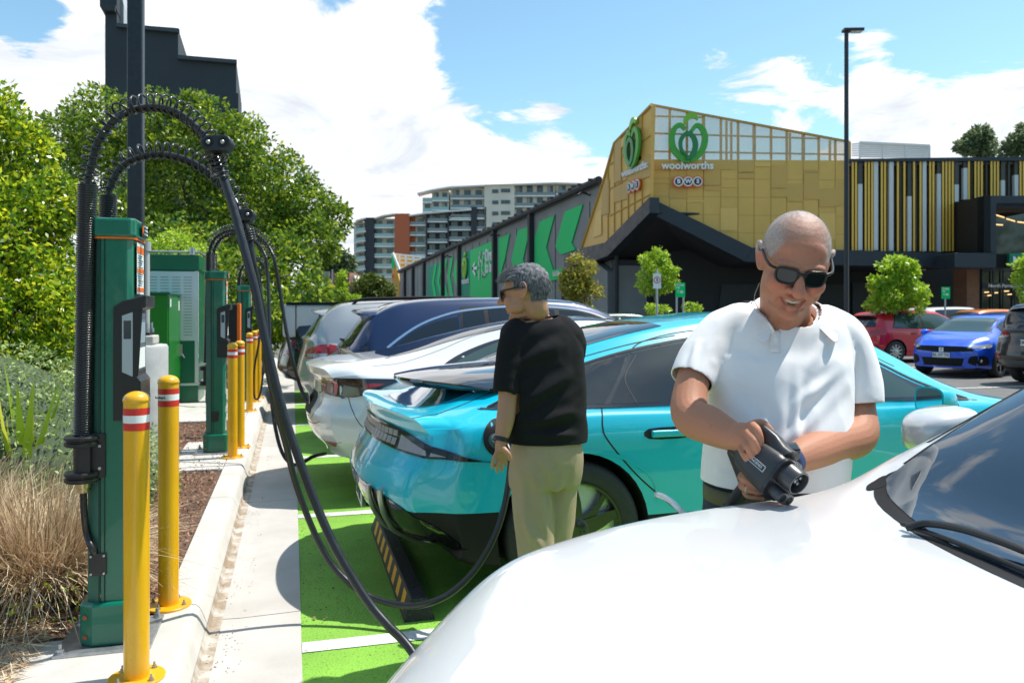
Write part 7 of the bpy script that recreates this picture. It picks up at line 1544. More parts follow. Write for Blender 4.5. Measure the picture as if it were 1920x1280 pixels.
def shades(par, at, drop=0, ty=.0):
    t = MB(); l = MB()
    for s in (-1,1):
        out = []; n = 28
        for k in range(n):
            a = 2*math.pi*k/n; cx = math.copysign(abs(math.cos(a))**.72, math.cos(a)); sx = math.copysign(abs(math.sin(a))**.72, math.sin(a))
            x = s*.0315+.0245*cx*(1+.08*sx); z = .001+.0185*sx+(.002 if sx > 0 else -.001)*abs(cx); y = .1045-.9*(abs(x)-.0)**2*4.2; out.append((x,y,z+drop))
        t.tube([at(*p) for p in out+[out[0],out[1]]], .0031, 8, cap=False); c = (s*.0315,.1045-.0045,.001+drop); l.add([at(*c)]+[at(p[0],p[1]-.0005,p[2]) for p in out], [(0,1+k,1+(k+1)%n) for k in range(n)])
        t.tube(catmull([at(s*.055,.0925,.013+drop), at(s*.069,.080,.014+drop), at(s*.0765,.050,.015+drop), at(s*.080,.010,.017+drop), at(s*.081,-.006,.016+drop), at(s*.080,-.022,.004+drop)], 5), .0036, 8, flat=(Vector((0,0,1)), 1.0))
    t.tube(catmull([at(-.011,.103,.010+drop), at(0,.1065,.012+drop), at(.011,.103,.010+drop)], 4), .0035, 8)
    o = t.build('sunglasses', m_frame, par, world=True, smooth=60); l.build('lens', m_shlens, o, world=True, smooth=60)
def hand(b, wrist, palm, fingers, thumb, rp=.030):
    """palm as a flattened limb, five separate fingers each its own jointed chain"""
    w = Vector(wrist); p = Vector(palm); b.limb([w, w.lerp(p,.5), p], [.026,rp,rp*.92], 16, 4)
    roots = [Vector(f[0]) for f in fingers]
    for f in roots: b.limb([p.lerp(f,-.1), p.lerp(f,.6), f], [.017,.013,.0100], 12, 3)
    for f, rr in zip(fingers, (1,1.03,.98,.86)): b.limb(f, [.0096*rr,.0090*rr,.0078*rr,.0068*rr][:len(f)] if len(f) == 4 else [.0095*rr,.0086*rr,.0070*rr], 12, 4)
    b.limb([w.lerp(p,.45)]+list(thumb), [.016,.0128,.0110,.0092][:len(thumb)+1], 12, 4)
def folds(me, fl, broad=(3.0,.004), fine=(14,.0018), stretch=Vector((1,1,.45)), seed=0):
    V = get_np(me); N_ = get_nn(me); d = np.zeros(len(V)); off = Vector((seed*3.1,seed*1.7,seed))
    for i, p in enumerate(V):
        q = Vector((p[0]*stretch.x,p[1]*stretch.y,p[2]*stretch.z))+off
        n1 = mnoise.noise(q*broad[0]+Vector((0,0,0))); n2 = 1-abs(mnoise.noise(q*broad[0]*2.1+Vector((5,5,5))))*2; n3 = 1-abs(mnoise.noise(q*fine[0]))*2
        d[i] = broad[1]*(n1+.55*n2)+fine[1]*n3
    for (a, c, w, amp) in fl:                     # soft ridges from a to c
        a = np.array(a); c = np.array(c); ab = c-a; L2 = ab@ab; t = np.clip(((V-a)@ab)/L2, 0, 1); q = a+t[:,None]*ab; ds = np.linalg.norm(V-q, axis=1); e = np.sin(np.pi*np.clip(t*.9+.05,0,1)); d += amp*e*(np.exp(-(ds/w)**2)-.6*np.exp(-((ds-w*1.5)/w)**2))
    V = V+N_*d[:,None]; set_np(me, V)
def skin_paint(me, inv, c0, base, red, stub=None, world=True):
    V = get_np(me); col = np.ones((len(V),4)); B_ = np.array(base); Rd = np.array(red); Ci = np.array(inv); cc = np.array(c0)
    q = (V-cc) @ Ci.T; near = np.linalg.norm(q, axis=1) < .17
    g = lambda x,y,z,r: np.exp(-(((np.abs(q[:,0])-x)/r)**2+((q[:,1]-y)/r)**2+((q[:,2]-z)/r)**2))
    w = (.75*g(.042,.075,-.030,.026)+.9*g(.0,.112,-.030,.018)+.7*g(.083,-.012,.0,.028)+.5*g(.0,.075,-.105,.022)+.25*g(.03,.08,.05,.03))*near
    n = np.array([mnoise.noise(Vector(p)*26)*.5+mnoise.noise(Vector(p)*80)*.5 for p in V]); w = np.clip(w+.25*n, 0, 1)
    C_ = B_*(1-w[:,None])+Rd*w[:,None]; dk = np.clip((n-.36)*1.0, 0, .12); C_ = C_*(1-dk[:,None])
    if stub is not None:
        sw = np.array([stub(Vector(p)) if nr else 0 for p, nr in zip(q, near)]); n2 = np.array([mnoise.noise(Vector(p)*420) if a > 0 else 0 for p, a in zip(V, sw)]); grey = np.array([.46,.42,.39])*(1+.5*n2[:,None]); sw = np.clip(sw*(.85+.5*n2), 0, 1); C_ = C_*(1-sw[:,None])+grey*sw[:,None]
    col[:,:3] = np.clip(C_, 0, 1); a = me.color_attributes.new('skin_tone', 'FLOAT_COLOR', 'POINT'); a.data.foreach_set('color', col.ravel())
def use_tone(m):
    N = m.node_tree.nodes; a = N.new('ShaderNodeAttribute'); a.attribute_name = 'skin_tone'; m.node_tree.links.new(a.outputs['Color'], N['Principled BSDF'].inputs['Base Color']); return m
use_tone(m_skin); use_tone(m_skin2)
def cut_near(me, c, n, r, perp=None):
    """trim the cloth beyond the plane (c, n): only the piece that hangs together with the nearest end"""
    bm = bmesh.new(); bm.from_mesh(me); c = Vector(c); n = Vector(n).normalized()
    def ok(p):
        d = p-c; 
        return d.length < r and (perp is None or (d-n*d.dot(n)).length < perp)
    fs = [f for f in bm.faces if ok(f.calc_center_median())]; g = set(fs)
    for f in fs: g.update(f.verts); g.update(f.edges)
    bmesh.ops.bisect_plane(bm, geom=list(g), plane_co=c, plane_no=n); bm.faces.ensure_lookup_table()
    cand = set(f for f in bm.faces if ok(f.calc_center_median()) and (f.calc_center_median()-c).dot(n) > 1e-5)
    if perp is not None:
        seed = max(cand, key=lambda f: (f.calc_center_median()-c).dot(n)-2*((f.calc_center_median()-c)-n*(f.calc_center_median()-c).dot(n)).length); todo = [seed]; got = {seed}
        while todo:
            f = todo.pop()
            for e in f.edges:
                for h in e.link_faces:
                    if h in cand and h not in got: got.add(h); todo.append(h)
        cand = got
    bmesh.ops.delete(bm, geom=list(cand), context='FACES'); bm.to_mesh(me); bm.free(); me.update()
def cloth(name, me, m, par, th=.003):
    o = mkobj(name, me, m, par, world=True, smooth=70); s = o.modifiers.new('s','SOLIDIFY'); s.thickness = th; s.offset = -1; return o
def ringloft(b, rows, n=40, pw=2.35, xdir=None, ydir=None):
    """rows: (centre, half width, half depth front, half depth back); xdir across, ydir towards the front"""
    X_ = xdir or RGT; Y_ = ydir or BK; rr = catmull([Vector((*Vector(r[0]),)) for r in rows], 5); hw = catmull([Vector((r[1],r[2],r[3])) for r in rows], 5); v = []
    for c, h in zip(rr, hw):
        for k in range(n):
            a = 2*math.pi*k/n; ca, sa = math.cos(a), math.sin(a); q = 2/pw; x = math.copysign(abs(ca)**q, ca)*h.x; y = math.copysign(abs(sa)**q, sa)*(h.y if sa > 0 else h.z); v.append(c+X_*x+Y_*y)
    m_ = len(rr); f = [(j*n+k, j*n+(k+1)%n, (j+1)*n+(k+1)%n, (j+1)*n+k) for j in range(m_-1) for k in range(n)]+[tuple(range(n))[::-1], tuple(range((m_-1)*n, m_*n))]
    b.add(v, f)
def C(px, z, D): q = P(px, 582, D); return Vector((q.x, q.y, z))
def strands(name, par, me_src, test, n, length, wid, m, comb, seed, rnd=.35, seg=3, lift=.6, curl=.0):
    rs = np.random.RandomState(seed); bm = bmesh.new(); bm.from_mesh(me_src); fs = [f for f in bm.faces if test(f.calc_center_median()) > 0]; ar = np.array([f.calc_area()*test(f.calc_center_median()) for f in fs]); ar /= ar.sum(); pick = rs.choice(len(fs), n, p=ar); V = []; Q = []
    for i in pick:
        f = fs[i]; vs = [v.co for v in f.verts]; w = rs.dirichlet([1]*len(vs)); p = sum((v*float(a) for v, a in zip(vs, w)), Vector()); nn = f.normal.copy(); cdir = comb(p, nn); L_ = length(p)*rs.uniform(.6,1.2); d = (nn*lift+cdir*(1-lift)+Vector(rs.normal(0,rnd,3))).normalized(); s = d.cross(Vector(rs.normal(size=3))).normalized()*wid*rs.uniform(.7,1.3); o = len(V); q = p.copy()-nn*.001
        for k in range(seg+1):
            t = k/seg; ww = s*(1-t*.85); V += [q-ww, q+ww]
            if k: Q.append((o+2*k-2,o+2*k-1,o+2*k+1,o+2*k))
            d = (d+cdir*.35+Vector((0,0,-curl))).normalized(); q = q+d*L_/seg
    bm.free(); inv = wmat(par).inverted(); V = [inv @ x for x in V]; return mkobj(name, np_mesh(name, V, Q), m, par, smooth=0)
# ---------------------------------------------------------------- man in the white polo
base = C(1450, 0, 2.08); man = thing('person', 'bald man in white polo and dark sunglasses smiling down at the charging plug he holds', 'person', tuple(base), group=None)
fw = (BK*math.cos(R(-11))+RGT*math.sin(R(-11))); fd = fw*math.cos(R(27))-UP*math.sin(R(27)); upv = UP*math.cos(R(27))+fw*math.sin(R(27)); side = fd.cross(upv)
upv = upv*math.cos(R(9))-side*math.sin(R(9)); Rh = frame(fd, upv); hc = P(1490,489,1.93)
sk = MB(); at1 = add_head(sk, hc, Rh, True, 1.03)
nb = P(1468,608,2.10)
sk.limb([at1(0,-.02,-.03), at1(0,-.030,-.085), P(1472,585,2.08), nb], [.060,.060,.064,.075], 22, 5)
sk.limb([at1(0,.015,-.098), P(1474,588,2.03), P(1462,612,2.04)], [.040,.044,.040], 18, 4)
ringloft(sk, [(C(1470,1.49,2.10),.06,.05,.06),(C(1466,1.455,2.10),.115,.06,.06),(C(1462,1.38,2.09),.14,.08,.08),(C(1455,1.2,2.07),.14,.10,.09),(C(1448,1.08,2.06),.14,.11,.09),(C(1448,.98,2.06),.15,.11,.11)], 28)
sk.limb([P(1350,618,2.10),P(1322,655,2.07),P(1298,718,2.02),P(1294,776,1.96),P(1330,797,1.90),P(1374,818,1.83),P(1392,822,1.80)], [.042,.042,.042,.047,.046,.034,.030], 20, 6)
sk.limb([P(1575,622,2.12),P(1600,680,2.12),P(1607,762,2.10),P(1606,815,2.05),P(1560,832,1.97),P(1512,850,1.89),P(1480,864,1.84),P(1458,878,1.82)], [.042,.044,.046,.052,.047,.041,.030,.028], 20, 6)
hand(sk, P(1378,818,1.825), P(1402,816,1.795),
     [[P(1411,797,1.778),P(1420,806,1.748),P(1426,826,1.742),P(1424,842,1.750)],[P(1402,811,1.774),P(1411,823,1.742),P(1420,843,1.738),P(1421,856,1.750)],[P(1395,825,1.775),P(1402,838,1.745),P(1411,855,1.744),P(1415,866,1.758)],[P(1389,839,1.782),P(1394,851,1.756),P(1402,864,1.755),P(1408,872,1.766)]],
     [P(1412,798,1.80),P(1430,795,1.795),P(1445,808,1.79)], .031)
hand(sk, P(1466,872,1.835), P(1430,892,1.845),
     [[P(1413,873,1.83),P(1397,876,1.80),P(1399,884,1.765),P(1420,893,1.755)],[P(1409,887,1.83),P(1391,891,1.80),P(1395,900,1.763),P(1420,908,1.752)],[P(1408,901,1.83),P(1391,906,1.80),P(1396,916,1.766),P(1424,923,1.752)],[P(1410,914,1.83),P(1397,921,1.805),P(1404,930,1.775),P(1428,934,1.76)]],
     [P(1440,912,1.82),P(1452,922,1.79),P(1460,931,1.77)], .031)
me = remesh(sk.mesh('body'), .0029, 2)
def stub1(q):
    if q.z < -.03: return 0
    side = sstep((abs(q.x)-.030+.012*mnoise.noise(q*38))/.045); back = sstep((.035-q.y)/.06); hl = sstep((.066-q.y-.25*max(0,.05-q.z)+.012*mnoise.noise(q*50))/.022)*sstep((q.z-.010+.006*mnoise.noise(q*60)+max(0,.004-q.y)*.6)/.016)
    return float(hl*(.22+.62*max(side, back)))
skin_paint(me, Rh.transposed(), hc, (.44,.195,.112), (.56,.17,.11), stub1); body1 = mkobj('body', me.copy(), m_skin, man, world=True, smooth=180)
# stubble at the sides and back, thin on top
Ri = Rh.transposed()
def scalp1(p):
    q = Ri @ (p-hc)
    if q.z < .018 or (abs(q.x) > .070 and q.z < .035 and q.y > -.03 and False): return 0
    hair = q.y < .052-(.10*max(0,.07-q.z)*0) and q.z > .018+.35*max(0, q.y-.01)
    if not hair: return 0
    top_ = math.exp(-((q.x)/.045)**2-((q.y-.02)/.06)**2)
    if mnoise.noise(q*55)*.012 > q.z-.018: return 0
    return .10+.90*(1-top_)
strands('hair', man, me, scalp1, 26000, lambda p: .0032, .00026, m_hair1, lambda p, n: (Rh @ Vector((0,.3,-.6))), 5, .25, 1, .75)
mouth_bits(man, at1); shades(man, at1); lips(man, at1, m_lip, True, .037)
b = MB(); b.tube(catmull([at1(.062,-.035,-.085), at1(.070,-.01,-.12), P(1428,588,2.05), P(1440,606,2.02)], 6), .0009, 5); b.build('neck_chain', m_bolt, man, world=True)
# polo shirt
sh = MB()
ringloft(sh, [(C(1471,1.535,2.10),.060,.055,.062),(C(1470,1.512,2.10),.098,.062,.075),(C(1469,1.488,2.10),.136,.076,.088),(C(1466,1.45,2.10),.166,.098,.102),(C(1464,1.40,2.10),.180,.116,.110),(C(1461,1.36,2.09),.186,.128,.118),(C(1458,1.27,2.08),.184,.145,.125),(C(1455,1.18,2.07),.182,.160,.128),(C(1450,1.11,2.07),.184,.165,.128),(C(1447,1.03,2.07),.182,.160,.128),(C(1447,.98,2.07),.175,.150,.120)], 44, 2.25)
sh.limb([P(1390,612,2.10),P(1352,630,2.10),P(1320,668,2.07),P(1298,712,2.03),P(1295,722,2.022)], [.062,.064,.059,.054,.045], 22, 5)
sh.limb([P(1545,616,2.11),P(1577,636,2.12),P(1600,692,2.12),P(1610,755,2.105),P(1611,768,2.10)], [.062,.064,.063,.061,.050], 22, 5)
ms = remesh(sh.mesh('polo'), .0055, 6)
arm_a = (P(1298,712,2.03)-P(1320,662,2.07)).normalized(); arm_b = (P(1610,755,2.105)-P(1602,690,2.12)).normalized()
fl = [(P(1345,700,1.98),P(1470,800,1.90),.020,.006),(P(1340,680,2.0),P(1440,700,1.94),.018,.004),(P(1570,690,2.0),P(1500,760,1.92),.022,.006),(P(1580,720,2.0),P(1470,840,1.90),.026,.007),(P(1585,745,2.02),P(1560,860,1.98),.018,.005),(P(1335,740,2.0),P(1345,860,1.98),.018,.005),
      (P(1350,610,2.02),P(1420,680,1.97),.018,.004),(P(1560,610,2.03),P(1520,690,1.96),.018,.004),(P(1430,690,1.95),P(1440,880,1.90),.02,.004),(P(1500,680,1.95),P(1490,870,1.90),.02,.004),(P(1330,880,2.0),P(1440,900,1.90),.012,.004),(P(1560,870,2.0),P(1470,900,1.90),.012,.004),(P(1600,640,2.05),P(1620,740,2.04),.015,.004),(P(1310,640,2.03),P(1290,700,1.98),.015,.004)]
folds(ms, [(a,c,w*.62,m_*1.35) for a,c,w,m_ in fl], (3.0,.0030), (9,.0022), Vector((1.3,1.3,.6)), seed=1)
cut_near(ms, P(1298,712,2.03), arm_a, .115, .060); cut_near(ms, P(1610,757,2.105), arm_b, .115, .070); cut_near(ms, C(1447,1.062,2.07), (0,0,-1), .35)
cut_near(ms, C(1471,1.492,2.085), (UP*1.0+BK*.42), .092)
V_tri = [(1440,590),(1453,624),(1490,588)]
def px_of(p): q = Vector(p)-Vector((0,0,CH)); D = q.dot(FWD); return CX+F*q.dot(RGT)/D, HOR-F*q.z/D, D
bm = bmesh.new(); bm.from_mesh(ms); dl = []
for f in bm.faces:
    x, y, D = px_of(f.calc_center_median())
    if D < 2.09 and y < 622 and x > 1432+(y-585)*.55 and x < 1496-(y-585)*1.08: dl.append(f)
bmesh.ops.delete(bm, geom=dl, context='FACES'); bm.to_mesh(ms); bm.free()
polo = cloth('polo_shirt', ms, m_polo, man)
polo_bvh = BVHTree.FromPolygons([v.co.copy() for v in ms.vertices], [tuple(p.vertices) for p in ms.polygons])
def onto(px, py, lift=.004):                     # nearest front surface of the shirt along that sight line
    inv = wmat(man).inverted(); o = inv @ Vector((0,0,CH)); d = (inv.to_3x3() @ dirpx(px,py)).normalized(); h = polo_bvh.ray_cast(o, d)
    return (wmat(man) @ (h[0]+h[1]*lift)) if h[0] else P(px,py,1.98)
# collar: stand and fall, open at the front with two points
def collar():
    v = []; n = 34; nc = C(1471,1.508,2.095)
    for i in range(n+1):
        t = i/n; a = R(38)+t*R(360-76); fr = math.cos(a); x = math.sin(a)            # a=0 faces the camera, opening there
        a2 = a+R(90)*0; ca = math.cos(a2); sa = math.sin(a2); tip = math.exp(-(t/.10)**2)+math.exp(-((1-t)/.10)**2)
        cen = nc+BK*(.012)
        rin = .068+.006*abs(sa); zt_ = .034*(-ca)+.006-.012*tip; pin = cen+RGT*(sa*rin)+BK*(ca*rin*1.02)+UP*zt_
        rm = rin+.013; pm = cen+RGT*(sa*rm)+BK*(ca*rm)+UP*(zt_-.008)
        rout = rin+.030+.026*tip; pout = cen+RGT*(sa*rout*1.08)+BK*(ca*rout*1.12)+UP*(zt_-.040-.020*tip)
        v += [cen+RGT*(sa*(rin-.004))+BK*(ca*(rin-.004))+UP*(zt_-.030), pin, pm, pout]
    f = [(4*i+k, 4*i+k+1, 4*i+4+k+1, 4*i+4+k) for i in range(n) for k in range(3)]
    o = MB().add(v, f).build('collar', m_polo, man, world=True, smooth=180); s = o.modifiers.new('s','SOLIDIFY'); s.thickness = .0028; sb = o.modifiers.new('u','SUBSURF'); sb.levels = 1; sb.render_levels = 2
collar()
for pts in ([(1436,592),(1444,606),(1453,622)],[(1492,592),(1474,608),(1455,624)]):
    MB().tube(catmull([onto(x+(-2 if x < 1454 else 2),y+1,.002) for x,y in pts], 5), .0035, 8).build('neck_band', m_polo, man, world=True, smooth=60)
pl_ = [(1453,618),(1452,640),(1451,662)]; v = []
for x, y in [(1452.5,y) for y in range(620,664,6)]: v += [onto(x-10,y,.0035), onto(x+10,y,.0035)]
o = MB().add(v, [(2*i,2*i+1,2*i+3,2*i+2) for i in range(len(v)//2-1)]).build('placket', m_polo, man, world=True, smooth=60); s = o.modifiers.new('s','SOLIDIFY'); s.thickness = .002; s.offset = 1
for y in (630,652):
    q = onto(1452,y,.006); T = Matrix.Translation(q) @ BK.to_track_quat('Z','Y').to_matrix().to_4x4(); MB().lathe([(.0055,0),(.0055,.0015),(.004,.0022)], 16, T=T).build('button', mat('button', (.7,.7,.66), .3) if y == 630 else bpy.data.materials['button'], man, world=True)
# sleeve bands
for c, ax, r in ((P(1298,712,2.03), arm_a, .0535),(P(1610,757,2.105), arm_b, .0605)):
    T = Matrix.Translation(c-ax*.001) @ ax.to_track_quat('Z','Y').to_matrix().to_4x4()
# belt, jeans, shoes
jn = MB(); ringloft(jn, [(C(1447,1.07,2.07),.166,.140,.118),(C(1447,1.0,2.07),.172,.145,.120),(C(1447,.92,2.08),.178,.130,.125),(C(1447,.84,2.08),.17,.11,.115)], 40, 2.3)
for s_, fx_ in ((-1,0),(1,.03)):
    jn.limb([C(1447,.86,2.08)+RGT*s_*.085, C(1447,.62,2.09)+RGT*s_*.10, C(1447,.46,2.07)+RGT*s_*.105+BK*.01, C(1447,.25,2.10)+RGT*s_*.108, C(1447,.09,2.11)+RGT*s_*.11], [.092,.080,.064,.058,.052], 22, 5)
mj = remesh(jn.mesh('jeans'), .007, 5); folds(mj, [], (5,.004), (16,.0016), seed=4); cut_near(mj, C(1447,1.055,2.07), (0,0,1), .3); cloth('jeans', mj, m_jean, man)
b = MB(); v = []; n = 60
for z in (1.012,1.050):
    for k in range(n): a = 2*math.pi*k/n; q = 2/2.3; ca, sa = math.cos(a), math.sin(a); v.append(C(1447,z,2.07)+RGT*math.copysign(abs(ca)**q,ca)*.1755+BK*math.copysign(abs(sa)**q,sa)*(.150 if sa > 0 else .1235))
b.add(v, [(k,(k+1)%n,n+(k+1)%n,n+k) for k in range(n)]); o = b.build('belt', m_belt, man, world=True, smooth=180); s = o.modifiers.new('s','SOLIDIFY'); s.thickness = .004; s.offset = 1
bc = C(1447,1.031,2.07)+BK*.156-RGT*.02; b = MB(); T = frame(BK, UP).to_4x4(); T.translation = bc; b.cbox((0,0,0),(.05,.006,.040),0,T); b.build('belt_buckle', mat('buckle', (.08,.08,.06), .35, .8), o, world=True, smooth=0, bevel=.003)
def shoe(par, c, fdir, m=m_shoe):
    b = MB(); f_ = Vector(fdir).normalized(); b.limb([c-f_*.07+UP*.045, c+UP*.05, c+f_*.10+UP*.036, c+f_*.17+UP*.028], [.040,.046,.038,.026], 16, 4, flat=None); T = frame(f_, UP).to_4x4(); T.translation = c
    b.cbox((0,.045,.012),(.088,.27,.022),0,T); b.build('shoe', m, par, world=True, smooth=50, bevel=.004)
for s_ in (-1,1): shoe(man, C(1447,0,2.08)+RGT*s_*.115, BK+RGT*s_*.25)
# watch on the left wrist
wa = P(1480,864,1.84); wd = (P(1458,878,1.82)-P(1512,850,1.89)).normalized(); T = Matrix.Translation(wa) @ wd.to_track_quat('Z','Y').to_matrix().to_4x4()
MB().lathe([(.0335,-.013),(.0355,-.011),(.0355,.011),(.0335,.013)], 30, T=T, cap=False).build('watch_strap', m_bluestrap, man, world=True, smooth=50)
b = MB(); T2 = Matrix.Translation(wa+UP*.033+BK*.008) @ (UP*.9+BK*.4).to_track_quat('Z','Y').to_matrix().to_4x4(); b.cbox((0,0,0),(.038,.034,.011),0,T2); b.build('watch', m_gloss, man, world=True, smooth=0, bevel=.004)
b = MB(); rd_ = (P(1420,910,1.752)-P(1396,902,1.765)); rc = P(1401,917,1.766); T = Matrix.Translation(rc) @ (P(1424,922,1.752)-P(1397,915,1.768)).to_track_quat('Z','Y').to_matrix().to_4x4(); b.lathe([(.0108,-.003),(.0112,0),(.0108,.003)], 20, T=T, cap=False); b.build('ring', m_brass, man, world=True)
# ---------------------------------------------------------------- the plug in his hands (belongs to the cable)
def rl(b, st, n=28, pw=4):
    v = []
    for (c, r_, u_, hw, hh) in st:
        for k in range(n): a = 2*math.pi*k/n; q = 2/pw; ca, sa = math.cos(a), math.sin(a); v.append(Vector(c)+r_*math.copysign(abs(ca)**q,ca)*hw+u_*math.copysign(abs(sa)**q,sa)*hh)
    m_ = len(st); b.add(v, [(j*n+k, j*n+(k+1)%n, (j+1)*n+(k+1)%n, (j+1)*n+k) for j in range(m_-1) for k in range(n)]+[tuple(range(n))[::-1], tuple(range((m_-1)*n, m_*n))])
m_plug = mat('plug_black', (.030,.030,.032), .42, wear=(40,.08), bump=(400,.12,.0006)); m_plugf = mat('plug_face', (.045,.045,.048), .32)
pa = (BK*.80+RGT*.42-UP*.42).normalized(); pr_ = (RGT*.88-BK*.42+UP*.02); pr_ = (pr_-pa*pr_.dot(pa)).normalized(); pu = pr_.cross(pa)*-1
if pu.z < 0: pu = -pu
# roll the plug so that its upper side leans to the left as held
ro = R(-24); pr2 = pr_*math.cos(ro)+pu*math.sin(ro); pu2 = pu*math.cos(ro)-pr_*math.sin(ro)
fc0 = P(1470,903,1.705)
b = MB(); rl(b, [(fc0-pa*.125,pr2,pu2,.026,.030),(fc0-pa*.11,pr2,pu2,.034,.040),(fc0-pa*.07,pr2,pu2,.038,.046),(fc0-pa*.03,pr2,pu2,.039,.049),(fc0-pa*.012,pr2,pu2,.038,.048),(fc0-pa*.006,pr2,pu2,.034,.044)], 32, 3.6); o = b.build('plug_body', m_plug, cab1, world=True, smooth=50)
b = MB(); rl(b, [(fc0-pa*.012,pr2,pu2,.0405,.0505),(fc0-pa*.004,pr2,pu2,.0405,.0505)], 32, 3.4); b.build('plug_gasket', m_rub, o, world=True, smooth=50)
ac = fc0+pu2*.018; b = MB()
T = Matrix((pr2,pu2,pr2.cross(pu2))).transposed().to_4x4(); T.translation = ac
if (pr2.cross(pu2)).dot(pa) < 0: T = Matrix((-pr2,pu2,(-pr2).cross(pu2))).transposed().to_4x4(); T.translation = ac
b.lathe([(.0275,-.01),(.0275,.030),(.0262,.032),(.0240,.032),(.0232,.030),(.0232,.006),(.001,.006)], 36, T=T, cap=False); b.build('plug_socket', m_plugf, o, world=True, smooth=40)
b = MB(); b.lathe([(.0230,.0065),(.001,.0065)], 30, T=T, cap=False); b.build('socket_base', M('opening_black3', (.006,.006,.006), .6), o, world=True)
for (x, y, r_) in ((-.0085,.010,.0042),(.0085,.010,.0042),(0,0,.0055),(-.011,-.004,.004),(.011,-.004,.004)): b = MB(); b.lathe([(r_,.006),(r_,.022),(r_*.5,.024),(r_*.5,.021)], 14, T=T @ Matrix.Translation((x,y,0))); b.build('pin', mat('pin_grey', (.32,.32,.33), .3, .6) if (x,y) == (-.0085,.010) else bpy.data.materials['pin_grey'], o, world=True, smooth=40)
T3 = T.copy(); T3.translation = fc0-pu2*.026; b = MB()
pr3 = [(math.copysign(abs(math.cos(a))**.6,math.cos(a))*.026, math.copysign(abs(math.sin(a))**.8,math.sin(a))*.0135) for a in [2*math.pi*k/28 for k in range(28)]]
b.prism(pr3, -.01, .028, T=T3); b.build('power_socket', m_plugf, o, world=True, smooth=40, bevel=.002)
for x in (-.0125,.0125): b = MB(); b.lathe([(.0095,.0282),(.0085,.0286),(.0085,.0282)], 18, T=T3 @ Matrix.Translation((x,0,0))); b.build('pin_well', M('opening_black3'), o, world=True)
hb = fc0-pa*.045+pu2*.040; ht = P(1430,806,1.775); hm = hb.lerp(ht,.45)+pu2*.006; hd = (ht-hb).normalized(); hr = pr2; hn = hd.cross(hr).normalized()
b = MB(); rl(b, [(hb-hd*.02,hr,hn,.026,.034),(hb,hr,hn,.022,.026),(hm,hr,hn,.0165,.018),(ht-hd*.012,hr,hn,.0165,.018),(ht,hr,hn,.013,.014)], 26, 3.4); b.build('plug_handle', m_plug, o, world=True, smooth=50)
lb = fc0-pa*.055-pr2*.0395; b = MB(); T = Matrix((pa,pu2,pa.cross(pu2))).transposed().to_4x4(); T.translation = lb
if T.col[2].to_3d().dot(-pr2) < 0: T = Matrix((-pa,pu2,(-pa).cross(pu2))).transposed().to_4x4(); T.translation = lb
fr_ = MB()
for (x0,x1,y0,y1) in ((-.026,.026,.0055,.0070),(-.026,.026,-.0070,-.0055),(-.026,-.0245,-.007,.007),(.0245,.026,-.007,.007)): fr_.box((x0,y0,-.001),(x1,y1,.0012),0,T)
fr_.build('plug_label', M('label_grey', (.5,.5,.5), .5), o, world=True, smooth=0)
me_t = text_mesh('PHOENIX', .0085, .0004, 'CENTER', .0002); me_t.transform(T); me_t.materials.clear(); mkobj('plug_text', me_t, M('label_grey'), o, world=True, smooth=0)
b = MB(); rl(b, [(fc0-pa*.12-pu2*.006,pr2,pu2,.024,.026),(fc0-pa*.15-pu2*.016,pr2,pu2,.020,.021),(P(1398,900,1.80),pr2,pu2,.018,.018)], 24, 2.2); b.build('cable_gland', m_rub, o, world=True, smooth=50)
# ---------------------------------------------------------------- man in the black tee
base = C(1015,0,3.42); m2 = thing('person', 'grey-haired man in a black tee and olive trousers standing beside the teal car', 'person', tuple(base))
f2 = (-RGT*.94+FWD*.26-UP*.16).normalized(); Rh2 = frame(f2, UP+f2*.12); hc2 = P(984,546,3.42); sk = MB(); at2 = add_head(sk, hc2, Rh2, False, 1.02)
sk.limb([at2(0,-.03,-.03), at2(0,-.035,-.08), P(1003,592,3.44), P(1008,612,3.45)], [.056,.056,.060,.075], 22, 5)
XB = (RGT*.93+FWD*.36).normalized(); YB = (-FWD*.93+RGT*.36).normalized()      # his back faces the camera
ringloft(sk, [(C(1008,1.47,3.45),.06,.05,.05),(C(1010,1.42,3.45),.14,.08,.08),(C(1014,1.3,3.45),.155,.10,.10),(C(1022,1.05,3.45),.14,.10,.10),(C(1025,.95,3.45),.14,.10,.10)], 28, xdir=XB, ydir=YB)
sk.limb([P(968,640,3.38),P(956,690,3.36),P(952,748,3.34),P(947,790,3.32),P(939,828,3.30)], [.058,.050,.041,.038,.026], 18, 6)
hand(sk, P(939,828,3.30), P(937,846,3.30), [[P(929,853,3.28),P(924,865,3.275),P(923,876,3.28)],[P(936,857,3.295),P(932,872,3.29),P(932,884,3.295)],[P(942,856,3.30),P(941,871,3.30),P(941,882,3.305)],[P(947,852,3.31),P(949,864,3.31),P(949,873,3.315)]], [P(945,842,3.27),P(953,850,3.26),P(956,860,3.262)], .022)
sk.limb([P(1070,640,3.50),P(1060,700,3.58),P(1040,752,3.66),P(1000,795,3.68),P(968,812,3.70)], [.058,.050,.043,.038,.027], 18, 6)
hand(sk, P(968,812,3.70), P(955,818,3.71), [[P(950,808,3.71),P(944,806,3.73),P(942,812,3.75)],[P(948,815,3.70),P(942,815,3.72),P(941,821,3.745)],[P(948,822,3.70),P(942,824,3.72),P(942,829,3.745)],[P(950,829,3.71),P(945,832,3.73),P(944,836,3.745)]], [P(956,806,3.69),P(950,800,3.70),P(944,799,3.72)], .024)
me2_ = remesh(sk.mesh('body'), .0042, 3); skin_paint(me2_, Rh2.transposed(), hc2, (.42,.21,.115), (.52,.22,.14)); mkobj('body', me2_.copy(), m_skin2, m2, world=True, smooth=180)
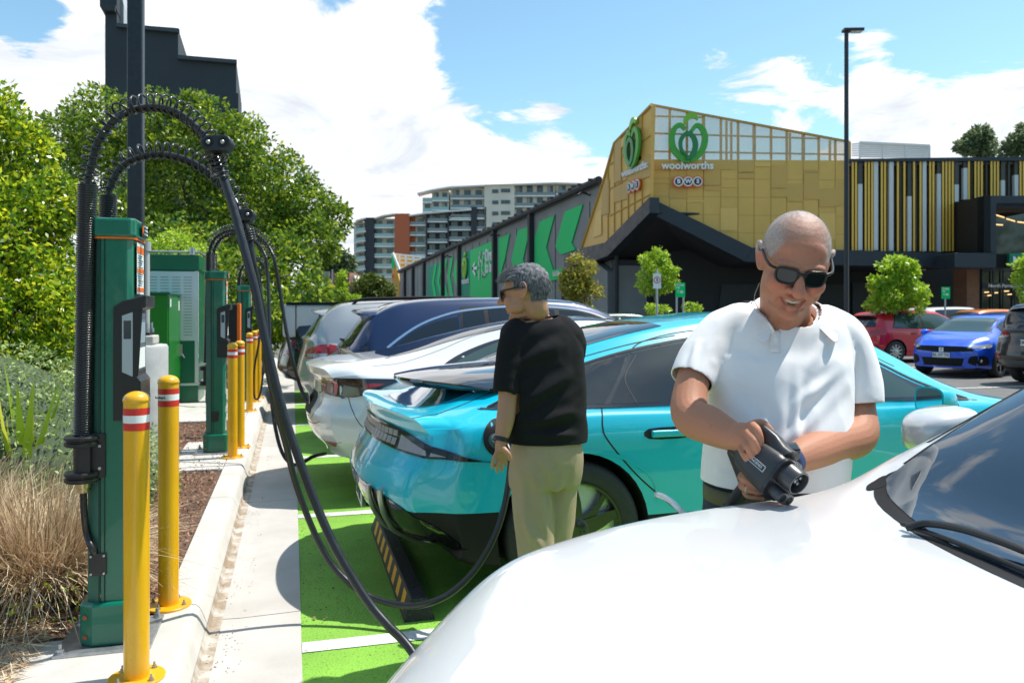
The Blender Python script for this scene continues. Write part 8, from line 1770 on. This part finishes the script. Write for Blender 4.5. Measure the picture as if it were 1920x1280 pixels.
Ri2 = Rh2.transposed()
def scalp2(p):
    q = Ri2 @ (p-hc2)
    if q.y > .064 or q.z < -.045: return 0
    if q.z > .052: return 1.0
    lim = .026 if q.z > .03 else (-.004 if q.z > -.005 else -.034)
    if q.y < lim and not (abs(q.x) > .070 and q.y > -.036 and q.z < .030): return 1.0
    return 0
def comb2(p, n):
    q = Ri2 @ (p-hc2); return (Rh2 @ (Vector((q.x*2,.8,-.15)) if q.z > .05 and q.y > .0 else Vector((q.x*1.2,.35 if q.z > .05 else -.1,-1)))).normalized()
def len2(p): q = Ri2 @ (p-hc2); return .045 if q.z > .055 else (.030 if q.z > .0 else .014)
strands('hair', m2, me2_, scalp2, 24000, len2, .00065, m_hair2, comb2, 8, .11, 4, .30, .03)
shades(m2, at2); lips(m2, at2, m_lip, False, .024); hair_cap(m2, me2_, scalp2, mat('hair_base_grey', (.05,.05,.052), .8, noise=(160,.4,.6), col2=(.20,.20,.21), stretch=(1,1,.3)), .006)
tp = MB(); ringloft(tp, [(C(1006,1.475,3.45),.070,.060,.066),(C(1007,1.455,3.45),.120,.075,.080),(C(1010,1.415,3.45),.165,.095,.098),(C(1013,1.33,3.45),.186,.115,.115),(C(1017,1.2,3.45),.184,.120,.125),(C(1022,1.08,3.45),.178,.122,.130),(C(1025,.98,3.45),.178,.125,.132),(C(1026,.90,3.45),.175,.125,.130)], 44, 2.3, XB, YB)
tp.limb([P(985,625,3.42),P(965,645,3.38),P(955,690,3.36),P(951,732,3.345),P(950,742,3.34)], [.072,.070,.060,.053,.044], 22, 5); tp.limb([P(1050,622,3.48),P(1068,640,3.50),P(1062,690,3.57),P(1052,725,3.62),P(1050,731,3.63)], [.070,.068,.060,.055,.045], 22, 5)
mt = remesh(tp.mesh('tee'), .006, 6)
fl = [(P(960,690,3.3),P(1060,640,3.36),.028,.008),(P(975,760,3.3),P(1085,690,3.36),.030,.009),(P(970,800,3.3),P(1090,770,3.36),.024,.008),(P(1000,660,3.3),P(1075,620,3.36),.022,.006),(P(960,740,3.3),P(1010,700,3.3),.022,.006),(P(965,815,3.3),P(1092,815,3.36),.018,.008),(P(1085,650,3.36),P(1092,760,3.36),.02,.006),(P(985,610,3.4),P(960,660,3.33),.016,.005),(P(990,790,3.3),P(1060,740,3.32),.02,.006)]
folds(mt, [(a,c,w,m_*1.5) for a,c,w,m_ in fl], (3.4,.009), (12,.0032), Vector((.7,.7,1.1)), seed=3)
a2_ = (P(951,732,3.345)-P(955,690,3.36)).normalized(); cut_near(mt, P(951,736,3.345), a2_, .10, .058); cut_near(mt, P(1052,725,3.62), (P(1052,725,3.62)-P(1062,690,3.57)), .10, .07); cut_near(mt, C(1026,.935,3.45), (-.02,0,-1), .35); cut_near(mt, C(1005,1.462,3.44), (UP-FWD*.10-RGT*.12), .10)
cloth('tee_shirt', mt, m_tee, m2)
b = MB(); b.tube([C(1004,1.468,3.445)+XB*math.cos(2*math.pi*k/30)*.074+YB*math.sin(2*math.pi*k/30)*.064+UP*(.010*math.cos(2*math.pi*k/30)) for k in range(31)], .0035, 8, cap=False); b.build('neck_band', m_tee, m2, world=True, smooth=60)
b = MB(); b.tube([C(1002,1.485,3.44)+XB*math.cos(2*math.pi*k/30)*.0665+YB*math.sin(2*math.pi*k/30)*.060+UP*(.008*math.cos(2*math.pi*k/30)) for k in range(31)], .0011, 5, cap=False); b.build('neck_chain', m_bolt, m2, world=True)
ch = MB(); ringloft(ch, [(C(1026,.96,3.45),.150,.112,.115),(C(1026,.88,3.45),.158,.120,.125),(C(1024,.80,3.45),.160,.115,.130),(C(1022,.74,3.45),.150,.105,.12)], 36, 2.3, XB, YB)
ch.limb([C(998,.78,3.42),C(1002,.60,3.41),C(1006,.42,3.41),C(1008,.22,3.42),C(1010,.07,3.43)], [.088,.083,.074,.070,.066], 22, 5); ch.limb([C(1046,.78,3.48),C(1042,.60,3.49),C(1038,.42,3.50),C(1040,.22,3.52),C(1042,.07,3.54)], [.088,.080,.072,.068,.064], 22, 5)
mc = remesh(ch.mesh('trousers'), .0065, 5); folds(mc, [(P(1000,880,3.33),P(1030,1000,3.33),.02,.008),(P(975,900,3.33),P(990,1020,3.33),.018,.006),(P(1060,870,3.38),P(1030,960,3.36),.02,.009),(P(1010,850,3.33),P(1040,900,3.33),.016,.006),(P(975,960,3.33),P(1020,1040,3.33),.02,.008)], (5.5,.006), (13,.0022), Vector((1,1,.5)), seed=6)
cut_near(mc, C(1026,.945,3.45), (0,0,1), .3); cloth('trousers', mc, m_chino, m2)
for c in (C(1008,0,3.42),C(1040,0,3.54)): shoe(m2, c, -YB-XB*.25)
wa = P(940,823,3.302); wd = (P(939,828,3.30)-P(947,790,3.32)).normalized(); T = Matrix.Translation(wa) @ wd.to_track_quat('Z','Y').to_matrix().to_4x4(); MB().lathe([(.0275,-.010),(.0300,-.008),(.0300,.008),(.0275,.010)], 26, T=T, cap=False).build('watch_strap', m_blk, m2, world=True, smooth=50)
b = MB(); b.ell(wa-RGT*.028,(.010,.018,.018),None,14,8); b.build('watch', m_gloss, m2, world=True)
b = MB(); T = Matrix.Translation(P(939,864,3.30)) @ (-UP).to_track_quat('Z','Y').to_matrix().to_4x4(); b.lathe([(.0095,-.002),(.0099,0),(.0095,.002)], 16, T=T, cap=False); b.build('ring', m_bolt, m2, world=True)
# plug in the teal car's port, on its cable
pe = P(931,826,3.86); b = MB(); pdir = Vector((0,1,0)); T = Matrix.Translation(pe) @ pdir.to_track_quat('Z','Y').to_matrix().to_4x4(); b.lathe([(.030,-.10),(.036,-.08),(.036,.0),(.033,.03)], 26, T=T); b.tube(catmull([pe+Vector((0,-.05,.03)), pe+Vector((.01,-.10,.07)), pe+Vector((.02,-.17,.04))], 5), .019, 14); b.build('plug_body', m_plug, cab2, world=True, smooth=50)
